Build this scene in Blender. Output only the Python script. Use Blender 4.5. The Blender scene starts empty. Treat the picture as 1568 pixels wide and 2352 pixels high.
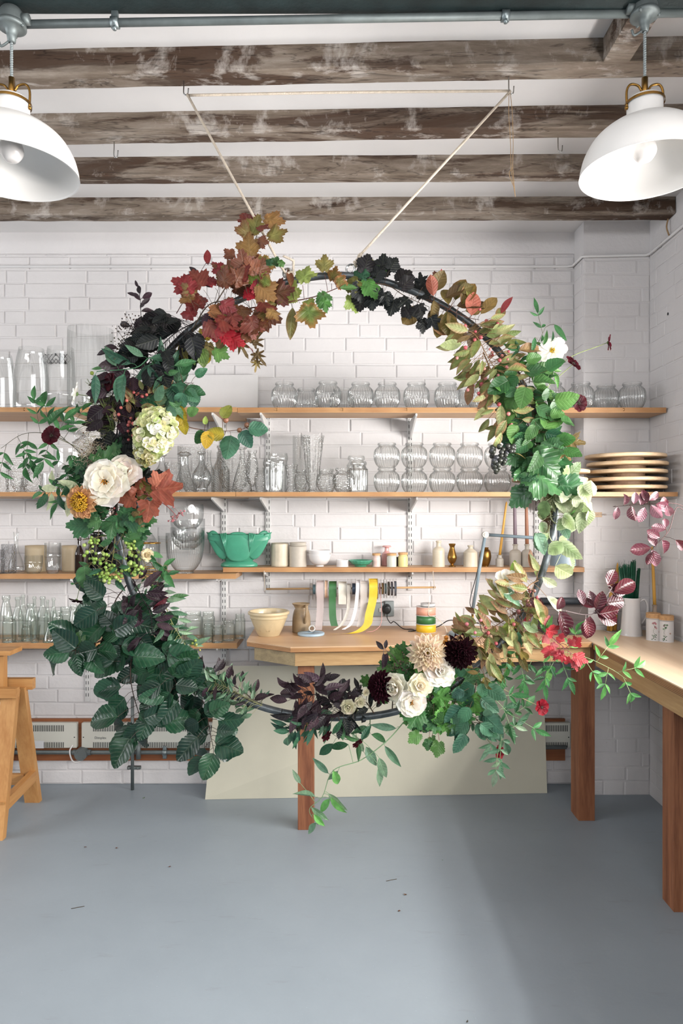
import bpy, bmesh, math, random
from math import sin, cos, pi, radians, sqrt, atan2, hypot
from mathutils import Vector, Matrix, Euler, Quaternion, noise as mnoise
random.seed(11)
R = random.Random(7)
S = bpy.context.scene
COL = S.collection
F = 1568.0          # focal length in pixels of the 1568 px wide frame
EYE = 1.55          # camera height
HY = 1180.0         # horizon row

def at(px, py, d):
    return Vector(((px - 784) / F * d, d, EYE + (HY - py) / F * d))
def zat(py, d): return EYE + (HY - py) / F * d
def xat(px, d): return (px - 784) / F * d

def lin(h):
    h = h.lstrip('#'); v = [int(h[i:i+2], 16) / 255 for i in (0, 2, 4)]
    return tuple((c / 12.92 if c <= .04045 else ((c + .055) / 1.055) ** 2.4) for c in v)

# ------------------------------------------------------------------ mesh builder
class MB:
    def __init__(self): self.v = []; self.f = []; self.c = []; self.w = []
    def add(self, vs, fs, col=None, M=None, lw=None):
        o = len(self.v)
        for i, p in enumerate(vs):
            p = Vector(p)
            self.v.append(M @ p if M is not None else p)
            if col is None: self.c.append((1, 1, 1))
            elif isinstance(col, list): self.c.append(col[i])
            else: self.c.append(col)
            self.w.append(lw[i] if lw else (0, -1, 0))
        for f in fs: self.f.append(tuple(i + o for i in f))
        return self
    def box(self, lo, hi, M=None, bev=0.0, col=None):
        (x0, y0, z0), (x1, y1, z1) = lo, hi
        if bev <= 0:
            vs = [(x0,y0,z0),(x1,y0,z0),(x1,y1,z0),(x0,y1,z0),(x0,y0,z1),(x1,y0,z1),(x1,y1,z1),(x0,y1,z1)]
            fs = [(0,3,2,1),(4,5,6,7),(0,1,5,4),(1,2,6,5),(2,3,7,6),(3,0,4,7)]
            return self.add(vs, fs, col, M)
        bm = bmesh.new(); bmesh.ops.create_cube(bm, size=1)
        for v in bm.verts:
            v.co = ((x0+x1)/2 + v.co.x*(x1-x0), (y0+y1)/2 + v.co.y*(y1-y0), (z0+z1)/2 + v.co.z*(z1-z0))
        bmesh.ops.bevel(bm, geom=bm.edges[:], offset=bev, segments=2, affect='EDGES', profile=.7)
        bm.verts.index_update()
        self.add([v.co.copy() for v in bm.verts], [[v.index for v in f.verts] for f in bm.faces], col, M)
        bm.free(); return self
    def tube(self, pts, r, seg=8, cap=True, col=None, closed=False):
        pts = [Vector(p) for p in pts]; n = len(pts)
        rr = r if isinstance(r, (list, tuple)) else [r] * n
        vs = []; fs = []; prev = None
        for i, p in enumerate(pts):
            if closed: t = pts[(i+1) % n] - pts[i-1]
            else: t = pts[min(i+1, n-1)] - pts[max(i-1, 0)]
            if t.length < 1e-9: t = Vector((0, 0, 1))
            t.normalize()
            if prev is None:
                a = Vector((0, 0, 1)) if abs(t.z) < .9 else Vector((1, 0, 0))
                u = t.cross(a).normalized()
            else:
                u = prev - t * prev.dot(t)
                u = u.normalized() if u.length > 1e-6 else t.orthogonal().normalized()
            prev = u; w = t.cross(u)
            for k in range(seg):
                a = 2 * pi * k / seg
                vs.append(p + (u * cos(a) + w * sin(a)) * rr[i])
        m = n if closed else n - 1
        for i in range(m):
            j = (i + 1) % n
            for k in range(seg):
                l = (k + 1) % seg
                fs.append((i*seg+k, i*seg+l, j*seg+l, j*seg+k))
        if cap and not closed:
            fs.append(tuple(range(seg))[::-1]); fs.append(tuple((n-1)*seg + k for k in range(seg)))
        return self.add(vs, fs, col)
    def lathe(self, prof, seg=40, flute=None, M=None, col=None, cap0=False, shape=None):
        """prof [(r,z)], flute=(count, amplitude, z0, z1)"""
        vs = []; fs = []
        for (r, z) in prof:
            for k in range(seg):
                a = 2 * pi * k / seg; q = r
                if flute and flute[2] <= z <= flute[3]:
                    e = min(1, (z - flute[2]) / (.12*(flute[3]-flute[2])+1e-6), (flute[3] - z) / (.12*(flute[3]-flute[2])+1e-6))
                    q = r * (1 + flute[1] * max(0, e) * (abs(sin(flute[0] * a / 2)) * 2 - 1.2))
                x, y = q * cos(a), q * sin(a)
                if shape: x, y = shape(x, y, z, a)
                vs.append((x, y, z))
        n = len(prof)
        for i in range(n - 1):
            for k in range(seg):
                l = (k + 1) % seg
                fs.append((i*seg+k, i*seg+l, (i+1)*seg+l, (i+1)*seg+k))
        return self.add(vs, fs, col, M)
    def cyl(self, a, b, r, seg=16, r2=None, col=None):
        return self.tube([a, b], [r, r if r2 is None else r2], seg, True, col)
    def sphere(self, c, r, seg=10, rings=6, col=None, sc=(1,1,1)):
        vs = []; fs = []
        for i in range(rings + 1):
            t = pi * i / rings
            for k in range(seg):
                a = 2 * pi * k / seg
                vs.append((c[0]+r*sc[0]*sin(t)*cos(a), c[1]+r*sc[1]*sin(t)*sin(a), c[2]-r*sc[2]*cos(t)))
        for i in range(rings):
            for k in range(seg):
                l = (k+1) % seg
                fs.append((i*seg+k, i*seg+l, (i+1)*seg+l, (i+1)*seg+k))
        return self.add(vs, fs, col)

def smooth_path(pts, sub=6):
    pts = [Vector(p) for p in pts]
    if len(pts) < 3: 
        return [pts[0].lerp(pts[-1], i/ (sub)) for i in range(sub+1)]
    P = [pts[0]*2-pts[1]] + pts + [pts[-1]*2-pts[-2]]
    out = []
    for i in range(1, len(P)-2):
        a, b, c, d = P[i-1], P[i], P[i+1], P[i+2]
        for k in range(sub):
            t = k / sub
            out.append(.5*((2*b) + (c-a)*t + (2*a-5*b+4*c-d)*t*t + (3*b-a-3*c+d)*t**3))
    out.append(pts[-1]); return out
def smooth_prof(pr, sub=3):
    o = smooth_path([(p[0], 0, p[1]) for p in pr], sub)
    return [(max(0, p.x), p.z) for p in o]

def obj(name, mb, m, parent=None, loc=None, smooth=True, rot=None):
    me = bpy.data.meshes.new(name)
    me.from_pydata([tuple(p) for p in mb.v], [], mb.f); me.update()
    ca = me.color_attributes.new('tint', 'FLOAT_COLOR', 'POINT')
    flat = []
    for c in mb.c: flat += [c[0], c[1], c[2], 1.0]
    ca.data.foreach_set('color', flat)
    if any(w[1] >= 0 for w in mb.w):
        la = me.attributes.new('leafxy', 'FLOAT_VECTOR', 'POINT'); fl = []
        for w in mb.w: fl += [w[0], w[1], w[2]]
        la.data.foreach_set('vector', fl)
    me.polygons.foreach_set('use_smooth', [smooth] * len(me.polygons))
    if m is not None: me.materials.append(m)
    o = bpy.data.objects.new(name, me); COL.objects.link(o)
    if loc is not None: o.location = loc
    if rot is not None: o.rotation_euler = rot
    if parent is not None: o.parent = parent
    return o
def sharp(o, ang=35):
    """smooth shading with hard edges kept"""
    me = o.data; bm = bmesh.new(); bm.from_mesh(me)
    for e in bm.edges:
        if len(e.link_faces) == 2 and e.calc_face_angle(0) > radians(ang): e.smooth = False
    bm.to_mesh(me); bm.free(); return o
def tag(o, label, cat, group=None, kind=None):
    o['label'] = label; o['category'] = cat
    if group: o['group'] = group
    if kind: o['kind'] = kind
    return o
def thing(name, label, cat, loc=(0,0,0), group=None, rot=None):
    o = bpy.data.objects.new(name, None); COL.objects.link(o); o.empty_display_size = .05
    o.location = loc
    if rot is not None: o.rotation_euler = rot
    return tag(o, label, cat, group)
def struct(name, mb, m, smooth=False, loc=None, parent=None, label=None):
    o = obj(name, mb, m, parent, loc, smooth)
    if parent is None: o['kind'] = 'structure'
    if label: o['label'] = label
    return o
def copy_tree(o, parent=None):
    c = o.copy(); COL.objects.link(c)
    if parent is not None: c.parent = parent
    for ch in [x for x in S.objects if x.parent == o]: copy_tree(ch, c)
    return c

# ------------------------------------------------------------------ materials
def nt(name):
    m = bpy.data.materials.new(name); m.use_nodes = True
    t = m.node_tree; t.nodes.clear()
    out = t.nodes.new('ShaderNodeOutputMaterial')
    return m, t, out
def N(t, typ, **kw):
    n = t.nodes.new('ShaderNode' + typ)
    for k, v in kw.items():
        if k in n.inputs: n.inputs[k].default_value = v
        else: setattr(n, k, v)
    return n
def ramp(t, stops, interp='LINEAR'):
    n = t.nodes.new('ShaderNodeValToRGB'); e = n.color_ramp.elements; n.color_ramp.interpolation = interp
    while len(e) < len(stops): e.new(.5)
    for i, (p, c) in enumerate(stops):
        e[i].position = p; e[i].color = (*c, 1) if len(c) == 3 else c
    return n
def g(v): return (v, v, v)
_mc = {}
def mat(name, col, rough=.5, metal=0, var=.12, scale=6, bump=0, bscale=60, stretch=(1,1,1), spec=.5, sub=0, coat=0):
    if name in _mc: return _mc[name]
    if isinstance(col, str): col = lin(col)
    m, t, out = nt(name); L = t.links.new
    p = N(t, 'BsdfPrincipled', Roughness=rough, Metallic=metal)
    p.inputs['Specular IOR Level'].default_value = spec
    p.inputs['Coat Weight'].default_value = coat
    if sub: p.inputs['Subsurface Weight'].default_value = sub; p.inputs['Subsurface Radius'].default_value = (.01,.008,.006); p.inputs['Subsurface Scale'].default_value=.5
    tc = N(t, 'TexCoord'); mp = N(t, 'Mapping'); mp.inputs['Scale'].default_value = stretch
    L(tc.outputs['Object'], mp.inputs['Vector'])
    oi = N(t, 'ObjectInfo'); ad = N(t, 'VectorMath', operation='ADD')
    L(mp.outputs['Vector'], ad.inputs[0]); L(oi.outputs['Random'], ad.inputs[1])
    no = N(t, 'TexNoise', Scale=scale, Detail=6, Roughness=.6)
    L(ad.outputs[0], no.inputs['Vector'])
    a = tuple(max(0, c * (1 - var)) for c in col); b = tuple(min(1, c * (1 + var)) for c in col)
    r = ramp(t, [(.3, a), (.7, b)])
    L(no.outputs['Fac'], r.inputs['Fac']); L(r.outputs['Color'], p.inputs['Base Color'])
    if bump:
        n2 = N(t, 'TexNoise', Scale=bscale, Detail=4); L(ad.outputs[0], n2.inputs['Vector'])
        bm = N(t, 'Bump', Strength=bump, Distance=.01); L(n2.outputs['Fac'], bm.inputs['Height']); L(bm.outputs['Normal'], p.inputs['Normal'])
    L(p.outputs[0], out.inputs['Surface']); _mc[name] = m; return m

def wood(name, c1, c2, axis='x', rough=.5, scale=3, fine=1.0, bump=.15):
    if name in _mc: return _mc[name]
    m, t, out = nt(name); L = t.links.new
    c1 = lin(c1) if isinstance(c1, str) else c1; c2 = lin(c2) if isinstance(c2, str) else c2
    p = N(t, 'BsdfPrincipled', Roughness=rough)
    tc = N(t, 'TexCoord'); mp = N(t, 'Mapping')
    st = {'x': (.6, 9, 9), 'y': (9, .6, 9), 'z': (9, 9, .6)}[axis]
    mp.inputs['Scale'].default_value = st
    oi = N(t, 'ObjectInfo'); ad = N(t, 'VectorMath', operation='ADD')
    L(tc.outputs['Object'], mp.inputs['Vector']); L(mp.outputs['Vector'], ad.inputs[0]); L(oi.outputs['Random'], ad.inputs[1])
    n1 = N(t, 'TexNoise', Scale=scale, Detail=8, Roughness=.65, Distortion=.6); L(ad.outputs[0], n1.inputs['Vector'])
    n2 = N(t, 'TexNoise', Scale=scale * 9, Detail=3); L(ad.outputs[0], n2.inputs['Vector'])
    mx = N(t, 'Math', operation='MULTIPLY_ADD'); mx.inputs[1].default_value = .35 * fine
    L(n2.outputs['Fac'], mx.inputs[0]); L(n1.outputs['Fac'], mx.inputs[2])
    r = ramp(t, [(.45, c1), (.85, c2)]); L(mx.outputs[0], r.inputs['Fac']); L(r.outputs['Color'], p.inputs['Base Color'])
    bm = N(t, 'Bump', Strength=bump, Distance=.004); L(mx.outputs[0], bm.inputs['Height']); L(bm.outputs['Normal'], p.inputs['Normal'])
    L(p.outputs[0], out.inputs['Surface']); _mc[name] = m; return m

def plyedge(name, c1, c2, rough=.5, n=110):
    """plywood edge: thin dark and light layers stacked in z"""
    if name in _mc: return _mc[name]
    m, t, out = nt(name); L = t.links.new
    p = N(t, 'BsdfPrincipled', Roughness=rough)
    tc = N(t, 'TexCoord'); sp = N(t, 'SeparateXYZ'); L(tc.outputs['Object'], sp.inputs[0])
    no = N(t, 'TexNoise', Scale=4, Detail=3); L(tc.outputs['Object'], no.inputs['Vector'])
    a = N(t, 'Math', operation='MULTIPLY'); a.inputs[1].default_value = 1000; L(sp.outputs['Z'], a.inputs[0])
    s = N(t, 'Math', operation='SINE'); L(a.outputs[0], s.inputs[0])
    k = N(t, 'Math', operation='MULTIPLY_ADD'); k.inputs[1].default_value = .3; L(s.outputs[0], k.inputs[0]); L(no.outputs['Fac'], k.inputs[2])
    r = ramp(t, [(.2, lin(c1)), (.75, lin(c2))]); L(k.outputs[0], r.inputs['Fac']); L(r.outputs['Color'], p.inputs['Base Color'])
    L(p.outputs[0], out.inputs['Surface']); _mc[name] = m; return m

def glass(name, tint=(.972,.98,.976), edge=(.50,.52,.51), blend=.5, bump=None, gl=1.0, rough=.03):
    """thin-walled clear glass: mostly see-through, darker and shinier where the wall turns away"""
    if name in _mc: return _mc[name]
    m, t, out = nt(name); L = t.links.new
    lw = N(t, 'LayerWeight', Blend=.5)
    pw = N(t, 'Math', operation='POWER'); pw.inputs[1].default_value = 3; L(lw.outputs['Facing'], pw.inputs[0])
    fr = N(t, 'Math', operation='MULTIPLY_ADD'); fr.inputs[1].default_value = .65; fr.inputs[2].default_value = .075; L(pw.outputs[0], fr.inputs[0])
    r = ramp(t, [(.22, tint), (.97, edge)])
    L(lw.outputs['Facing'], r.inputs['Fac'])
    tr = N(t, 'BsdfTransparent'); L(r.outputs['Color'], tr.inputs['Color'])
    gy = N(t, 'BsdfGlossy', Roughness=rough); gy.inputs['Color'].default_value = (gl, gl, gl, 1)
    mx = N(t, 'MixShader'); 
    L(fr.outputs[0], mx.inputs[0]); L(tr.outputs[0], mx.inputs[1]); L(gy.outputs[0], mx.inputs[2])
    if bump:
        tc = N(t, 'TexCoord'); mp = N(t, 'Mapping'); mp.inputs['Scale'].default_value = bump.get('s', (1,1,1)); 
        L(tc.outputs['Object'], mp.inputs['Vector'])
        if bump['k'] == 'vor': n = N(t, 'TexVoronoi', Scale=bump['scale']); n.feature = 'F1'; o = n.outputs['Distance']
        elif bump['k'] == 'wave': n = N(t, 'TexWave', Scale=bump['scale'], Distortion=bump.get('d', 0)); n.bands_direction = 'DIAGONAL'; o = n.outputs['Fac']
        else: n = N(t, 'TexNoise', Scale=bump['scale'], Detail=2); o = n.outputs['Fac']
        L(mp.outputs['Vector'], n.inputs['Vector'])
        bm = N(t, 'Bump', Strength=bump.get('st', .6), Distance=bump.get('dist', .004)); L(o, bm.inputs['Height'])
        for q in (lw, gy): L(bm.outputs['Normal'], q.inputs['Normal'])
    L(mx.outputs[0], out.inputs['Surface']); _mc[name] = m; return m

def leafmat(name, rough=.45, trans=.35, veins=True, spec=.35):
    """petal / leaf: own colour per leaf from the 'tint' attribute, vein mottling, light passing through"""
    if name in _mc: return _mc[name]
    m, t, out = nt(name); L = t.links.new
    at_ = N(t, 'Attribute', attribute_name='tint')
    tc = N(t, 'TexCoord'); no = N(t, 'TexNoise', Scale=55, Detail=4); L(tc.outputs['Object'], no.inputs['Vector'])
    r = ramp(t, [(.3, g(.72)), (.7, g(1.15))] if veins else [(.3, g(.93)), (.7, g(1.04))]); L(no.outputs['Fac'], r.inputs['Fac'])
    mu = N(t, 'Mix', data_type='RGBA', blend_type='MULTIPLY'); mu.inputs[0].default_value = 1
    L(at_.outputs['Color'], mu.inputs[6]); L(r.outputs['Color'], mu.inputs[7])
    p = N(t, 'BsdfPrincipled', Roughness=rough); p.inputs['Specular IOR Level'].default_value = spec
    la = N(t, 'Attribute', attribute_name='leafxy'); sp = N(t, 'SeparateXYZ'); L(la.outputs['Vector'], sp.inputs[0])
    def MA(op, a, b=None, c=None):
        n = N(t, 'Math', operation=op)
        for i, q in enumerate((a, b, c)):
            if q is None: continue
            if isinstance(q, (int, float)): n.inputs[i].default_value = q
            else: L(q, n.inputs[i])
        return n.outputs[0]
    ax = MA('ABSOLUTE', sp.outputs['X'])
    ph = MA('MULTIPLY', MA('MULTIPLY_ADD', ax, -.75, sp.outputs['Y']), 22.0)
    vein = MA('POWER', MA('ABSOLUTE', MA('COSINE', ph)), 9.0)
    mid = MA('SUBTRACT', 1.0, MA('MINIMUM', MA('MULTIPLY', ax, 28.0), 1.0))
    vv = MA('MAXIMUM', MA('MULTIPLY', vein, .7), mid); vv = MA('MULTIPLY', vv, MA('GREATER_THAN', sp.outputs['Y'], -.5)) if veins else MA('MULTIPLY', vv, 0)
    mu2 = N(t, 'Mix', data_type='RGBA', blend_type='MIX'); L(MA('MULTIPLY', vv, .22), mu2.inputs[0]); L(mu.outputs[2], mu2.inputs[6])
    lt = N(t, 'Mix', data_type='RGBA', blend_type='ADD'); lt.inputs[0].default_value = 1; L(mu.outputs[2], lt.inputs[6]); lt.inputs[7].default_value = (.10, .11, .06, 1); L(lt.outputs[2], mu2.inputs[7])
    tl = N(t, 'BsdfTranslucent'); L(mu2.outputs[2], p.inputs['Base Color']); L(mu2.outputs[2], tl.inputs['Color'])
    hh = MA('SUBTRACT', MA('MULTIPLY', no.outputs['Fac'], .7), vv)
    bm = N(t, 'Bump', Strength=.38, Distance=.003); L(hh, bm.inputs['Height']); L(bm.outputs['Normal'], p.inputs['Normal'])
    mx = N(t, 'MixShader'); mx.inputs[0].default_value = trans
    L(p.outputs[0], mx.inputs[1]); L(tl.outputs[0], mx.inputs[2]); L(mx.outputs[0], out.inputs['Surface'])
    _mc[name] = m; return m

def paint_wall(name, col, rough=.6, bump=.25):
    m, t, out = nt(name); L = t.links.new
    p = N(t, 'BsdfPrincipled', Roughness=rough); p.inputs['Specular IOR Level'].default_value = .3
    tc = N(t, 'TexCoord')
    n1 = N(t, 'TexNoise', Scale=2.2, Detail=8, Roughness=.65); L(tc.outputs['Object'], n1.inputs['Vector'])
    r = ramp(t, [(.3, tuple(c*.93 for c in col)), (.65, col)]); L(n1.outputs['Fac'], r.inputs['Fac'])
    # small chips and scuffs of the paint
    n3 = N(t, 'TexNoise', Scale=16, Detail=6, Roughness=.75); L(tc.outputs['Object'], n3.inputs['Vector'])
    r3 = ramp(t, [(.70, g(1)), (.76, (.62,.52,.47))]); L(n3.outputs['Fac'], r3.inputs['Fac'])
    mu = N(t, 'Mix', data_type='RGBA', blend_type='MULTIPLY'); mu.inputs[0].default_value = .8
    L(r.outputs['Color'], mu.inputs[6]); L(r3.outputs['Color'], mu.inputs[7]); L(mu.outputs[2], p.inputs['Base Color'])
    n2 = N(t, 'TexNoise', Scale=38, Detail=5, Roughness=.6); L(tc.outputs['Object'], n2.inputs['Vector'])
    bm = N(t, 'Bump', Strength=bump, Distance=.012); L(n2.outputs['Fac'], bm.inputs['Height']); L(bm.outputs['Normal'], p.inputs['Normal'])
    L(p.outputs[0], out.inputs['Surface']); return m

WHITE = (.81, .78, .778)
M_wall = paint_wall('painted_brick', WHITE)
M_ceil = paint_wall('painted_plaster', (.82, .80, .795), bump=.06)
M_clear = glass('clear_glass')
M_flute = glass('fluted_glass', edge=(.36,.38,.38), blend=.55)
M_cut = glass('cut_glass', edge=(.34,.35,.34), blend=.55, bump=dict(k='vor', scale=95, st=.9, dist=.006))
M_herring = glass('herringbone_glass', edge=(.34,.36,.35), blend=.55, bump=dict(k='wave', scale=55, st=.9, dist=.006))
M_dimple = glass('hobnail_glass', tint=(.86,.87,.88), edge=(.25,.27,.29), blend=.55, bump=dict(k='vor', scale=140, st=1, dist=.008))
M_smoke = glass('rain_glass', tint=(.93,.94,.94), edge=(.40,.42,.42), blend=.55, bump=dict(k='noise', scale=90, st=.5, s=(1,1,.25)))
M_old = glass('old_green_glass', tint=(.93,.96,.94), edge=(.33,.38,.36), blend=.55)
M_brown = mat('brown_bottle_glass', '#20120d', .08, var=.3, coat=.5)
M_blackglass = mat('black_bottle_glass', '#0b0c0e', .08, var=.3, coat=.5)
M_ply = wood('plywood_face', '#b98d66', '#d7b38c', 'x', .5, 1.2, .6, .06)
M_plyE = plyedge('plywood_edge', '#8a5a35', '#d2a26e')
M_bench = wood('bench_plywood', '#cfa47c', '#e3c09a', 'x', .42, 1.0, .5, .04)
M_pine = wood('pine', '#a57f52', '#c6a375', 'x', .55, 2.0, .8, .08)
M_pine_y = wood('pine_along_y', '#a57f52', '#c6a375', 'y', .55, 2.0, .8, .08)
M_redpine = wood('red_stained_post', '#6e3e28', '#a86f4c', 'z', .55, 2.2, 1.0, .15)
M_trestle = wood('trestle_pine', '#b87f47', '#d8a468', 'z', .5, 1.6, .7, .06)
M_board = wood('heater_board', '#80492a', '#a86a42', 'x', .55, 1.5, .6, .06)
M_disc = wood('pale_board_wood', '#c8a883', '#ead2b2', 'x', .5, 1.2, .5, .04)
M_white = mat('white_enamel', (.80,.79,.78), .38, var=.03)
M_shade = mat('cream_lamp_enamel', (.80,.785,.765), .33, var=.02)
M_steel = mat('galvanised_steel', '#8c9698', .42, .85, var=.2, scale=14)
M_conduit = mat('grey_conduit', '#727a7a', .5, .5, var=.18, scale=14)
M_zinc = mat('bright_zinc', '#b9bcbc', .25, 1, var=.1)
M_brass = mat('brass', '#8d6a36', .35, 1, var=.25, scale=18)
M_darksteel = mat('dark_green_beam_paint', '#1d2a2b', .55, var=.45, scale=9, bump=.2)
M_hoop = mat('dark_hoop_steel', '#54595c', .4, .75, var=.45, scale=26, bump=.15)
M_rope = mat('cotton_rope', '#d9cbb9', .85, var=.12, scale=60, bump=.5, bscale=300)
M_twine = mat('jute_twine', '#a88a66', .9, var=.2, scale=60)
M_railw = mat('white_shelf_metal', (.72,.71,.70), .45, var=.05)
M_black = mat('black_plastic', '#15191b', .4, var=.2)
M_grey = mat('grey_plastic', '#8b9394', .5, var=.1)
M_dark = mat('slot_darkness', '#1b2022', .8, var=.2)
M_heater = mat('cream_heater_metal', '#d5d4ca', .4, var=.03)
M_greenpot = mat('jade_green_glaze', '#4a9a7c', .3, var=.14, scale=9, coat=.3)
M_stone = mat('grey_stoneware', '#c2b9ac', .5, var=.1, scale=14, coat=.2)
M_stonew = mat('cream_stoneware', '#d6cab4', .4, var=.12, scale=12, coat=.25)
M_pot = mat('brown_speckled_pottery', '#9a8467', .5, var=.22, scale=24, coat=.15)
M_bowlc = mat('oatmeal_bowl_glaze', '#d3bf99', .4, var=.12, scale=9, coat=.3)
M_porc = mat('white_porcelain', (.78,.75,.74), .25, var=.03, coat=.3)
M_cork = mat('cork', '#c79b6d', .8, var=.2, scale=70)
M_candleY = mat('beeswax_yellow', '#dca74c', .45, var=.08, sub=.15)
M_candleP = mat('mauve_wax', '#84727c', .45, var=.08, sub=.1)
M_candleB = mat('rust_wax', '#a97458', .45, var=.08, sub=.1)
M_lampgrey = mat('blue_grey_enamel', '#7f8f98', .4, var=.06)
M_goldmetal = mat('gilt_metal', '#b88a45', .25, 1, var=.15)
M_flat = leafmat('leaf_matt')
M_gloss = leafmat('leaf_glossy', .28, .2, spec=.5)
M_petal = leafmat('petal', .6, .45, False, spec=.2)
M_stem = leafmat('stem_skin', .55, .05, False)
M_berry = mat('berry_black', '#16161d', .35, var=.3, coat=.3)
# ================================================================== the room
def beam_mat():
    m, t, out = nt('weathered_beam'); L = t.links.new
    p = N(t, 'BsdfPrincipled', Roughness=.85); p.inputs['Specular IOR Level'].default_value = .2
    tc = N(t, 'TexCoord')
    def no(sx, sy, sz, sc, det, dist=0, off=0):
        mp = N(t, 'Mapping'); mp.inputs['Scale'].default_value = (sx, sy, sz); mp.inputs['Location'].default_value = (off, off * .7, off * 1.3)
        L(tc.outputs['Object'], mp.inputs['Vector'])
        n = N(t, 'TexNoise', Scale=sc, Detail=det, Roughness=.65, Distortion=dist); L(mp.outputs['Vector'], n.inputs['Vector']); return n.outputs['Fac']
    base = ramp(t, [(.32, lin('#63564a')), (.5, lin('#83766a')), (.68, lin('#a0958a'))]); L(no(.8, 3, 5, 4, 10, .3), base.inputs['Fac'])
    st = ramp(t, [(.49, g(0)), (.60, g(1))]); L(no(.55, 3, 4.5, 2.1, 7, .7, 3.3), st.inputs['Fac'])
    edge = ramp(t, [(.52, g(0)), (.56, g(1)), (.60, g(0))]); L(no(.55, 3, 4.5, 2.1, 7, .7, 3.3), edge.inputs['Fac'])
    m1 = N(t, 'Mix', data_type='RGBA'); L(base.outputs['Color'], m1.inputs[6]); m1.inputs[7].default_value = (*lin('#4e3b2f'), 1)
    a1 = N(t, 'Math', operation='MULTIPLY'); a1.inputs[1].default_value = .92; L(st.outputs['Color'], a1.inputs[0]); L(a1.outputs[0], m1.inputs[0])
    m1b = N(t, 'Mix', data_type='RGBA'); L(m1.outputs[2], m1b.inputs[6]); m1b.inputs[7].default_value = (*lin('#3a2a22'), 1)
    a1b = N(t, 'Math', operation='MULTIPLY'); a1b.inputs[1].default_value = .55; L(edge.outputs['Color'], a1b.inputs[0]); L(a1b.outputs[0], m1b.inputs[0])
    ps = ramp(t, [(.54, g(0)), (.66, g(1))]); L(no(3.2, 6, 2.2, 2.6, 9, .3, 8.1), ps.inputs['Fac'])
    m2 = N(t, 'Mix', data_type='RGBA'); L(m1b.outputs[2], m2.inputs[6]); m2.inputs[7].default_value = (*lin('#c9c1ba'), 1)
    a2 = N(t, 'Math', operation='MULTIPLY'); a2.inputs[1].default_value = .72; L(ps.outputs['Color'], a2.inputs[0]); L(a2.outputs[0], m2.inputs[0])
    ck = ramp(t, [(.485, g(1)), (.5, g(0)), (.515, g(1))]); L(no(.5, 5, 7, 2.4, 4, .8, 5.7), ck.inputs['Fac'])
    m3 = N(t, 'Mix', data_type='RGBA', blend_type='MULTIPLY'); m3.inputs[0].default_value = .55; L(m2.outputs[2], m3.inputs[6]); L(ck.outputs['Color'], m3.inputs[7])
    L(m3.outputs[2], p.inputs['Base Color'])
    bm = N(t, 'Bump', Strength=.5, Distance=.006); L(no(1, 3, 4, 22, 8), bm.inputs['Height']); L(bm.outputs['Normal'], p.inputs['Normal'])
    L(p.outputs[0], out.inputs['Surface']); return m
M_beam = beam_mat()
def lettering(body, size, parent, loc, m, rot=(pi/2, 0, 0)):
    cu = bpy.data.curves.new('lettering', 'FONT'); cu.body = body; cu.size = size; cu.extrude = .0002
    tmp = bpy.data.objects.new('lettering_source', cu); COL.objects.link(tmp)
    me = bpy.data.meshes.new_from_object(tmp.evaluated_get(bpy.context.evaluated_depsgraph_get()))
    bpy.data.objects.remove(tmp); bpy.data.curves.remove(cu); me.materials.clear(); me.materials.append(m)
    o = bpy.data.objects.new('lettering', me); COL.objects.link(o); o.parent = parent; o.location = loc; o.rotation_euler = rot; return o

def floor_mat():
    m, t, out = nt('grey_floor_paint'); L = t.links.new
    p = N(t, 'BsdfPrincipled', Roughness=.42); p.inputs['Specular IOR Level'].default_value = .35
    tc = N(t, 'TexCoord')
    n1 = N(t, 'TexNoise', Scale=1.3, Detail=8, Roughness=.6); L(tc.outputs['Object'], n1.inputs['Vector'])
    r = ramp(t, [(.3, lin('#909aa2')), (.7, lin('#9ba5ad'))]); L(n1.outputs['Fac'], r.inputs['Fac'])
    mp = N(t, 'Mapping'); mp.inputs['Rotation'].default_value = (0, 0, .5); mp.inputs['Scale'].default_value = (2, 9, 1); L(tc.outputs['Object'], mp.inputs['Vector'])
    n2 = N(t, 'TexNoise', Scale=2, Detail=7, Roughness=.7); L(mp.outputs['Vector'], n2.inputs['Vector'])
    r2 = ramp(t, [(.60, g(1)), (.78, (.86,.82,.80))]); L(n2.outputs['Fac'], r2.inputs['Fac'])
    n3 = N(t, 'TexNoise', Scale=60, Detail=3, Roughness=.8); L(tc.outputs['Object'], n3.inputs['Vector'])
    r3 = ramp(t, [(.74, g(1)), (.80, g(.55))]); L(n3.outputs['Fac'], r3.inputs['Fac'])
    n4 = N(t, 'TexVoronoi', Scale=26); L(tc.outputs['Object'], n4.inputs['Vector'])
    r4 = ramp(t, [(.035, g(1.25)), (.06, g(1))]); L(n4.outputs['Distance'], r4.inputs['Fac'])
    cur = r.outputs['Color']
    for q, f in ((r2, 1), (r3, .8), (r4, .6)):
        mu = N(t, 'Mix', data_type='RGBA', blend_type='MULTIPLY'); mu.inputs[0].default_value = f
        L(cur, mu.inputs[6]); L(q.outputs['Color'], mu.inputs[7]); cur = mu.outputs[2]
    L(cur, p.inputs['Base Color'])
    n5 = N(t, 'TexNoise', Scale=35, Detail=5); L(tc.outputs['Object'], n5.inputs['Vector'])
    bm = N(t, 'Bump', Strength=.08, Distance=.01); L(n5.outputs['Fac'], bm.inputs['Height']); L(bm.outputs['Normal'], p.inputs['Normal'])
    L(p.outputs[0], out.inputs['Surface']); return m

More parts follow.
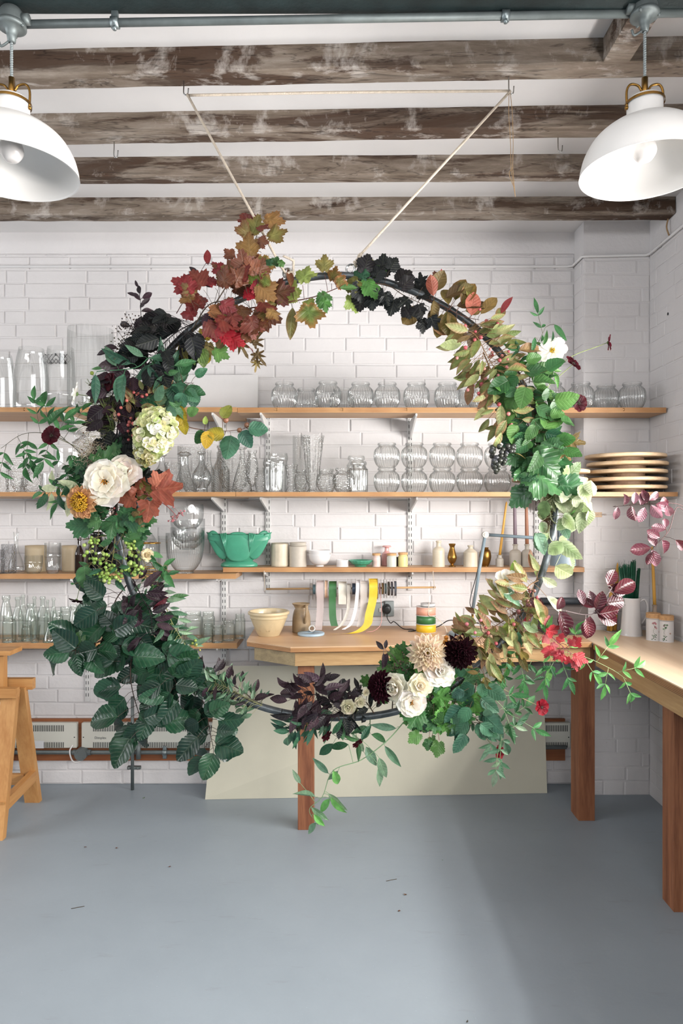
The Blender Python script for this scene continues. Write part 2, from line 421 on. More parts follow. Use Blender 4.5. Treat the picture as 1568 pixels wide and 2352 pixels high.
XL, XR, YB, YF, ZC = -5.5, 1.70, 3.92, -2.6, 3.163
PX, PY = 1.335, 3.765      # pilaster corner
struct('floor', MB().box((XL, YF, -.1), (XR + .2, YB + .1, 0)), floor_mat())
struct('ceiling', MB().box((XL, YF, ZC), (XR + .2, YB + .1, ZC + .1)), M_ceil)

def bricks(mb, O, U, W, width, z0, z1, seed, skip=None, depth=.006):
    """painted bricks standing a few mm proud of the joint; O origin at floor, U along the wall, W outward"""
    rr = random.Random(seed); ch = .0776; row = 0; z = z0
    U = Vector(U); W = Vector(W); O = Vector(O)
    while z < z1 - .01:
        zt = min(z + ch, z1); x = -rr.random() * .2; k = row
        while x < width:
            # mixed bond: headers between stretchers, some joints lost under the paint
            w = .115 if (k % 3 == 1 and rr.random() < .8) else .232
            if rr.random() < .10: w += .116
            k += 1
            a, b = max(0, x), min(width, x + w); x += w
            if b - a < .02: continue
            gj = .0035; lo = z + (.0035 if rr.random() < .8 else .001); hi = zt - (.0035 if rr.random() < .8 else .001)
            d = depth + rr.uniform(-.0016, .0018); e = [rr.uniform(-.0016, .0016) for _ in range(4)]
            ring = []
            for ins, dd in ((0, -.001), (.0012, d * .62), (.0055, d)):
                for q, (uu, zz) in enumerate(((a + gj + ins, lo + ins), (b - gj - ins, lo + ins), (b - gj - ins, hi - ins), (a + gj + ins, hi - ins))):
                    ring.append(O + U * uu + Vector((0, 0, zz + e[q])) + W * dd)
            fs = []
            for s in (0, 4):
                for q in range(4):
                    n = (q + 1) % 4; fs.append((s+q, s+n, s+4+n, s+4+q))
            fs.append((8, 9, 10, 11)); mb.add(ring, fs)
        z += ch; row += 1
BT = 3.04
mb = MB().box((XL, YB, 0), (PX + .02, YB + .12, ZC))
bricks(mb, (-2.6, YB, 0), (1, 0, 0), (0, -1, 0), PX + 2.6, 0, BT, 3)
mb.box((XL, YB - .006, BT), (PX, YB + .01, ZC))
struct('wall_back', mb, M_wall)
mb = MB().box((PX, PY, 0), (XR + .2, YB + .12, ZC))
bricks(mb, (PX, PY, 0), (1, 0, 0), (0, -1, 0), XR - PX, 0, 2.98, 5, depth=.003)
bricks(mb, (PX, YB, 0), (0, -1, 0), (-1, 0, 0), YB - PY, 0, 2.98, 6, depth=.003)
struct('wall_pilaster', mb, M_wall)
WY0, WY1, WZ0, WZ1, UZ0, UZ1 = -1.60, 3.02, 1.34, 1.90, 2.28, 2.86 #, 3.39, 1.25, 2.05
mb = MB()
mb.box((XR, WY1, 0), (XR + .2, YB, ZC)); mb.box((XR, YF, 0), (XR + .2, WY0, ZC))
mb.box((XR, WY0, 0), (XR + .2, WY1, WZ0)); mb.box((XR, WY0, WZ1), (XR + .2, WY1, ZC))
bricks(mb, (XR, PY, 0), (0, -1, 0), (-1, 0, 0), PY - WY1, 0, 3.0, 8, depth=.003)
bricks(mb, (XR, WY1, 0), (0, -1, 0), (-1, 0, 0), WY1 - 1.2, 0, WZ0, 9, depth=.003)
struct('wall_right', mb, M_wall)
M_far = mat('far_wall_paint', '#6a6864', .7)
for wi, (za, zb) in enumerate(((WZ0, WZ1),)):
    mb = MB()
    for i in range(9):
        y = WY0 + .03 + i * (WY1 - WY0 - .06) / 8; mb.box((XR + .10, y - .022, za), (XR + .15, y + .022, zb))
    for z in (za + .03, (za + zb) / 2, zb - .03): mb.box((XR + .105, WY0, z - .022), (XR + .145, WY1, z + .022))
    struct('window_%d' % (wi + 1), mb, M_white)
FX0, FX1, FZ0, FZ1 = -2.2, 1.5, 2.15, 3.0
mb = MB(); mb.box((XL, YF - .1, 0), (FX0, YF, ZC)); mb.box((FX1, YF - .1, 0), (XR + .2, YF, ZC)); mb.box((FX0, YF - .1, 0), (FX1, YF, FZ0)); mb.box((FX0, YF - .1, FZ1), (FX1, YF, ZC))
struct('wall_front', mb, M_far)
mb = MB()
for i in range(6): mb.box((FX0 + i * .73, YF - .08, FZ0), (FX0 + .05 + i * .73, YF - .03, FZ1))
for z in (FZ0, FZ1 - .05): mb.box((FX0, YF - .075, z), (FX1, YF - .035, z + .05))
struct('window_3', mb, M_white)  # added window, unseen behind the camera, to let in front fill
LY0, LY1, LZ0, LZ1 = -1.2, 3.2, 1.5, 2.8
mb = MB()
mb.box((XL - .1, YF, 0), (XL, LY0, ZC)); mb.box((XL - .1, LY1, 0), (XL, YB, ZC)); mb.box((XL - .1, LY0, 0), (XL, LY1, LZ0)); mb.box((XL - .1, LY0, LZ1), (XL, LY1, ZC))
struct('wall_left', mb, M_far)
mb = MB()
for i in range(7): mb.box((XL - .08, LY0 + i * .725, LZ0), (XL - .03, LY0 + .05 + i * .725, LZ1))
for z in (LZ0, 2.15, LZ1 - .05): mb.box((XL - .075, LY0, z), (XL - .035, LY1, z + .05))
struct('window_2', mb, M_white)  # added window in the unseen left wall, to lift wall brightness
# ceiling joists: back lower edge depth at the left and right of the room, thickness
for i, (dl, dr, th, xe) in enumerate(((2.463, 2.386, .086, XR), (2.83, 2.765, .078, XR), (3.165, 3.137, .078, XR), (3.565, 3.555, .085, XR - .004))):
    def yy(x, off): return dl + (dr - dl) * (x + 1.25) / 2.5 - off
    rr = random.Random(40 + i); n = 60; vs = []; fs = []
    for k in range(n + 1):
        x = XL + (xe - XL) * k / n; w = lambda s: rr.uniform(-s, s)
        zb = 3.076
        for (o, z) in ((0, ZC), (0, zb + .004), (.006, zb), (th - .006, zb), (th, zb + .006), (th, ZC)):
            vs.append((x, yy(x, o) + w(.0025), z + (w(.002) if z < ZC else 0)))
    for k in range(n):
        for q in range(5): fs.append((k*6+q, k*6+q+1, (k+1)*6+q+1, (k+1)*6+q))
    fs.append(tuple(n*6+q for q in range(6)))
    mb = MB().add(vs, fs); struct('ceiling_beam_%d' % (i + 1), mb, M_beam)
struct('ceiling_beam_5', MB().box((XL, 1.84, 3.035), (XR, 2.03, ZC), bev=.004), M_darksteel)
mb = MB(); mb.box((.886, 2.03, 3.08), (.975, 2.335, ZC), bev=.004)
struct('ceiling_beam_6', mb, M_beam)

# painted-over cable run along the walls
pts = [(XL, YB - .012, 2.965), (PX - .05, YB - .012, 2.965), (PX - .014, YB - .02, 2.967), (PX - .012, PY - .01, 2.965), (PX + .02, PY - .014, 2.965), (XR - .03, PY - .013, 2.972), (XR - .012, PY - .03, 2.972), (XR - .012, 2.4, 2.975)]
tag(obj('wall_cable', MB().tube(pts, .008, 8), M_ceil), 'white painted cable running high along the brick walls and round the corner', 'cable')
tag(obj('cable_tail', MB().tube(smooth_path([(XR - .012, 3.53, 3.075), (XR - .022, 3.525, 3.03), (XR - .012, 3.52, 2.985)]), .004, 6), M_twine), 'short brown cable tail between the wall cable and last beam end', 'cable')
# ------------------------------------------------------------------ ceiling conduit and lamps
CY = 2.02
cz = lambda x: 2.998 + (x + .95) * (3.03 - 2.998) / 1.84
t = thing('ceiling_conduit', 'long grey metal conduit pipe under the dark ceiling beam', 'pipe', (0, CY, 3.01))
obj('pipe', MB().tube([(-1.6, 0, cz(-1.6) - 3.01), (1.3, 0, cz(1.3) - 3.01)], .0115, 14), M_conduit, t)
for px in (264, 1160):
    x = xat(px, CY); z = cz(x) - 3.01
    mb = MB().tube([(x - .011, 0, z), (x + .011, 0, z)], .0165, 14)
    mb.box((x - .01, -.006, z), (x + .01, .006, z + .042), bev=.002); mb.cyl((x, -.004, z - .024), (x, -.004, z - .012), .006, 8)
    obj('clip', mb, M_steel, t)
def pendant(px, label, r, lx, gl):
    x, y = lx, 2.0
    t = thing('pendant_lamp', label, 'lamp', (x, y, 2.552), 'cream enamel pendant lamps under the conduit')
    out = smooth_prof([(r, 0), (r * .985, .02), (r * .93, .055), (r * .80, .095), (r * .60, .125), (r * .42, .140), (.058, .150), (.052, .156)], 4)
    inn = [(a - .003, b - .003) for a, b in out][::-1]
    pr = [(r + .001, -.003)] + out + inn[:-1] + [(r - .004, -.002), (r + .001, -.003)]
    obj('lamp_shade', MB().lathe(pr, 72), M_shade, t)
    obj('neck', MB().lathe([(.052, .150), (.050, .158), (.050, .205), (.047, .212), (.03, .215), (.0, .216)], 40), M_shade, t)
    h = MB()
    for a in (0, pi):
        h.tube(smooth_path([(cos(a)*.052, sin(a)*.052, .188), (cos(a)*.053, sin(a)*.052, .235), (cos(a)*.042, 0, .255), (cos(a)*.02, 0, .252), (cos(a)*.009, 0, .236)], 5), .0035, 6)
        h.sphere((cos(a)*.053, 0, .187), .006, 8, 5)
    h.cyl((0, 0, .214), (0, 0, .275), .009, 12); h.lathe([(.055, .196), (.0555, .200), (.055, .204)], 32)
    obj('gilt_yoke', h, M_brass, t)
    obj('bulb', MB().lathe(smooth_prof([(0, .028), (.018, .032), (.031, .05), (.033, .066), (.026, .088), (.015, .105), (.014, .14)], 4), 28), M_porc, t)
    cord = []
    for k in range(120): cord.append((.0016 * cos(k * 1.3), .0016 * sin(k * 1.3), .275 + k * .0014))
    obj('cord', MB().tube(cord, .0035, 6), M_grey, t)
    top = 2.998 + (0 if x < 0 else .032) - 2.552
    b = MB(); b.lathe(smooth_prof([(0, top + .036), (.02, top + .034), (.033, top + .018), (.036, top - .004), (.036, top - .012)], 3) + [(.041, top - .013), (.041, top - .024), (.034, top - .027), (.018, top - .03), (.013, top - .05), (.011, top - .066), (.006, top - .068)], 28)
    b.tube([(.03 * gl, 0, top), (.052 * gl, 0, top)], .0155, 14)
    b.tube(smooth_path([(-.005, 0, top - .062), (-.03, 0, top - .078), (-.038, 0, top - .062)], 5), .0035, 6)
    for a in range(3): b.sphere((.038 * cos(a * 2 + 4), .038 * sin(a * 2 + 4), top - .024), .0055, 8, 5)
    obj('junction_box', b, M_conduit, t)
    return t
pendant(37, 'cream enamel pendant lamp above the wooden trestle side of the room', .187, -.966, 1)
pendant(1480, 'cream enamel pendant lamp near the wall with the corner shelves', .182, .888, -1)

# hooks, rope and twine
def shook(px, py0, py1, d, label):
    a = at(px, py0, d); h = (py1 - py0) / F * d
    pts = [(0, 0, .004), (0, 0, -h * .35), (0, -.003, -h * .8), (.004, -.005, -h * .97), (.010, -.006, -h), (.015, -.004, -h * .9), (.017, -.003, -h * .55)]
    return tag(obj('ceiling_hook', MB().tube(smooth_path(pts, 5), .0022, 8), M_zinc, None, (a.x, d, 3.076)), label, 'hook', 'bright metal hooks in the ceiling beams')
HD = 2.405
shook(422, 186, 221, HD, 'metal hook in the ceiling beam holding the rope end above red leaves')
shook(1168, 172, 213, 2.385, 'metal hook in the ceiling beam holding rope and the hanging twine')
shook(262, 322, 360, 2.80, 'empty metal hook in the second beam beside the trestle-side lamp')
shook(1281, 313, 347, 2.77, 'empty metal hook in the second beam beside the window-side lamp')
rope = MB()
hl, hr = at(428, 219, HD), at(1171, 209, 2.385)
rope.tube([at(664, 640, 2.39), at(645, 612, 2.375), hl + Vector((.004, -.006, 0))], .0045, 8)
rope.tube(smooth_path([hl, at(800, 212, 2.40), hr], 8), .0045, 8)
rope.tube([hr + Vector((0, -.006, -.004)), at(823, 590, 2.39)], .0045, 8)
for (x, y) in ((662, 632), (668, 628), (826, 588), (820, 602), (828, 597), (815, 607)):
    c = at(x, y, 2.388); rr = random.Random(x)
    ax = Vector((rr.uniform(-1, 1), rr.uniform(-.3, .3), rr.uniform(-1, 1))).normalized(); u = ax.orthogonal().normalized(); w = ax.cross(u)
    rope.tube([c + (u * cos(k * pi / 5) + w * sin(k * pi / 5)) * .0085 for k in range(10)], .0042, 8, closed=True)
rope.tube(smooth_path([at(672, 634, 2.385), at(674, 602, 2.385), at(670, 597, 2.38), at(650, 588, 2.38)], 5), .0042, 8)
tag(obj('hanging_rope', rope, M_rope), 'pale cotton rope strung between two beam hooks and knotted to the hoop', 'rope')
tw = MB()
for s in (-1, 1):
    tw.tube(smooth_path([at(1170 + s, 210, 2.378), at(1172 + 4 * s, 260, 2.37), at(1175 + 3 * s, 330, 2.37), at(1175 + 2*s, 380, 2.37), at(1179 + s, 420, 2.37), at(1183, 452, 2.37)], 6), .0012, 5)
tw.tube(smooth_path([at(1176, 385, 2.37), at(1169, 400, 2.37), at(1180, 430, 2.37)], 5), .0012, 5)
tag(obj('twine', tw, M_twine), 'thin brown twine dangling from the beam hook beside the rope', 'twine')

# ------------------------------------------------------------------ shelves
def shelf(name, label, x0, x1, z, th, yf, yb=YB - .012, m=M_ply):
    t = thing(name, label, 'shelf', ((x0 + x1) / 2, yf, z - th))
    w = (x1 - x0) / 2
    obj('board', MB().box((-w, .003, 0), (w, yb - yf, th)), m, t, smooth=False)
    obj('front_edge', MB().box((-w, 0, .0005), (w, .003, th - .0005)), M_plyE, t, smooth=False)
    return t
Z1, Z2, Z3, Z3L, Z4 = 2.103, 1.659, 1.256, 1.2275, .857
xj = xat(545, 3.55)
shelf('wall_shelf', 'plywood top shelf carrying the tall glass vases', -2.4, xj - .001, Z1, .025, 3.54)
shelf('wall_shelf', 'plywood top shelf carrying the white board and fluted jars', xj + .001, XR - .012, Z1, .027, 3.55, PY - .012)
shelf('wall_shelf', 'long plywood shelf below the fluted-jar shelf, carrying decanters and tilted jug', -2.4, xat(541, 3.42) - .001, Z2, .022, 3.42)
shelf('wall_shelf', 'long plywood shelf carrying stacked fluted jars and round wooden boards', xat(541, 3.42) + .001, XR - .016, Z2, .022, 3.42, PY - .012)
shelf('wall_shelf', 'plywood shelf carrying brown bottle, glass bowls and tumblers', -2.4, xat(541, 3.66), Z3L, .027, 3.66)
shelf('wall_shelf', 'narrow shelf above the workbench carrying green vase, pots and candles', xat(512, 3.74), PX - .005, Z3, .026, 3.74)
shelf('wall_shelf', 'lowest plywood shelf crowded with clear bottles and jam jars', -2.4, xat(544, 3.66), Z4, .03, 3.66)
def rail(px, zb, zt, label, brs):
    x = xat(px, YB)
    t = thing('shelf_rail', label, 'shelf rail', (x, YB - .013, zb), 'white slotted rails carrying the shelves')
    h = zt - zb; mb = MB().box((-.0145, -.004, 0), (.0145, .008, h), bev=.0015)
    obj('rail_strip', mb, M_railw, t)
    s = MB(); k = .03
    while k < h - .02:
        for dx in (-.0068, .0068): s.box((dx - .0016, -.0047, k), (dx + .0016, -.0038, k + .019))
        k += .0345
    obj('slots', s, M_dark, t, smooth=False)
    for (zs, L, hh) in brs:
        z = zs - zb; b = MB()
        vs = []
        for xx in (-.0045, .0045):
            for (yy_, zz) in ((-.002, z), (-L, z), (-L, z - .012), (-L * .9, z - .02), (-.012, z - hh), (-.002, z - hh)): vs.append((xx, yy_, zz))
        fs = [tuple(range(6)), tuple(range(6, 12))[::-1]] + [(q, q + 6, (q + 1) % 6 + 6, (q + 1) % 6) for q in range(6)]
        b.add(vs, fs); obj('bracket', b, M_railw, t, smooth=False)
zz = lambda py: zat(py, YB)
rail(203, zz(1610), zz(940), 'white slotted rail behind the brown bottle end of the shelves', [(Z1 - .026, .35, .09), (Z2 - .023, .36, .07), (Z3L - .0275, .24, .02), (Z4 - .031, .22, .04)])
rail(515, zz(1534), zz(940), 'white slotted rail behind the green vase and decanters', [(Z1 - .026, .35, .09), (Z2 - .023, .36, .075), (Z3L - .0275, .22, .02), (Z4 - .031, .22, .04)])
rail(616, zz(1362), zz(940), 'white slotted rail beside the stoneware pots, first along the workbench', [(Z1 - .0275, .36, .10), (Z2 - .023, .36, .075), (Z3 - .027, .15, .04)])
rail(941, zz(1355), zz(940), 'white slotted rail between the yellow cork jar and tall stone bottle', [(Z1 - .0275, .33, .10), (Z2 - .023, .36, .075), (Z3 - .027, .14, .04)])
rail(1231, zz(1310), zz(940), 'white slotted rail behind the candle bottles by the task lamp', [(Z1 - .0275, .34, .09), (Z2 - .023, .36, .07), (Z3 - .027, .14, .04)])
names = ['under the tall vases', 'by the white board', 'under the third jar', 'above the stacked jars', 'by the pink berries', 'near the corner end']
for px, lb in zip((58, 636, 787, 934, 1097, 1432), names):
    x = xat(px, 3.545); pts = [(0, .008, 0), (0, -.008, -.001), (0, -.010, -.008), (0, -.004, -.013), (0, .0, -.010)]
    tag(obj('cup_hook', MB().tube(smooth_path(pts, 4), .0014, 6), M_brass, None, (x, 3.546 if px > 545 else 3.537, Z1 - .006)), 'brass cup hook on the top shelf edge ' + lb, 'hook', 'brass cup hooks along the top shelf edge')

# ------------------------------------------------------------------ workbenches
def prism(poly, z0, z1):
    n = len(poly); vs = [(x, y, z0) for x, y in poly] + [(x, y, z1) for x, y in poly]
    return MB().add(vs, [tuple(range(n))[::-1], tuple(range(n, 2*n))] + [(q, (q+1) % n, n + (q+1) % n, n + q) for q in range(n)])
BH = .91
poly = [(-.489, 3.90), (-.478, 3.44), (-.245, 3.28), (1.249, 3.405), (1.249, 3.90)]
t = thing('back_workbench', 'plywood workbench along the brick wall with a cut-off corner', 'workbench', (0, 0, 0))
obj('worktop', prism(poly, BH - .006, BH), M_bench, t, smooth=False)
inn = [(-.488, 3.90), (-.477, 3.4405), (-.2447, 3.2808), (1.249, 3.406), (1.249, 3.90)]
obj('plywood_edge', prism(inn, BH - .027, BH - .0062), M_plyE, t, smooth=False)
def plank(a, b, z0, z1, th):
    a = Vector((*a, 0)); b = Vector((*b, 0)); u = (b - a).normalized(); n = Vector((-u.y, u.x, 0)) * th
    return prism([(a.x, a.y), (b.x, b.y), (b.x + n.x, b.y + n.y), (a.x + n.x, a.y + n.y)], z0, z1)
obj('apron', plank((-.225, 3.305), (1.249, 3.43), BH - .098, BH - .028, .03), M_pine, t, smooth=False)
obj('apron', plank((-.440, 3.455), (-.226, 3.306), BH - .098, BH - .028, .028), wood('old_pine', '#8b7a5c', '#b59f78', 'x', .6, 3, 1), t, smooth=False)
obj('apron', plank((-.442, 3.88), (-.441, 3.457), BH - .098, BH - .028, .028), M_pine_y, t, smooth=False)
obj('leg', MB().box((xat(684, 3.36), 3.345, 0), (xat(721, 3.36), 3.42, BH - .028), bev=.002), M_redpine, t, smooth=False)
obj('leg', MB().box((xat(1329, 3.44), 3.445, 0), (xat(1362, 3.44) + .01, 3.56, BH - .028), bev=.002), M_redpine, t, smooth=False)
t = thing('side_workbench', 'plywood workbench running along the window wall, meeting the back bench', 'workbench', (0, 0, 0))
poly = [(1.2495, 3.757), (1.2495, .2), (XR - .005, .2), (XR - .005, 3.757)]
obj('worktop', prism(poly, BH - .005, BH + .0005), wood('bench_plywood_y', '#e0c19f', '#eed6b8', 'y', .42, 1.0, .5, .04), t, smooth=False)
obj('plywood_edge', prism([(1.2500, 3.39), (1.2500, .202), (XR - .006, .202), (XR - .006, 3.39)], BH - .033, BH - .0052), plyedge('dark_plywood_edge', '#5d3a22', '#b98a5c'), t, smooth=False)
obj('apron', MB().box((1.262, .22, BH - .115), (1.292, 3.39, BH - .034)), M_pine_y, t, smooth=False)
obj('leg', MB().box((1.292, .5, 0), (1.385, .6, BH - .034), bev=.002), M_redpine, t, smooth=False)
obj('leg', MB().box((1.292, 2.655, 0), (1.385, 2.75, BH - .034), bev=.002), M_redpine, t, smooth=False)
# leaning board under the bench
bl, br = Vector((-.739, 3.70, .001)), Vector((1.140, 3.785, .001)); tl, tr = Vector((-.700, 3.862, .69)), Vector((1.140, 3.862, .69))
nn = (br - bl).cross(tl - bl).normalized(); nn = nn if nn.y < 0 else -nn
vs = [bl, br, tr, tl] + [p - nn * .016 for p in (bl, br, tr, tl)]
for q in (4, 5): vs[q].z = .0015
tag(obj('leaning_panel', MB().add([v - bl for v in vs], [(0,1,2,3), (7,6,5,4), (0,4,5,1), (1,5,6,2), (2,6,7,3), (3,7,4,0)]), mat('olive_cream_laminate', '#d0ccb9', .38, var=.03), None, bl, smooth=False), 'large cream panel leaning on the brick wall under the workbench', 'panel')

# ------------------------------------------------------------------ heaters, backing board, conduit
def heater_board(x0, x1, label):
    t = tag(obj('backing_board', MB().box((-(x1-x0)/2, -.02, 0), ((x1-x0)/2, 0, .238), bev=.002), M_board, None, ((x0+x1)/2, YB - .008, .142), smooth=False), label, 'board')
heater_board(-2.3, xat(310, 3.9) , 'brown wooden backing board fixed behind the low wall heaters')
heater_board(xat(311, 3.9), PX - .06, 'brown wooden backing board passing behind the leaning panel')
def heater(px0, px1, label, slots, text=None):
    x0, x1 = xat(px0, 3.862), xat(px1, 3.862); w = (x1 - x0) / 2; h = .142
    t = thing('wall_heater', label, 'heater', ((x0+x1)/2, 3.894, .224))
    obj('casing', MB().box((-w, -.034, 0), (w, 0, h), bev=.006), M_heater, t)
    for (z0, z1) in ((h - .047, h - .012), (.004, .034)):
        s = MB()
        for (a, b) in slots:
            a = xat(a, 3.86) - (x0+x1)/2; b = xat(b, 3.86) - (x0+x1)/2; k = a
            while k < b: s.box((k, -.0346, z0), (k + .0042, -.0335, z1)); k += .0098
        obj('vent_slots', s, M_dark, t, smooth=False)
    for sx in (-w + .012, w - .012): obj('screw_head', MB().sphere((sx, -.0345, .062), .0035, 8, 5, sc=(1, .3, 1)), M_dark, t)
    if text:
        lettering(text[0], .0195, t, (xat(text[1], 3.86) - (x0+x1)/2, -.0346, .053), mat('lettering_ink', '#5a5d5e', .6))
    return t
h1 = heater(-160, 176, 'long cream wall heater behind the wooden trestle', [(-150, 148)])
obj('tape_patch', MB().box((xat(77, 3.86) - xat(8, 3.862), -.0352, 0), (xat(101, 3.86) - xat(8, 3.862), -.0346, .042)), mat('tape', '#dfe1e4', .4), h1, smooth=False)
heater(187, 620, 'cream wall heater with small lettering beside the round junction box', [(214, 600)], ('Dimplex', 217))
heater(1120, 1310, 'cream wall heater in the shadow behind the back bench leg', [(1130, 1302)])
t = thing('floor_conduit', 'grey conduit pipe running low along the wall below the heaters', 'pipe', (0, 3.855, .2))
zc = zat(1728, 3.855) - .2
obj('pipe', MB().tube([(-2.3, 0, zc), (xat(480, 3.855), 0, zc), (xat(1300, 3.855), 0, zc + .03)], .0115, 12), M_conduit, t)
for px in (186, 10):
    x = xat(px, 3.84); b = MB(); b.cyl((x, -.028, zc - .005), (x, .014, zc - .005), .034, 28); b.tube([(x - .05, 0, zc), (x + .05, 0, zc)], .0155, 12)
    for s in (-1, 1): b.sphere((x + s * .019, -.028, zc - .005 - s * .016), .004, 8, 5)
    sharp(obj('junction_box', b, mat('box_grey', '#6c7374', .5, .3, var=.15), t))
x = xat(378, 3.855); b = MB(); b.tube([(x-.012, 0, zc), (x+.012, 0, zc)], .0165, 12); b.box((x-.011, -.004, zc-.036), (x+.011, .012, zc+.036), bev=.004); obj('saddle_clip', b, M_steel, t)
x = xat(178, 3.84); obj('white_flex', MB().tube(smooth_path([(x - .035, .01, zc + .04), (x - .045, -.012, zc + .01), (x - .03, -.014, zc - .04), (x, -.014, zc - .052), (x + .03, -.01, zc - .03)], 6), .0042, 8), M_porc, t)
x = xat(304, 3.83)
mb = MB().tube([(0, 0, .002), (0, 0, zat(1600, 3.83))], .0095, 12); mb.tube([(.030, .012, .17), (.030, .012, .26)], .013, 10)
mb.box((-.03, -.004, .115), (.045, .018, .132), bev=.004)
for s in (-.02, .032): mb.sphere((s, -.004, .124), .009, 8, 5)
tag(obj('riser_pipe', mb, M_conduit, None, (x, 3.83, 0)), 'upright thin grey pipe rising from the floor between heaters and panel', 'pipe')
mb = MB().tube([(0, 0, 0), (.01, 0, .1), (-.01, 0, .21)], .011, 12)
tag(obj('riser_pipe', mb, M_conduit, None, (xat(14, 3.83), 3.86, .0)), 'upright grey pipe behind the trestle legs, below a junction box', 'pipe')

# ------------------------------------------------------------------ trestle
t = thing('trestle', 'wooden trestle standing by the wall under the lowest shelf', 'trestle', (0, 0, 0))
XE = -1.62
def slab4(a0, a1, w, th):   # leg: from a0 to a1, width in x, thickness along y
    a0 = Vector(a0); a1 = Vector(a1); vs = []
    for p in (a0, a1):
        vs += [(p.x - w, p.y, p.z), (p.x, p.y, p.z), (p.x, p.y + th, p.z), (p.x - w, p.y + th, p.z)]
    return MB().add(vs, [(3,2,1,0), (4,5,6,7), (0,1,5,4), (1,2,6,5), (2,3,7,6), (3,0,4,7)])
obj('leg', slab4((XE, 3.66, 0), (XE, 3.485, .66), .078, .036), M_trestle, t, smooth=False)
obj('leg', slab4((XE + .014, 3.235, 0), (XE - .01, 3.43, .66), .078, .036), M_trestle, t, smooth=False)
obj('leg', slab4((XE - .75, 3.66, 0), (XE - .75, 3.485, .66), .078, .036), M_trestle, t, smooth=False)
obj('leg', slab4((XE - .75, 3.235, 0), (XE - .75, 3.43, .66), .078, .036), M_trestle, t, smooth=False)
Mtx = wood('trestle_pine_x', '#b87f47', '#d8a468', 'x', .5, 1.6, .7, .06); Mty = wood('trestle_pine_y', '#b87f47', '#d8a468', 'y', .5, 1.6, .7, .06)
for xx in (XE, XE - .75):
    b = MB(); b.add([(xx - .03, 3.29, .11), (xx + .003, 3.29, .11), (xx + .003, 3.63, .135), (xx - .03, 3.63, .135), (xx - .03, 3.275, .165), (xx + .003, 3.275, .165), (xx + .003, 3.615, .19), (xx - .03, 3.615, .19)], [(3,2,1,0), (4,5,6,7), (0,1,5,4), (1,2,6,5), (2,3,7,6), (3,0,4,7)])
    obj('foot_rail', b, Mty, t, smooth=False)
obj('long_rail', MB().box((XE - .76, 3.61, .115), (XE - .06, 3.635, .17)), Mtx, t, smooth=False)
obj('ledge', MB().box((XE - .80, 3.385, .635), (XE + .005, 3.427, .682)), Mtx, t, smooth=False)
obj('ledge', MB().box((XE - .80, 3.51, .645), (XE + .03, 3.55, .70)), Mtx, t, smooth=False)
obj('post', MB().box((XE - .16, 3.445, .60), (XE - .085, 3.485, .845)), M_trestle, t, smooth=False)
obj('top_rail', MB().box((XE - .85, 3.40, .843), (XE - .03, 3.53, .866), bev=.002), Mtx, t, smooth=False)
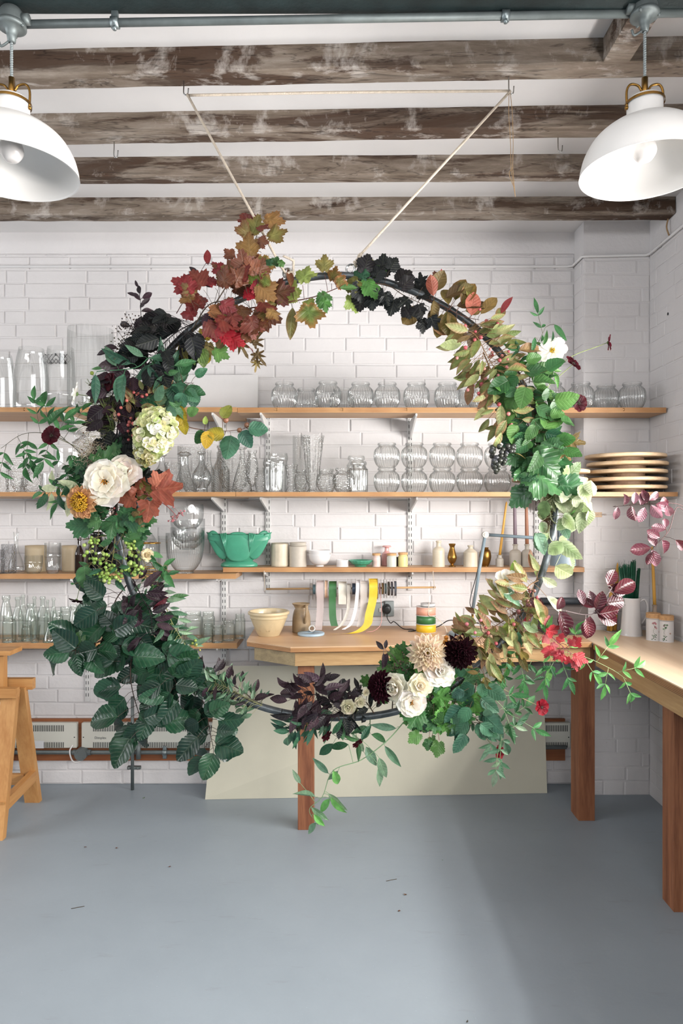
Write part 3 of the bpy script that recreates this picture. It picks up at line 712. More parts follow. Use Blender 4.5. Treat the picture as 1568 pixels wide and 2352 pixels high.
# ================================================================== glass, pots and tools on the shelves
PROF = {
 'jar': [(0,.005),(.60,0),(.66,.01),(.80,.10),(.95,.28),(1,.46),(.98,.62),(.88,.76),(.72,.85),(.66,.875),(.66,.90),(.72,.91),(.735,.935),(.72,.965),(.69,1.0)],
 'tumbler': [(0,.01),(.66,0),(.72,.02),(.80,.2),(.86,.5),(.93,.8),(1,1)],
 'stackglass': [(0,.01),(.60,0),(.72,.04),(.86,.18),(.92,.35),(.94,.52),(.94,.53),(1,.56),(1,.8),(.99,1)],
 'straight': [(0,.01),(.94,0),(.98,.02),(1,.06),(1,.5),(1,1)],
 'jamjar': [(0,.01),(.90,0),(.97,.02),(1,.08),(1,.6),(1,.74),(.95,.80),(.84,.84),(.82,.86),(.86,.865),(.86,.90),(.82,.91),(.86,.93),(.86,.97),(.84,1)],
 'bottle': [(0,.01),(.93,0),(.99,.02),(1,.06),(1,.48),(.98,.54),(.80,.63),(.48,.74),(.40,.80),(.37,.90),(.37,.925),(.47,.93),(.47,.975),(.40,1)],
 'milk': [(0,.01),(.90,0),(.98,.03),(1,.10),(1,.45),(.95,.55),(.72,.72),(.55,.84),(.53,.90),(.62,.91),(.63,.96),(.58,1)],
 'flask': [(0,.01),(.92,0),(1,.04),(.99,.10),(.80,.32),(.45,.62),(.32,.76),(.31,.9),(.40,.92),(.42,.97),(.38,1)],
 'round_decanter': [(0,.01),(.62,0),(.66,.03),(.62,.10),(.72,.16),(.95,.26),(1,.36),(.94,.46),(.70,.56),(.42,.66),(.27,.76),(.23,.86),(.24,.92),(.42,.95),(.44,.98),(.36,1)],
 'bell_decanter': [(0,.01),(.95,0),(1,.03),(.97,.09),(.80,.22),(.60,.38),(.44,.55),(.36,.70),(.35,.86),(.40,.90),(.60,.93),(.60,.95),(.36,1)],
 'bottle_decanter': [(0,.01),(.95,0),(1,.03),(1,.08),(1,.42),(.98,.48),(.97,.50),(.80,.55),(.50,.66),(.34,.76),(.30,.86),(.31,.93),(.40,.95),(.40,.98),(.36,1)],
 'cone_decanter': [(0,.01),(.92,0),(1,.04),(.98,.12),(.80,.32),(.52,.52),(.32,.66),(.25,.76),(.25,.92),(.46,.97),(.50,.99),(.42,1)],
 'goblet': [(0,.01),(.80,0),(.82,.02),(.30,.05),(.22,.10),(.30,.15),(.66,.24),(.95,.42),(1,.56),(.88,.74),(.62,.86),(.60,.9),(.78,.96),(.82,1)],
 'waisted': [(0,.01),(.80,0),(.84,.03),(.70,.12),(.62,.30),(.62,.46),(.70,.65),(.86,.85),(1,1)],
 'trumpet': [(0,.01),(.50,0),(.52,.03),(.40,.06),(.34,.10),(.44,.16),(.58,.26),(.62,.34),(.60,.40),(.66,.5),(.76,.7),(.88,.88),(1,1)],
 'squat': [(0,.01),(.55,0),(.62,.02),(.80,.14),(.97,.36),(1,.50),(.92,.68),(.72,.80),(.66,.84),(.66,.87),(.72,.88),(.74,.94),(.70,1)],
 'coverjar': [(0,.01),(.90,0),(.94,.03),(.92,.1),(.92,.7),(.94,.74),(.80,.80),(.70,.85),(.70,.88),(.80,.89),(.80,.96),(.72,1)],
 'cutjar': [(0,.01),(.86,0),(.90,.03),(.86,.08),(.88,.4),(.92,.70),(.94,.80),(1,.84),(1,.92),(.96,.95),(.94,1)],
 'bowl': [(0,.01),(.42,0),(.46,.02),(.44,.05),(.60,.12),(.84,.32),(.95,.55),(.99,.8),(1,1)],
 'cloche': [(0,.004),(.90,0),(.98,.02),(1,.06),(.98,.3),(.92,.6),(.80,.85),(.72,.95),(.70,1)],
 'taper': [(0,.004),(.55,0),(.62,.01),(.80,.08),(.97,.18),(1,.22),(.98,.5),(.92,.8),(.86,1)],
 'dome': [(0,.004),(.95,0),(1,.01),(1,.35),(.97,.44),(.84,.53),(.55,.61),(.25,.66),(.14,.70),(.14,.94),(.17,1)],
 'budvase': [(0,.01),(.92,0),(1,.06),(.98,.14),(.78,.30),(.45,.46),(.28,.58),(.26,.8),(.32,.95),(.38,1)],
}
SHELF = {1: Z1, 2: Z2, 3: Z3L, 33: Z3, 4: Z4, 0: BH + .0006}
def vessel(name, label, cat, sh, px, ptop, wpx, d, prof, m, flute=None, group=None, seg=40, thick=False, sq=1.0, z=None):
    zs = SHELF[sh] if z is None else z
    h = zat(ptop, d) - zs; r = wpx / 2 / F * d; X = xat(px, d)
    pr = smooth_prof([(a * r, b * h) for a, b in PROF[prof]], 3)
    if thick:
        pr = pr + [(max(0, a - r * .07), b) for a, b in pr[::-1]]
        pr = [(a, max(b, .004)) if i >= len(pr) // 2 else (a, b) for i, (a, b) in enumerate(pr)]
    fl = None
    if flute: fl = (flute[0], flute[1], flute[2] * h, flute[3] * h); seg = flute[0] * 6
    o = obj(name, MB().lathe(pr, seg, fl), m, None, (X, d, zs + .0006), True)
    return tag(o, label, cat, group)

# --- top shelf: fluted jars
jar0 = None
def fluted(px, d, z, label, group, h=.143, r=.0675):
    global jar0
    if jar0 is None:
        pr = smooth_prof([(a * r, b * h) for a, b in PROF['jar']], 3)
        jar0 = obj('fluted_jar', MB().lathe(pr, 26 * 7, (26, .055, .006, h * .80)), M_flute); o = jar0
    else:
        o = jar0.copy(); COL.objects.link(o)
    o.location = (xat(px, d), d, z + .0006); o.rotation_euler = (0, 0, R.uniform(0, 6)); tag(o, label, 'jar', group); return o
G1 = 'fluted glass jars along the top shelf'
front = [(653, 'first fluted jar on the top shelf beside the white board'), (753, 'second front fluted jar on the top shelf from the white board'), (828, 'third front fluted jar on the top shelf from the white board'),
 (889, 'fourth front fluted jar on the top shelf from the white board'), (956, 'fifth front fluted jar on the top shelf from the white board'), (1027, 'sixth front fluted jar on the top shelf, last before the pink berries'),
 (1103, 'fluted jar on the top shelf mostly hidden behind the spindle berries'), (1268, 'fluted jar on the top shelf half hidden by stems of dark red flowers'), (1333, 'fluted jar on the top shelf directly above the low dark red flower'),
 (1391, 'fluted jar on the top shelf, second from the corner wall'), (1451, 'fluted jar on the top shelf, nearest the corner wall')]
for px, lb in front: fluted(px, {753: 3.60, 1391: 3.70}.get(px, 3.63), Z1, lb, G1)
for px, lb in ((703, 'fluted jar set back on the top shelf between first and second jars'), (785, 'fluted jar set back on the top shelf between second and third jars'), (1074, 'fluted jar set back on the top shelf just before the spindle berries')):
    fluted(px, 3.80, Z1, lb, G1)
G2 = 'stacked fluted glass jars on the second shelf'
for i, px in enumerate((888, 951, 1015, 1078, 1142)):
    d = 3.64; hh = .1345; w = ('first', 'second', 'third', 'fourth', 'fifth')[i]
    o = fluted(px, d, Z2 + .0005, f'lower fluted jar of the {w} stack counted from the tall ribbed storage jar', G2); o.scale = (1, 1, .94)
    o = fluted(px, d, Z2 + .136, f'upper fluted jar of the {w} stack counted from the tall ribbed storage jar', G2); o.scale = (1, 1, .92)

# --- top shelf: tall vases, wire grille, white board
vessel('glass_vase', 'tall glass vase narrowing to its mouth, left of the wire grille', 'vase', 1, 72, 801, 78, 3.66, 'cloche', M_clear)
vessel('glass_vase', 'tall clear vase with tapered foot standing in front of the black wire grille', 'vase', 1, 139, 800, 66, 3.60, 'taper', M_clear)
vessel('glass_vase', 'widest tall ribbed glass cylinder on the top shelf, next to the wreath foliage', 'vase', 1, 208, 757, 100, 3.77, 'straight', M_clear, (30, .012, .03, .98))
vessel('glass_vase', 'glass vase cut by the photo edge at the end of the top shelf', 'vase', 1, 2, 815, 66, 3.68, 'cloche', M_clear)
vessel('glass_bowl', 'low clear glass bowl at the foot of the wide glass cylinder', 'bowl', 1, 206, 912, 34, 3.60, 'bowl', M_clear)
g0 = MB(); rr = random.Random(5)
for k in range(7):
    for s in (-1, 1):
        x = -.06 + k * .021
        g0.tube([(x, -.004, -.028), (x + s * .022, -.004, 0), (x, -.004, .028)] if rr.random() < .8 else [(x, -.004, -.028), (x + s * .022, -.004, .002)], .0018, 5)
for k in range(5): g0.box((-.06 + k * .028, -.006, rr.choice((-.03, .018))), (-.052 + k * .028, -.001, rr.choice((-.014, .032))))
tag(obj('wire_grille', g0, M_black, None, (xat(127, 3.905), 3.912, zat(824, 3.905))), 'small black wire grille on the brick wall behind the tall vases', 'grille')
tag(obj('white_board', MB().box((-.228, 0, 0), (.232, .02, .235), bev=.002), M_ceil, None, (xat(497, 3.86), 3.86, Z1 + .0005), rot=(-.05, 0, 0)), 'blank white rectangular board leaning on the wall behind yellow leaves', 'board')

# --- second shelf: pressed glass from the photo edge to the jars
V = vessel
V('glass_tumbler', 'pressed glass tumbler at the photo edge of the second shelf', 'tumbler', 2, 6, 1070, 30, 3.52, 'tumbler', M_cut)
V('glass_vase', 'flared cut-glass vase under the jasmine leaves on the second shelf', 'vase', 2, 44, 1060, 62, 3.60, 'trumpet', M_cut)
V('glass_tumbler', 'stout cut-glass tumbler in front of the flared vase', 'tumbler', 2, 33, 1098, 40, 3.50, 'tumbler', M_cut)
V('glass_bowl', 'round cut-glass bowl beside the flared vase on the second shelf', 'bowl', 2, 75, 1076, 48, 3.56, 'squat', M_cut)
V('glass_cup', 'small clear glass cup right of the round cut bowl', 'cup', 2, 112, 1088, 28, 3.54, 'straight', M_clear, (14, .03, .05, .9))
V('glass_cup', 'small clear glass cup below the tilted glass jug', 'cup', 2, 142, 1088, 26, 3.54, 'tumbler', M_cut)
V('glass_cup', 'small knobbly glass cup behind the peach dahlia', 'cup', 2, 174, 1086, 30, 3.54, 'cutjar', M_dimple)
V('glass_bowl', 'deep clear bowl propping up the tilted jug', 'bowl', 2, 168, 1034, 84, 3.72, 'bowl', M_clear)
t = thing('glass_jug', 'tilted pressed-glass jug with handle on its side above the small cups', 'jug', (xat(168, 3.64), 3.70, zat(1030, 3.64) - .003), rot=(radians(-20), radians(52), 0))
pr = smooth_prof([(0, .003), (.048, 0), (.05, .01), (.052, .05), (.056, .09), (.066, .125), (.070, .14)], 3)
obj('body', MB().lathe(pr, 48), M_cut, t)
obj('handle', MB().tube(smooth_path([(-.05, 0, .03), (-.085, 0, .045), (-.092, 0, .085), (-.08, 0, .115), (-.058, 0, .115)], 6), .007, 8), M_flute, t)
V('glass_bowl', 'cut-glass bowl rim showing behind the bell decanter', 'bowl', 2, 440, 1025, 64, 3.80, 'bowl', M_cut)
V('glass_bowl', 'dark-patterned cut bowl behind the first round decanter', 'bowl', 2, 398, 1061, 40, 3.76, 'cutjar', M_cut)
V('glass_decanter', 'round-bellied decanter beside the white hydrangea', 'decanter', 2, 372, 1042, 47, 3.56, 'round_decanter', M_smoke)
V('glass_decanter', 'bell-shaped ribbed decanter right of the hydrangea', 'decanter', 2, 423, 1038, 52, 3.58, 'bell_decanter', M_flute, (22, .03, .02, .55))
V('glass_decanter', 'round-bellied decanter with stepped foot beside the herringbone decanter', 'decanter', 2, 463, 1037, 43, 3.54, 'round_decanter', M_smoke)
V('glass_stopper_bottle', 'slim stoppered glass bottle behind the stepped-foot decanter', 'bottle', 2, 480, 1034, 26, 3.72, 'bottle_decanter', M_cut)
V('glass_decanter', 'herringbone-cut decanter with long neck under the hazel leaves', 'decanter', 2, 506, 1024, 42, 3.58, 'bottle_decanter', M_herring)
V('glass_bowl', 'large cut-glass bowl with star cuts behind the cone decanter', 'bowl', 2, 537, 1039, 78, 3.76, 'bowl', M_cut)
V('glass_decanter', 'cone-shaped cut decanter with plain tall neck', 'decanter', 2, 556, 1027, 46, 3.60, 'cone_decanter', M_cut)
V('glass_goblet', 'cut-glass goblet on a narrow foot beside the cone decanter', 'goblet', 2, 579, 1034, 28, 3.50, 'goblet', M_cut)
V('glass_jar', 'small dark-cut lidded jar behind the goblet', 'jar', 2, 597, 1074, 26, 3.64, 'squat', M_cut)
V('glass_jar', 'pillar-cut glass jar with wide collar beside the waisted vase', 'jar', 2, 628, 1056, 48, 3.55, 'cutjar', M_flute, (14, .05, .05, .72))
V('glass_bowl', 'tall castellated glass bowl behind the pillar-cut jar', 'bowl', 2, 638, 1041, 46, 3.78, 'cutjar', M_clear)
V('glass_vase', 'small waisted cut-glass vase in front of the tall trumpet vase', 'vase', 2, 669, 1067, 33, 3.53, 'waisted', M_cut)
V('glass_jar', 'small dark squat glass jar between waisted and trumpet vases', 'jar', 2, 691, 1079, 30, 3.66, 'squat', M_cut)
V('glass_vase', 'tallest cut-glass trumpet vase on the second shelf', 'vase', 2, 718, 1001, 54, 3.62, 'trumpet', M_cut, (16, .05, .1, .95))
V('glass_vase', 'tall straight herringbone vase behind the trumpet vase', 'vase', 2, 692, 1001, 40, 3.80, 'straight', M_herring)
V('glass_jar', 'squat diamond-cut jar beside the trumpet vase', 'jar', 2, 749, 1077, 47, 3.54, 'squat', M_cut)
V('glass_jar', 'round diamond-cut jar in front of the tall ribbed storage jar', 'jar', 2, 789, 1075, 52, 3.50, 'squat', M_cut)
V('glass_storage_jar', 'tall ribbed storage jar next to the stacked fluted jars', 'jar', 2, 823, 1060, 46, 3.60, 'coverjar', M_flute, (20, .03, .03, .78))
V('glass_storage_jar', 'tall clear storage jar standing behind the ribbed one', 'jar', 2, 818, 1047, 48, 3.78, 'coverjar', M_clear)

# --- round wooden boards with a foot
def cake_board(px, d, z, r, label):
    t = thing('wooden_board', label, 'board', (xat(px, d), d, z), 'round wooden cake boards piled on the second shelf')
    obj('foot', MB().lathe([(0, 0), (r * .45, 0), (r * .46, .002), (r * .46, .017), (0, .017)], 40), wood('dark_board_foot', '#8a6d52', '#b3937a', 'x', .6), t, smooth=False)
    obj('disc', sharpl(r), M_disc, t, smooth=True); return t
def sharpl(r):
    return MB().lathe([(0, .017), (r * .97, .017), (r * .99, .0185), (r, .022), (r, .029), (r * .99, .0335), (r * .97, .035), (0, .035)], 72)
zb = Z2 + .0005
for i, dx in enumerate((3, 5, 4, 6, 2)):
    cake_board(1433 + dx, 3.555, zb + i * .0402, .199, ('bottom', 'second', 'third', 'fourth', 'topmost')[i] + ' round wooden board of the taller pile in the corner' + (', counted upward' if 0 < i < 4 else ''))
for i, dx in enumerate((0, -1, 4)):
    cake_board(1262 + dx, 3.545, zb + i * .0402, .19, ('bottom', 'middle', 'topmost')[i] + ' round wooden board of the lower pile behind the wreath leaves')

# --- third shelf, glass end
V('glass_tumbler', 'grey hobnail tumbler at the end of the shelf with the brown bottles', 'tumbler', 3, 20, 1250, 32, 3.72, 'straight', M_dimple)
V('glass_tumbler', 'hobnail tumbler cut by the photo edge on the brown bottle shelf', 'tumbler', 3, -4, 1262, 26, 3.68, 'straight', M_dimple)
V('glass_vase', 'glass bud vase with slim neck behind the hobnail tumbler', 'vase', 3, 37, 1222, 34, 3.80, 'budvase', M_clear)
V('ceramic_pot', 'beige ceramic pot behind the short tumbler', 'pot', 3, 82, 1253, 46, 3.80, 'straight', mat('beige_ceramic', '#b9a689', .5, var=.08), thick=True)
V('glass_tumbler', 'short round-bottomed tumbler in front of the beige pot', 'tumbler', 3, 77, 1276, 40, 3.69, 'stackglass', M_clear, (18, .012, .1, .5))
V('glass_tumbler', 'tall round-bottomed tumbler between two beige pots', 'tumbler', 3, 121, 1247, 36, 3.69, 'stackglass', M_clear, (18, .012, .1, .5))
V('ceramic_pot', 'beige ceramic pot next to the brown bottle', 'pot', 3, 160, 1253, 34, 3.82, 'straight', mat('beige_ceramic', '#b9a689', .5), thick=True)
V('glass_bottle', 'slim brown glass bottle standing by the beige pot', 'bottle', 3, 182, 1235, 20, 3.69, 'bottle', M_brown)
V('glass_bottle', 'wide black bottle behind the green berries', 'bottle', 3, 222, 1222, 46, 3.80, 'milk', M_blackglass)
V('glass_bottle', 'black bottle beside the hoop with a short neck', 'bottle', 3, 264, 1232, 42, 3.80, 'milk', M_blackglass)
V('glass_bottle', 'dark bottle behind the hoop tube on the brown bottle shelf', 'bottle', 3, 306, 1248, 30, 3.78, 'bottle', M_blackglass)
V('glass_bottle', 'clear domed bottle with long neck behind the gilt-rimmed jar', 'bottle', 3, 343, 1180, 38, 3.80, 'dome', M_clear)
t = thing('gilt_rimmed_jar', 'glass jar with gilt rim and bands beside the clear cylinder vase', 'jar', (xat(342, 3.70), 3.70, Z3L + .0006))
h = zat(1246, 3.70) - Z3L; r = 25 / F * 3.70
obj('body', MB().lathe(smooth_prof([(0, .002), (r*.9, 0), (r, .006), (r, h*.8), (r, h)], 3), 40), M_clear, t)
for z in (.004, .03, h - .004): obj('gilt_band', MB().tube([(cos(k*pi/20)*r*1.01, sin(k*pi/20)*r*1.01, z) for k in range(40)], .0034, 6, closed=True), M_goldmetal, t)
V('glass_vase', 'slim clear cylinder vase between the gilt jar and ribbed bowl', 'vase', 3, 374, 1231, 21, 3.70, 'straight', M_clear)
V('glass_bowl', 'large ribbed glass bowl on a foot beside the green vase', 'bowl', 3, 425, 1224, 87, 3.71, 'bowl', M_flute, (40, .012, .12, .98))
hb = zat(1224, 3.71)
for (px, y0, y1, w, lb, tilt) in ((430, 1262, 1212, 78, 'lower', .02), (434, 1247, 1194, 78, 'middle', -.06), (434, 1218, 1162, 78, 'top', -.12)):
    o = V('glass_bowl', f'{lb} smoky glass bowl of the nest inside the large ribbed bowl', 'bowl', 3, px, y1, w, 3.71, 'bowl', M_smoke, z=zat(y0, 3.71), group='smoky glass bowls nested in the ribbed bowl'); o.rotation_euler = (0, tilt, 0)

# --- lowest shelf of bottles and jam jars
low = [(14,1368,28,3.80,'milk','milk bottle at the back by the photo edge'), (21,1415,30,3.69,'jamjar','straight jar in front at the photo edge'), (41,1371,25,3.71,'bottle','tall bottle in front, second from the photo edge'),
 (53,1366,20,3.85,'bottle','tall slim bottle at the very back above the two small jars'), (62,1434,24,3.72,'jamjar','squat jar just right of the tall front bottle'), (80,1436,24,3.68,'tumbler','small tapering glass in the front row'),
 (70,1386,26,3.79,'milk','sloping-shouldered bottle behind the squat jar'), (79,1370,17,3.86,'bottle','thin bottle at the back, in the gap behind the sloping-shouldered one'), (98,1370,25,3.78,'bottle','tall wide-shouldered bottle behind the conical flask'),
 (109,1378,15,3.84,'bottle','slim bottle just behind the conical flask'), (123,1373,16,3.82,'bottle','tall slim bottle nearest the dark green leaves'), (114,1428,29,3.69,'flask','conical flask in the front row'),
 (131,1430,24,3.71,'jamjar','jam jar next to the conical flask'), (132,1403,24,3.80,'jamjar','jam jar behind the jar by the flask'), (150,1430,26,3.72,'jamjar','jam jar above the drooping beech leaves'),
 (150,1394,26,3.84,'jamjar','tall jam jar at the back above the beech leaves'), (170,1389,24,3.78,'milk','small milk bottle below the drooping dark flower'), (188,1396,22,3.85,'jamjar','jam jar behind the shelf rail gap'),
 (184,1418,22,3.72,'jamjar','jam jar under the dark beech leaf by the rail'), (208,1429,22,3.70,'waisted','footed glass right behind the beech leaves'), (310,1422,32,3.71,'jamjar','jam jar glimpsed beneath the purple leaves'),
 (397,1405,22,3.80,'jamjar','jam jar at the back left of the widest jar'), (443,1405,44,3.76,'jamjar','widest jam jar on the lowest shelf'), (478,1405,30,3.86,'jamjar','jam jar at the back right of the widest jar'),
 (478,1433,23,3.70,'jamjar','small jar in front, first right of the widest jar'), (499,1436,26,3.68,'jamjar','small jar in front, second right of the widest jar'), (525,1425,29,3.73,'jamjar','wide jar in front at the shelf end'),
 (551,1410,24,3.83,'jamjar','greenish jar at the very end of the lowest shelf'), (365,1424,26,3.72,'jamjar','jam jar beside the small-leaved green stems'), (418,1432,24,3.70,'jamjar','small jar directly in front of the widest jar')]
for (px, y, w_, d, k, lb) in low:
    nm = {'jamjar': 'jam_jar', 'bottle': 'glass_bottle', 'milk': 'glass_bottle', 'flask': 'glass_flask', 'tumbler': 'glass_tumbler', 'waisted': 'footed_glass'}[k]
    if px > 540: d = 3.80
    V(nm, lb + (', lowest shelf' if 'shelf' not in lb else ''), {'jamjar': 'jar', 'milk': 'bottle', 'waisted': 'glass', 'tumbler': 'glass'}.get(k, k), 4, px, y, w_, d, k, M_old, group='clear bottles and jars on the lowest shelf')

# --- green fan vase
t = thing('fan_vase', 'jade green ceramic fan-shaped vase on an oval foot', 'vase', (xat(548, 3.78), 3.80, Z3 + .0006), rot=(0, 0, 0))
u = 3.78 / F
def ovl(rx, ry, z, n=40): return [(rx * cos(2*pi*k/n), ry * sin(2*pi*k/n), z) for k in range(n)]
def stackrings(rings):
    vs = []; n = len(rings[0]); fs = []
    for r_ in rings: vs += r_
    for i in range(len(rings) - 1):
        for k in range(n): fs.append((i*n+k, i*n+(k+1) % n, (i+1)*n+(k+1) % n, (i+1)*n+k))
    return MB().add(vs, fs)
base = stackrings([ovl(.001, .001, 0), ovl(42*u, .055, 0), ovl(43*u, .057, .008), ovl(41*u, .053, .018), ovl(33*u, .045, .028), ovl(30*u, .04, .034), ovl(.001, .001, .034)]); obj('foot', base, M_greenpot, t)
# body: flaring oval with a curled lip at both ends
rings = []
H = 64 * u
for k in range(22):
    s = k / 21; z = .030 + s * H
    rx = (30 + 43 * s ** .85) * u * (1 if s < .9 else 1 + .04 * (s - .9) * 10)
    ry = .036 + .022 * sin(min(1, s * 1.1) * pi / 2)
    ring = []
    for q in range(56):
        a = 2 * pi * q / 56; x, y = cos(a), sin(a); ee = 2 / (2 + .9 * s); x = abs(x) ** ee * (1 if x > 0 else -1); y = abs(y) ** ee * (1 if y > 0 else -1)
        lift = 0
        if s > .75: lift = (s - .75) * 4 * (-.004 * (1 - abs(x) ** 3) + .008 * max(0, abs(x) - .8) * 5)
        ring.append((rx * x, ry * y, z + lift))
    rings.append(ring)
rings += [[(x * .96, y * .92, z - .002 - .012 * j) for (x, y, z) in rings[-1]] for j in range(1, 4)]
obj('body', stackrings(rings), M_greenpot, t)
# front lobes: round central shield and side petals
pm = MB()
def shield(cx, cz, rx, rz, ry, tw=0):
    vs = []; fs = []; n = 28
    for i in range(8):
        q = i / 7 * pi / 2; sq_ = sin(q) ** .45
        for k in range(n):
            a = 2 * pi * k / n; e = 2.6
            sx = abs(cos(a)) ** (2/e) * (1 if cos(a) > 0 else -1); sz = abs(sin(a)) ** (2/e) * (1 if sin(a) > 0 else -1)
            xx = rx * sx * cos(q); zz_ = rz * sz * cos(q)
            vs.append((cx + xx * cos(tw) - zz_ * sin(tw), -ry[0] - ry[1] * sq_ + .06 * abs(cx + xx) ** 2 / .1, cz + xx * sin(tw) + zz_ * cos(tw)))
    for i in range(7):
        for k in range(n): fs.append((i*n+k, i*n+(k+1) % n, (i+1)*n+(k+1) % n, (i+1)*n+k))
    pm.add(vs, fs)
shield(0, .030 + 34 * u, 30 * u, 34 * u, (.050, .010))
for sgn in (-1, 1): shield(sgn * 47 * u, .034 + 36 * u, 15 * u, 36 * u, (.034, .010), -sgn * .5)
for sgn in (-1, 1):
    for j in range(4):
        a = sgn * (.15 + .13 * j); b0 = Vector((sgn * 27 * u, -.054, .030 + 22 * u)); b1 = Vector((sgn * (27 + 4 * j) * u, -.060, .030 + (66 - j * .6) * u))
        pm.tube(smooth_path([b0, (b0 + b1) / 2 + Vector((0, -.004, 0)), b1], 4), [.002] + [.0032] * 6 + [.0036, .003][:2], 8) if False else pm.tube([b0, (b0 + b1) / 2 + Vector((0, -.004, 0)), b1], [.0015, .0034, .0042], 8)
obj('moulded_lobes', pm, M_greenpot, t)

# --- narrow shelf above the bench
def lathe_thing(name, label, cat, sh, px, ptop, w_, d, prof, m, group=None, flute=None):
    PROF['_'] = prof; return vessel(name, label, cat, sh, px, ptop, w_, d, '_', m, flute, group, 36)
cyl = [(0,.005),(.93,0),(.98,.02),(1,.06),(1,.94),(.99,.98),(.95,1),(.86,.98),(.84,.9),(.84,.3),(0,.3)]
lathe_thing('stoneware_pot', 'straight fluted cream stoneware pot next to the green vase', 'pot', 33, 643, 1248, 40, 3.82, cyl, M_stonew, flute=(14, .012, .05, .95))
lathe_thing('stoneware_jar', 'pale stoneware jar with a shouldered rim, beside the fluted pot', 'jar', 33, 684, 1246, 40, 3.81, [(0,.005),(.95,0),(1,.03),(1,.80),(.97,.86),(.90,.90),(.90,.94),(.97,.95),(.97,1),(.84,1),(.82,.9),(.84,.3),(0,.3)], M_stone)
b1 = [(0,.01),(.34,0),(.36,.06),(.34,.10),(.62,.22),(.88,.52),(.98,.85),(1,1),(.96,1),(.90,.8),(.6,.3),(0,.16)]
lathe_thing('porcelain_bowl', 'lower white porcelain bowl of the stacked pair', 'bowl', 33, 734, 1273, 52, 3.80, b1, M_porc)
o = lathe_thing('porcelain_bowl', 'upper white porcelain bowl stacked inside another', 'bowl', 33, 733, 1266, 51, 3.80, b1, M_porc); o.location.z += .022; o.scale.z = .80
lathe_thing('porcelain_dish', 'small white porcelain dish between the bowls and green dish', 'dish', 33, 786, 1287, 29, 3.80, [(0,.01),(.90,0),(.96,.1),(1,1),(.92,1),(.88,.3),(0,.2)], M_porc)
pr = smooth_prof([(0, .002), (.030, 0), (.034, .006), (.050, .014), (.060, .026), (.065, .034), (.060, .034), (.045, .018), (0, .010)], 3)
tag(obj('scalloped_dish', MB().lathe(pr, 72, shape=lambda x, y, z, a: (x * (1 + .05 * abs(sin(9*a)) * z / .034), y * (1 + .05 * abs(sin(9*a)) * z / .034))), M_greenpot, None, (xat(828, 3.81), 3.81, Z3 + .0006)), 'green scalloped leaf dish on the narrow shelf', 'dish')
def cork_jar(px, ptop, w_, d, m, label):
    h = zat(ptop, d) - Z3; r = w_ / 2 / F * d
    t = thing('cork_jar', label, 'jar', (xat(px, d), d, Z3 + .0006))
    obj('body', MB().lathe(smooth_prof([(0, .002), (r*.95, 0), (r, .004), (r, h*.66), (r*.94, h*.74), (r*.84, h*.80), (r*.84, h*.84), (0, h*.84)], 3), 30), m, t)
    obj('cork_lid', MB().lathe([(0, h*.84), (r*.98, h*.841), (r*1.0, h*.86), (r*1.0, h*.98), (r*.96, h), (0, h)], 26), M_cork, t, smooth=False)
cork_jar(864, 1271, 19, 3.80, mat('blush_glaze', '#dcc3bb', .35, var=.12, scale=30), 'small blush cork-lidded jar before the pink bottle')
lathe_thing('glass_bottle', 'small pink bottle with a flat stopper behind cork-lidded jars', 'bottle', 33, 888, 1253, 24, 3.86, [(0,.01),(.9,0),(1,.04),(1,.52),(.9,.60),(.5,.70),(.42,.78),(.42,.9),(.80,.92),(.84,.97),(.6,1),(0,1)], mat('rose_glass', '#d59f9a', .2, var=.08, coat=.4))
cork_jar(899, 1271, 22, 3.79, mat('duck_egg_glaze', '#c9cbc0', .35, var=.08), 'small pale duck-egg cork-lidded jar in front of the pink bottle')
lathe_thing('glass_bottle', 'tiny dark bottle between duck-egg and yellow cork jars', 'bottle', 33, 912, 1280, 12, 3.85, cyl, mat('dark_olive_glass', '#4a4436', .3))
cork_jar(925, 1269, 22, 3.80, mat('lemon_glaze', '#dfd391', .35, var=.06), 'small lemon yellow cork-lidded jar beside the rail')
btl = [(0,.005),(.94,0),(1,.02),(1,.56),(.97,.63),(.80,.71),(.42,.77),(.38,.82),(.38,.93),(.46,.94),(.46,.99),(.36,1),(.3,.95),(0,.95)]
lathe_thing('stone_bottle', 'tall cream stone bottle right of the rail on the narrow shelf', 'bottle', 33, 1007, 1242, 28, 3.80, btl, M_stonew)
lathe_thing('brass_vase', 'slender brass vase between two stone bottles', 'vase', 33, 1038, 1249, 21, 3.79, [(0,.01),(.72,0),(.74,.04),(.40,.08),(.36,.12),(.70,.20),(.98,.34),(1,.44),(.80,.60),(.56,.78),(.52,.86),(.74,.97),(.74,1),(.6,.98),(.4,.8),(0,.8)], M_brass)
lathe_thing('stone_bottle', 'squat cream stone bottle between brass vase and brass urn', 'bottle', 33, 1080, 1253, 32, 3.80, [(0,.005),(.96,0),(1,.03),(1,.60),(.96,.68),(.5,.82),(.34,.86),(.34,.93),(.42,.95),(.42,1),(.3,1),(.3,.9),(0,.9)], M_stonew)
lathe_thing('brass_urn', 'oval brass urn behind the task lamp arm', 'urn', 33, 1114, 1258, 27, 3.81, [(0,.01),(.52,0),(.55,.03),(.70,.12),(.96,.40),(1,.58),(.88,.80),(.58,.92),(.50,.95),(.60,1),(.5,1),(.4,.9),(0,.9)], M_brass)
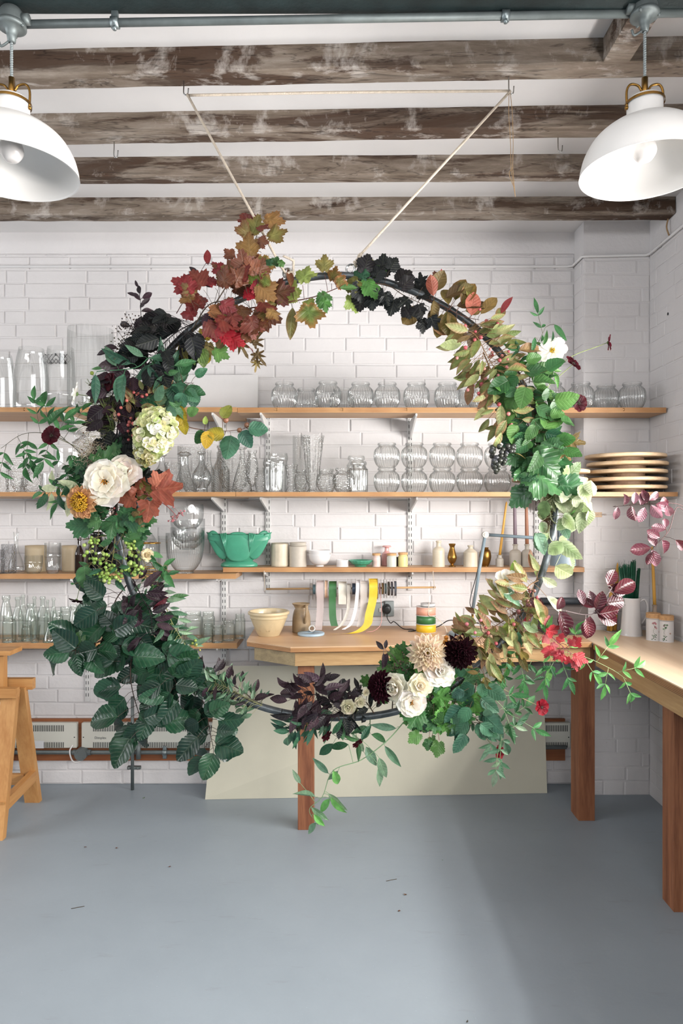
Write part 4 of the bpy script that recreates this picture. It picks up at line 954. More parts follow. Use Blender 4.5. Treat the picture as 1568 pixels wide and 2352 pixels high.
def candle_bottle(px, d, ptop, w_, cx0, cy0, cx1, cy1, cw, m, label, clabel, prof=btl, z=Z3, mb_=M_stone):
    PROF['_'] = prof; o = vessel('stone_bottle', label, 'bottle', 33, px, ptop, w_, d, '_', mb_, z=z)
    a = at(cx0, cy0, d); b = at(cx1, cy1, d); r = cw / 2 / F * d; a = a - (b - a).normalized() * .012
    L = (b - a)
    tag(obj('taper_candle', MB().tube([Vector(), L * .3, L * .9, L * .97, L], [r, r, r * .8, r * .7, r * .25], 14), m, None, a), clabel, 'candle', None)
    tag
candle_bottle(1147, 3.80, 1275, 18, 1147, 1277, 1163, 1152, 6, M_candleY, 'tiny stone bottle holding the leaning yellow candle', 'leaning yellow taper candle in the tiny stone bottle', [(0,.005),(.94,0),(1,.04),(1,.56),(.9,.68),(.62,.76),(.6,.95),(.7,1),(.4,1),(.3,.8),(0,.8)], mb_=M_stone)
candle_bottle(1183, 3.80, 1250, 27, 1183, 1252, 1181, 1143, 8.5, M_candleP, 'stone bottle holding the mauve candle', 'tall mauve taper candle in a stone bottle', mb_=M_stone)
candle_bottle(1210, 3.79, 1250, 26, 1210, 1252, 1208, 1155, 8.5, M_candleB, 'stone bottle holding the rust-brown candle beside the wreath', 'rust-brown taper candle in a stone bottle by the wreath', mb_=M_stone)

# ================================================================== things on the workbench
Bz = BH + .0006
# mixing bowl, jug
t = thing('mixing_bowl', 'oatmeal mixing bowl with moulded arches at the bench corner', 'bowl', (xat(617, 3.60), 3.60, Bz))
k = 3.60 / F
pr = smooth_prof([(0, .003), (22*k, 0), (25*k, .004), (31*k, .03), (39*k, .075), (42*k, .092), (43*k, .094), (43*k, .110), (47*k, .112), (47.5*k, .122), (46*k, .127), (42*k, .126), (40*k, .10), (28*k, .03), (0, .02)], 3)
obj('body', MB().lathe(pr, 56), M_bowlc, t)
mb = MB()
for q in range(9):
    a0 = 2 * pi * q / 9 + .2
    for s_ in (1, .72):
        arc = []
        for j in range(9):
            f = j / 8; zz_ = .028 + .046 * s_ * sin(pi * f); a = a0 + (f - .5) * .6 * s_
            rr_ = (30 + (zz_ - .028) / .047 * 8.3) * k + .0004
            arc.append((rr_ * cos(a), rr_ * sin(a), zz_))
        mb.tube(arc, .0016, 5)
obj('moulded_arches', mb, M_bowlc, t)
obj('soil', MB().lathe([(0, .095), (38*k, .093)], 30), mat('dark_soil', '#2c2320', .9, var=.4, scale=60), t)
t = thing('pottery_jug', 'speckled brown pottery jug beside the mixing bowl', 'jug', (xat(692, 3.70), 3.70, Bz), rot=(0, 0, 0))
k = 3.70 / F
pr = smooth_prof([(0, .003), (19*k, 0), (21*k, .006), (21*k, .05), (20*k, .085), (17*k, .115), (14*k, .128), (15*k, .140), (19*k, .152), (18*k, .153), (13*k, .135), (13*k, .12), (0, .11)], 3)
obj('body', MB().lathe(pr, 48, shape=lambda x, y, z, a: (x * (1 + .14 * max(0, -cos(a)) ** 6 * (z > .13)), y)), M_pot, t)
obj('handle', MB().tube(smooth_path([(10*k, -13*k, .142), (13*k, -22*k, .144), (13*k, -27*k, .115), (11*k, -24*k, .075), (9*k, -19*k, .055)], 6), .0075, 8), M_pot, t)

# ribbon rod and spools
ry = 3.73; rz = zat(1354, ry)
rod0, rod1 = at(611, 1353, ry), at(1000, 1349, ry)
tag(obj('ribbon_rod', MB().tube([Vector(), rod1 - rod0], .0055, 10), M_pine, None, rod0), 'thin wooden rod carrying the ribbon spools under the narrow shelf', 'rod')
for px, lb in ((604, 'string loop holding up the rod end near the mixing bowl'), (992, 'string loop holding up the rod end near the stacked spools')):
    a = at(px + 2, 1353 if px < 700 else 1349, ry); tag(obj('string_loop', MB().tube(smooth_path([a + Vector((0, .002, -.012)), a + Vector((.006, -.008, 0)), Vector((a.x, ry - .002, Z3 - .03)), Vector((a.x + .003, ry + .002, Z3 - .02))], 5), .0018, 6), M_rope), lb, 'string')
def sheer(name, col, op):
    if name in _mc: return _mc[name]
    m, t_, out = nt(name); L = t_.links.new
    p = N(t_, 'BsdfPrincipled', Roughness=.5); p.inputs['Base Color'].default_value = (*lin(col), 1)
    no = N(t_, 'TexNoise', Scale=40, Detail=3); tr = N(t_, 'BsdfTransparent'); mx = N(t_, 'MixShader'); mx.inputs[0].default_value = op
    bm = N(t_, 'Bump', Strength=.2, Distance=.004); L(no.outputs['Fac'], bm.inputs['Height']); L(bm.outputs['Normal'], p.inputs['Normal'])
    L(tr.outputs[0], mx.inputs[1]); L(p.outputs[0], mx.inputs[2]); L(mx.outputs[0], out.inputs['Surface']); _mc[name] = m; return m
def ribbon(pts, w, ax=None):
    """strip along pts, w wide along x (or the axis given)"""
    P = smooth_path(pts, 8); ax = Vector(ax or (1, 0, 0)); vs = []; fs = []
    for i, p in enumerate(P):
        for s_ in (-1, -.33, .33, 1): vs.append(p + ax * (w / 2 * s_) + Vector((0, .0012 * (abs(s_) < .5), 0)))
    for i in range(len(P) - 1):
        for q in range(3): fs.append((i*4+q, i*4+q+1, (i+1)*4+q+1, (i+1)*4+q))
    return MB().add(vs, fs)
M_flange = glass('clear_plastic_flange', tint=(.93,.93,.93), edge=(.7,.7,.7), blend=.3)
M_flW = mat('white_spool_plastic', '#e6e2df', .4, var=.03)
# name, x0, x1, colour, wound radius px, flange px, tail path (px offsets, absolute py)
spools = [
 ('clear empty spool first on the rod by the jug', 712, 718, None, 14, 24, None, M_flange),
 ('pale blue ribbon spool near the jug end of the rod', 719, 725, '#8fb3bd', 11, 24, None, M_flange),
 ('wide shell-pink ribbon spool hanging down to the bench', 726, 744, '#dccbc9', 20, 22, [(735, 1345), (735, 1400), (731, 1447)], M_flW),
 ('narrow peach ribbon spool beside the green ribbon', 745.5, 753, '#dcb79c', 20, 23, None, M_flW),
 ('forest green ribbon spool with a hanging tail', 755, 773, '#3c6f41', 18, 22, [(764, 1346), (763, 1385), (764, 1418), (768, 1438)], M_flW),
 ('ivory ribbon spool right of the green ribbon', 776, 796, '#e3dfd2', 17, 25, [(786, 1346), (786, 1388)], M_flW),
 ('cream ribbon spool with tail curving onto the bench', 798, 806, '#dcd6cc', 12, 23, [(800, 1350), (799, 1400), (786, 1432), (768, 1447)], M_flange),
 ('navy ribbon spool in the middle of the rod', 808, 816, '#41556e', 13, 23, None, M_flange),
 ('white ribbon spool with a thin curved tail', 817, 826, '#ebe8ea', 20, 23, [(821, 1346), (817, 1395), (806, 1432), (788, 1446)], M_flW),
 ('wide sheer ivory ribbon spool next to the yellow ribbon', 827, 844, '#e6ddd6', 18, 20, [(835, 1348), (834, 1400), (826, 1440)], M_flW),
 ('bright yellow ribbon spool trailing across the bench', 846, 867, '#e8c23c', 23, 25, [(857, 1343), (856, 1375), (848, 1410), (842, 1436), (815, 1453), (770, 1456), (720, 1456)], M_flW),
 ('pink cord spool with strands hanging before the sockets', 869, 873, '#dba09a', 12, 22, [(872, 1352), (876, 1400), (874, 1434), (858, 1449), (840, 1452)], M_flange),
 ('old gold cord spool beside the pink cord', 875, 880, '#c39a62', 13, 22, None, M_flange),
 ('teal ribbon spool between gold and dark spools', 882, 887, '#5f7a7a', 12, 22, None, M_flW),
 ('dark brown ribbon spool near the socket', 889, 894, '#4e463f', 16, 22, None, M_flange),
 ('charcoal ribbon spool, second last on the rod', 896.5, 901, '#45454c', 16, 22, None, M_flange),
 ('slate ribbon spool, last on the rod', 904, 909, '#5b5f68', 17, 23, None, M_flange)]
kk = ry / F
for (lb, x0, x1, col, rw, rf, tail, mfl) in spools:
    w_ = (x1 - x0) * kk; c = at((x0 + x1) / 2, 1353, ry); c.z = rod0.z + (rod1.z - rod0.z) * (c.x - rod0.x) / (rod1.x - rod0.x) - .004
    t = thing('ribbon_spool', lb, 'ribbon spool', c, 'ribbon spools threaded on the rod')
    def wheel(r, xa, xb): 
        mb = MB(); pr = [(.0075, xa), (r, xa), (r, xb), (.0075, xb), (.0075, xa)]
        return mb.lathe(pr, 40, M=Matrix.Rotation(radians(90), 4, 'Y'))
    for s_ in (-1, 1): obj('flange', wheel(rf * kk, s_ * w_ / 2 - .0006, s_ * w_ / 2 + .0006), mfl, t, smooth=False)
    if col: 
        mr = mat('ribbon_' + col[1:], col, .4, var=.08, scale=40, bump=.1)
        obj('wound_ribbon', wheel(rw * kk, -w_ / 2 + .001, w_ / 2 - .001), mr, t, smooth=False)
    else: obj('core', wheel(rw * kk, -w_ / 2 + .001, w_ / 2 - .001), M_flange, t, smooth=False)
    if tail:
        P = []
        for i, (px, py) in enumerate(tail):
            dd = ry - rw * kk - .002 - (.0 if i < 2 else .01 * i)
            q = at(px, py, dd)
            if q.z < BH + .004: 
                dd = F * (EYE - BH - .004) / (py - HY); q = at(px, py, dd)
            P.append(q - c)
        P = [Vector((P[0].x, -.001, rw * kk + .0008))] + [P[0] * 1.0] + P[1:]
        thin = w_ * .88 if 'cord' not in lb else .0022
        ops = sheer('sheer_' + col[1:], col, .62) if ('sheer' in lb or 'shell' in lb) else mr
        if 'cord' in lb:
            obj('tail', MB().tube(smooth_path(P, 6), .0016, 6), mr, t)
        else: obj('tail', ribbon(P, thin), ops, t)
def flat_spool(name, label, px, py, d, r, h, m, parts_col):
    pass
# spools lying / stacked on the bench
t = thing('flat_spool', 'pale blue spool lying flat on the bench by the pottery jug', 'ribbon spool', (xat(714, 3.61), 3.61, Bz))
obj('rim', MB().lathe([(.02, 0), (.070, 0), (.071, .003), (.071, .010), (.068, .012), (.02, .012), (.02, 0)], 48), mat('pale_blue_plastic', '#a9bfcf', .4), t)
t = tag(obj('ribbon_roll', MB().lathe([(.012, -.008), (.0175, -.008), (.0175, .008), (.012, .008), (.012, -.008)], 30, M=Matrix.Rotation(radians(70), 4, 'X')), mat('white_paper_roll', '#dedcd8', .6), None, (xat(716, 3.62), 3.62, Bz + .0185 + .012)), 'small white ribbon roll standing on the pale blue spool', 'ribbon roll')
zc_ = Bz
for (lb, col, w_, h_, fm) in (('yellow ribbon spool at the bottom of the stack on the bench', '#e6b92e', 47, .044, M_flW), ('green ribbon spool above the yellow one in the stack', '#356b3d', 46, .046, M_flW), ('salmon pink ribbon spool above the green one in the stack', '#e0a48e', 46, .046, M_flW), ('narrow white spool on top of the stack', '#dcd9d6', 34, .018, M_flange)):
    d = 3.70; r = w_ / 2 / F * d
    t = thing('ribbon_spool', lb, 'ribbon spool', (xat(978 + (4 if w_ < 40 else 0), d), d, zc_), 'ribbon spools stacked on the bench')
    for z in (.0006, h_ - .0012): obj('flange', MB().lathe([(.008, z), (r, z), (r, z + .0012), (.008, z + .0012)], 40), fm, t, smooth=False)
    obj('wound_ribbon', MB().lathe([(.008, .002), (r * .96, .002), (r * .965, h_ / 2), (r * .96, h_ - .0014), (.008, h_ - .0014)], 40), mat('ribbon_' + col[1:], col, .4, var=.08, scale=40), t)
    zc_ += h_ + .0006
# sockets and plug
def socket(px0, px1, py0, py1, label):
    t = thing('wall_socket', label, 'socket', (xat((px0 + px1) / 2, 3.9), YB - .006, zat((py0 + py1) / 2, 3.9)))
    w_ = (px1 - px0) / 2 / F * 3.9; h_ = (py1 - py0) / 2 / F * 3.9
    obj('face_plate', MB().box((-w_, -.034, -h_), (w_, 0, h_), bev=.005), M_grey, t)
    return t, w_, h_
t, w_, h_ = socket(844, 880, 1384, 1415, 'grey metal wall socket behind the yellow ribbon')
obj('switch', MB().box((w_ * .45, -.039, -.012), (w_ * .78, -.034, .010), bev=.002), M_porc, t)
t, w_, h_ = socket(883, 904, 1380, 1415, 'grey metal wall socket with the black plug in it')
t = thing('black_plug', 'black plug pushed into the grey socket, its flex dropping to the bench', 'plug', (xat(889, 3.84), YB - .041, zat(1400, 3.86)))
obj('plug_body', MB().lathe(smooth_prof([(0, .030), (.014, .029), (.019, .024), (.023, .008), (.0235, 0), (0, 0)], 3), 24, M=Matrix.Rotation(radians(90), 4, 'X') @ Matrix.Scale(1.2, 4, (0, 1, 0))), M_black, t)
base = t.location
P = [Vector((0, -.02, -.026)), Vector((.002, -.022, -.05)), Vector((.02, -.03, -.075))]
for (px, py, d) in ((905, 1428, 3.80), (925, 1436, 3.78), (945, 1440, 3.76), (952, 1442, 3.72), (940, 1444, 3.70), (1000, 1440, 3.82), (1030, 1425, 3.78), (1060, 1428, 3.68), (1100, 1431, 3.66)):
    q = at(px, py, d); q.z = max(q.z, BH + .004) if py < 1432 else BH + .004; P.append(q - Vector(base))
obj('flex', MB().tube(smooth_path(P, 5), .0028, 6), M_black, t)
# loose cord end on the bench
tag(obj('loose_cord', MB().tube(smooth_path([at(985, 1385, 3.655), at(984, 1412, 3.645), at(1000, 1418, 3.64), at(1020, 1437, 3.64), Vector((xat(1026, 3.62), 3.62, Bz + .002)), Vector((xat(1014, 3.56), 3.56, Bz + .002))], 6), .002, 6), M_rope), 'cream cord trailing from the stacked spools onto the bench', 'cord')

# task lamp
t = thing('task_lamp', 'blue-grey jointed task lamp with bell shade on the workbench', 'lamp', (xat(1066, 3.60), 3.60, Bz))
o_ = Vector(t.location)
obj('base', MB().lathe(smooth_prof([(0, 0), (.080, 0), (.083, .004), (.082, .012), (.070, .017), (.02, .019), (.012, .03), (0, .03)], 3), 48), M_lampgrey, t)
j0 = at(1085, 1403, 3.60) - o_; j1 = at(1114, 1228, 3.57) - o_; j2 = at(1240, 1236, 3.54) - o_; j3 = at(1284, 1236, 3.54) - o_
b0 = Vector((j0.x, 0, .015))
obj('lower_arm', MB().tube([b0, j0], .0065, 12), M_brass, t)
obj('middle_arm', MB().tube([j0, j1], .0085, 14), M_lampgrey, t)
obj('upper_arm', MB().tube([j1, j2, j3 + Vector((-.02, 0, 0))], .0085, 14), M_lampgrey, t)
for q in (j0, j1):
    b = MB(); b.cyl(q + Vector((0, -.014, 0)), q + Vector((0, .014, 0)), .0165, 20); b.cyl(q + Vector((0, -.018, 0)), q + Vector((0, -.013, 0)), .009, 14)
    sharp(obj('joint', b, mat('pewter', '#9a9288', .35, .8), t))
k = 3.54 / F; zt = zat(1203, 3.54); zb_ = zat(1298, 3.54); X = xat(1292, 3.54) - o_.x; Y = 3.54 - o_.y
hs = zt - zb_
out = smooth_prof([(29.5*k, 0), (29*k, .004), (28*k, hs*.16), (26*k, hs*.32), (22*k, hs*.46), (15*k, hs*.58), (12.5*k, hs*.62), (12.5*k, hs*.64), (12.5*k, hs*.92), (10.5*k, hs*.98), (0, hs)], 3)
inn = [(max(0, a - .002), b - .002) for a, b in out[:-9]][::-1]
obj('lamp_shade', MB().lathe(inn[::-1][:1] + out, 48, M=Matrix.Translation((X, Y, zb_ - o_.z))), M_lampgrey, t)
s_ = MB()
for q in range(14):
    a = 2 * pi * q / 14; cx, cy = X + 12.6*k*cos(a), Y + 12.6*k*sin(a)
    s_.add([(cx - .0018*sin(a), cy + .0018*cos(a), zb_ - o_.z + hs*z_) for z_ in (.68, .88)] + [(cx + .0018*sin(a), cy - .0018*cos(a), zb_ - o_.z + hs*z_) for z_ in (.88, .68)], [(0, 1, 2, 3)])
obj('vent_slots', s_, M_dark, t, smooth=False)
obj('flex', MB().tube(smooth_path([j1 + Vector((-.006, .01, -.01)), (j0 + j1) / 2 + Vector((-.008, .01, 0)), j0 + Vector((-.012, .012, .04)), j0 + Vector((.03, .012, -.02)), Vector((.10, .03, .010)), Vector((.14, .05, .004)), Vector((.2, .08, .004))], 6), .0022, 6), M_black, t)

# dark wooden crate with roll on it
c0 = at(1292, 1441, 3.66)
t = thing('wooden_box', 'weathered grey-brown wooden box standing on the bench behind plum leaves', 'box', (xat(1299, 3.60), 3.60, Bz))
obj('body', MB().box((-.105, 0, 0), (.118, .15, .150), bev=.002), wood('weathered_box_wood', '#352e2b', '#5c5350', 'x', .7, 3, 1), t, smooth=False)
tag(obj('fabric_roll', MB().tube([(-.11, 0, 0), (.108, 0, 0)], .0185, 16), mat('charcoal_roll', '#2c3136', .6), None, (xat(1299, 3.60), 3.68, Bz + .150 + .0192)), 'dark charcoal roll lying on the weathered wooden box', 'roll')
# bundle of yellow tapers in a clear stand
dT = 3.70; pl = [((1402, 1443), (1406, 1306), 7), ((1396, 1441), (1404, 1330), 6), ((1412, 1443), (1418, 1292), 8), ((1406, 1440), (1432, 1308), 7)]
for i, (a, b, w_) in enumerate(pl):
    A = at(a[0], a[1], dT - .02 + .014 * i); A.z = BH + .007; B = at(b[0], b[1], dT - .02 + .05 + .012 * i); L = B - A; r = w_ / 2 / F * dT
    tag(obj('taper_candle', MB().tube([Vector(), L * .8, L * .95, L], [r, r * .95, r * .6, r * .12], 14), M_candleY, None, A), ('yellow taper candle leaning by the plum leaves, nearest the box', 'short yellow taper leaning low in the clear stand', 'tallest yellow taper candle beside the green wires', 'yellow taper leaning towards the green wires')[i], 'candle', 'yellow tapers in the clear stand')
tag(obj('candle_stand', MB().tube([(-.03, -.02, .004), (.036, -.02, .004), (.036, .05, .004), (-.03, .05, .004)], .0022, 6, closed=True), M_porc, None, (xat(1404, dT), dT - .02, BH + .001)), 'thin clear stand under the leaning yellow tapers', 'stand')
# white jug with green stem wires
t = thing('white_jug', 'tall white enamel jug holding green florist wires', 'jug', (xat(1449, 3.60), 3.60, Bz))
k = 3.60 / F; h_ = zat(1374, 3.60) - BH
pr = smooth_prof([(0, .003), (22.5*k, 0), (23.5*k, .006), (21.5*k, h_*.35), (19*k, h_*.75), (19*k, h_*.9), (20.5*k, h_), (19.3*k, h_), (17.5*k, h_*.85), (17.5*k, h_*.6), (0, h_*.55)], 3)
obj('body', MB().lathe(pr, 48, shape=lambda x, y, z, a: (x - (.006 * max(0, -cos(a)) ** 8 if z > h_ * .85 else 0), y)), M_porc, t)
obj('handle', MB().tube(smooth_path([(18*k, 0, h_*.90), (30*k, 0, h_*.96), (37*k, 0, h_*.80), (35*k, 0, h_*.55), (26*k, 0, h_*.34), (20.5*k, 0, h_*.30)], 6), .0055, 10), M_porc, t)
wm = mat('green_florist_wire', '#17573f', .5, var=.35, scale=40)
rr = random.Random(3); base = Vector(t.location)
for (lb, xa, xb, xt0, xt1, yt, n, lean) in (('loose fan of green florist wires in the white jug', 1436, 1452, 1420, 1450, 1294, 110, 0), ('tight taller bundle of green florist wires in the white jug', 1448, 1458, 1448, 1460, 1284, 60, .01), ('dark tight bundle of green florist wires against the jug handle', 1456, 1464, 1462, 1470, 1304, 60, .02)):
    mb = MB(); o_ = base + Vector((0, 0, h_ * .6))
    for i in range(n):
        f = rr.random(); dd = 3.60 + rr.uniform(-.018, .018) + lean
        A = at(xa + (xb - xa) * f, 1395, dd); B = at(xt0 + (xt1 - xt0) * f + rr.uniform(-1, 1), yt + rr.uniform(0, 10) + (5 if f < .3 else 0), dd + rr.uniform(-.01, .02) + lean)
        mb.tube([A - o_, B - o_], .0011, 4, cap=True)
        if n > 100 and rr.random() < .10: mb.tube([B - o_, B - o_ + Vector((rr.uniform(-.01, .02), rr.uniform(-.01, .01), rr.uniform(.015, .035)))], .0004, 3)
    tag(obj('wire_bundle', mb, wm, None, o_), lb, 'wires')
# candle bottle and two decorated jars
PROF['_'] = btl
candle_bottle(1503, 3.60, 1390, 27, 1503, 1392, 1497, 1255, 7.5, M_candleY, 'brown-grey stone bottle behind the flower-painted jars', 'tall yellow taper in the stone bottle beside the white jug', [(0,.005),(.94,0),(1,.03),(1,.42),(.9,.54),(.5,.72),(.36,.80),(.36,.95),(.46,1),(.3,1),(.3,.8),(0,.8)], z=Bz, mb_=mat('taupe_stone', '#b09a86', .5, var=.1))
def flower_jar(px, d, ptop, pbot, w_, label, seed):
    t = thing('flower_jar', label, 'jar', (xat(px, d), d, Bz)); r = w_ / 2 / F * d; h_ = zat(ptop, d) - BH
    hb = h_ * .80
    obj('body', MB().lathe(smooth_prof([(0, .002), (r*.95, 0), (r, .004), (r, hb * .95), (r * .97, hb), (0, hb)], 3), 40), M_porc, t)
    obj('wooden_lid', MB().lathe([(0, hb), (r * 1.0, hb + .0004), (r * 1.02, hb + .002), (r * 1.02, h_ - .002), (r * .98, h_), (0, h_)], 36), M_cork, t, smooth=False)
    mb = MB(); rr = random.Random(seed)
    def dab(a, z, sx, sz, col, rot=0):
        vs = []; n = 8
        for q in range(n):
            b = 2 * pi * q / n; u_ = sx * cos(b); v_ = sz * sin(b); uu = u_ * cos(rot) - v_ * sin(rot); vv = u_ * sin(rot) + v_ * cos(rot)
            vs.append(((r + .0006) * cos(a + uu / r), (r + .0006) * sin(a + uu / r), z + vv))
        mb.add(vs, [tuple(range(n))], lin(col))
    a0 = -pi / 2 - .35 - (.35 if seed == 2 else 0)
    def bloom(a, z, sz, col):
        for q in range(5): dab(a + .9 * sz * cos(q * 1.257) / r, z + .9 * sz * sin(q * 1.257), sz * .62, sz * .62, col)
    for q in range(9): dab(a0 + .10 * sin(q * 1.3), hb * (.18 + q * .075), .0007, .005, '#54704f', .25 * cos(q))
    for q in range(12): dab(a0 + rr.uniform(-.30, .30), hb * rr.uniform(.07, .30), .0034, .0017, rr.choice(('#2f5a3c', '#41704a')), rr.uniform(-.6, .6))
    for q in range(6): bloom(a0 + rr.uniform(-.30, .38), hb * rr.uniform(.52, .88), .0034, rr.choice(('#cf7f8a', '#d99aa2', '#b86a7c') if seed == 1 else ('#4f7a55', '#7a9a78', '#a8788a')))
    bloom(a0 + .78, hb * .42, .0028, '#b98972')
    obj('painted_flowers', mb, M_flat, t, smooth=False)
flower_jar(1500, 3.46, 1408, 1456, 31, 'white jar with pink painted flowers and wooden lid', 1)
flower_jar(1530, 3.42, 1413, 1459, 31, 'white jar with green painted sprig and wooden lid, nearest the window wall', 2)
# paper label on the pilaster
t = thing('paper_label', 'small tan paper label with faint capitals on the white pilaster', 'label', at(1346, 1188, PY - .0055))
k = PY / F
obj('strip', MB().add([(0, 0, 0), (36*k, 0, 0), (36*k, 0, 11.5*k), (0, 0, 11.0*k)], [(0, 1, 2, 3)]), mat('tan_paper', '#dcc0a2', .7, var=.05), t, smooth=False)
lettering('THE GOOD TIMES', 5.6*k, t, (.5*k, -.0006, 4*k), mat('faded_ink', '#a88d78', .7))
# nail hole plug on the right wall
tag(obj('wall_plug', MB().sphere((0, 0, 0), .006, 10, 6, sc=(.5, 1, 1.3)), M_black, None, (XR - .0035, xat(1533, 1) and F * (XR - .004) / (1533 - 784), zat(721, F * (XR - .004) / (1533 - 784)))), 'small dark plug in the window-side wall', 'wall plug')
# ================================================================== the hoop and everything wired to it
HDP = 2.39
hc = at(767.5, 1144, HDP); HR = 508 / F * HDP
t = thing('metal_hoop', 'large dark metal hoop hanging on ropes, dressed with flowers and foliage', 'hoop', (hc.x, HDP, hc.z))
ring = []
for k in range(180):
    a = 2 * pi * k / 180; w_ = .003 * sin(5 * a + 1) + .0025 * sin(9 * a)
    ring.append(((HR + w_) * cos(a), .004 * sin(3 * a), (HR + w_) * sin(a)))
obj('tube', MB().tube(ring, .0125, 14, closed=True), M_hoop, t)
for px, py in ((660, 630), (805, 612)):
    c = at(px, py, HDP) - hc; u = Vector((c.x, 0, c.z)).normalized()
    b = MB(); ax = u.cross(Vector((0, 1, 0))).normalized(); cc = u * (HR + .030)
    sk = Vector((0, 1, 0)) * .35 + ax; sk.normalize()
    b.tube([cc + (u * cos(q * pi / 10) + sk * sin(q * pi / 10)) * .0155 for q in range(20)], .0038, 8, closed=True)
    b.cyl(u * (HR + .009), u * (HR + .017), .011, 16); b.cyl(u * (HR - .026), u * (HR + .02), .0042, 10); b.cyl(u * (HR - .020), u * (HR - .012), .0085, 6)
    sharp(obj('eye_bolt', b, M_zinc, t))
mb = MB()
rr = random.Random(4)
for a0 in (97, 104, 112, 64, 58, -55, -70, -96, -104, -118, 200, 206, 196, -20, -12):
    a = radians(a0); c = Vector((HR * cos(a), 0, HR * sin(a))); u = c.normalized(); 
    mb.tube([c + (u * cos(q * pi / 6) + Vector((0, 1, 0)) * sin(q * pi / 6)) * .0138 + Vector((-u.z, 0, u.x)) * .004 * (q / 12) for q in range(13)], .0012, 5)
obj('binding_wire', mb, M_black, t)

PAL = {
 'beech': ['#16362a','#1d3f2e','#234a34','#122d24','#2c5439'], 'green': ['#3a6534','#4a7739','#2c5731','#5c8746'], 'midgreen': ['#2e5a3a','#3c6b42','#255039','#4c7a4b'],
 'blue': ['#3b6650','#4a7a5c','#2f5647','#658c70'], 'lime': ['#8ca04d','#a2b25a','#73903f'], 'vibred': ['#7a3a30','#8a2f34','#7b4a35','#85593a','#6e4430','#8f6d3f','#857443'],
 'red': ['#a8202f','#b9303c','#8c2430'], 'vibgreen': ['#76893f','#8a9a50','#5f7a3a','#6f6a35'], 'olive': ['#6b6a34','#7d7940','#5c592c','#8a7a40'],
 'purple': ['#2c1d27','#38242f','#231a23','#46313d'], 'black': ['#121619','#191d21','#201b20','#161a1c'], 'plum': ['#4c1723','#5c1f2b','#3c131e','#56303b','#521a27'], 'plumsheen': ['#5a2d3a','#66404b','#4a1b28','#6f4b57'],  # last palette: plum paled to paint in the glossy leaf sheen
 'spindle': ['#8c9860','#77874d','#a2a872','#8d7350','#6f7d48'], 'varieg': ['#a9b586','#c3cba6','#7f9468','#94a678','#6c8458','#879a66'], 'bronze': ['#5f4a2a','#6f5a33','#544025','#7d6a3c'],
 'rust': ['#a65a46','#b86c56','#934c3c'], 'yellow': ['#a8962c','#7f8a36','#c0a32f','#5d7436'], 'jas': ['#2f6238','#3e7444','#295634','#4c8450'], 'jaslight': ['#5d9a52','#6fae5c','#4b8a4c'],
 'sage': ['#6f9072','#5a8064','#86a384','#4a7258'], 'fern': ['#6c7a3e','#5a6a38'], 'ger': ['#4f8840','#5f9a48','#3c7038','#2f6038'], 'ivory': ['#d9d3b4','#c9cfae','#b9c3a0'],
 'redcreep': ['#b0303c','#c44a50','#8f2433','#cf7a78'],
}
EDGE = {'spindle': '#a1564a', 'varieg': '#dfe0c4', 'yellow': '#3f5a30', 'vibgreen': '#a05a3a', 'olive': '#7a4a2c', 'bronze': '#3f2f20', 'vibred': '#5f1f26'}
def jit(c, r, a=.18):
    f = 1 + r.uniform(-a, a); return tuple(min(1, x * f * (1 + r.uniform(-.06, .06))) for x in c)

# ---- leaf shapes: (points, faces, edge factor)
def strip_leaf(w, n=9, ser=0, wf=None, fold=.10, curl=.18):
    pts = []; ef = []; fs = []
    for i in range(n + 1):
        tt = i / n; ww = (wf(tt) if wf else sin(pi * tt ** .8) ** .9) * w
        for c_ in (-1, -.5, 0, .5, 1):
            x = c_ * ww * (1 + (ser if (i % 2 and abs(c_) == 1) else 0)); y = tt + (ser * .06 if abs(c_) == 1 else 0) * (i % 2)
            pts.append((x, y, abs(c_) * ww * fold * 2 - curl * tt * tt)); ef.append(max(abs(c_), tt ** 4))
    for i in range(n):
        for q in range(4): a = i * 5 + q; fs.append((a, a + 1, a + 6, a + 5))
    return pts, fs, ef
def lobed_leaf(lobes, valley, teeth=.06, n=44, curl=.12, cy=.36, p=1.1):
    out = []
    for k in range(n):
        th = 2 * pi * k / n; th = th if th <= pi else th - 2 * pi; r_ = valley
        for (a, L_, w_) in lobes:
            dl = abs((th - radians(a) + pi) % (2 * pi) - pi) / radians(w_)
            if dl < 1: r_ = max(r_, valley + (L_ - valley) * (1 - dl) ** p)
        if abs(abs(th) - pi) < .22: r_ *= .72
        r_ *= 1 + (teeth if k % 2 else -teeth)
        out.append((sin(th) * r_, cy + cos(th) * r_))
    pts = [(0, cy, 0)]; ef = [0]
    for s_, e_ in ((.5, .4), (1, 1)):
        for k, (x, y) in enumerate(out):
            X_ = x * s_; Y_ = cy + (y - cy) * s_; rip = .03 * s_ * sin(k * 2 * pi / n * 5)
            pts.append((X_, Y_, rip - curl * (X_ * X_ + (Y_ - cy) ** 2) * 1.6)); ef.append(e_)
    fs = [(0, 1 + k, 1 + (k + 1) % n) for k in range(n)] + [(1 + k, 1 + n + k, 1 + n + (k + 1) % n, 1 + (k + 1) % n) for k in range(n)]
    return pts, fs, ef
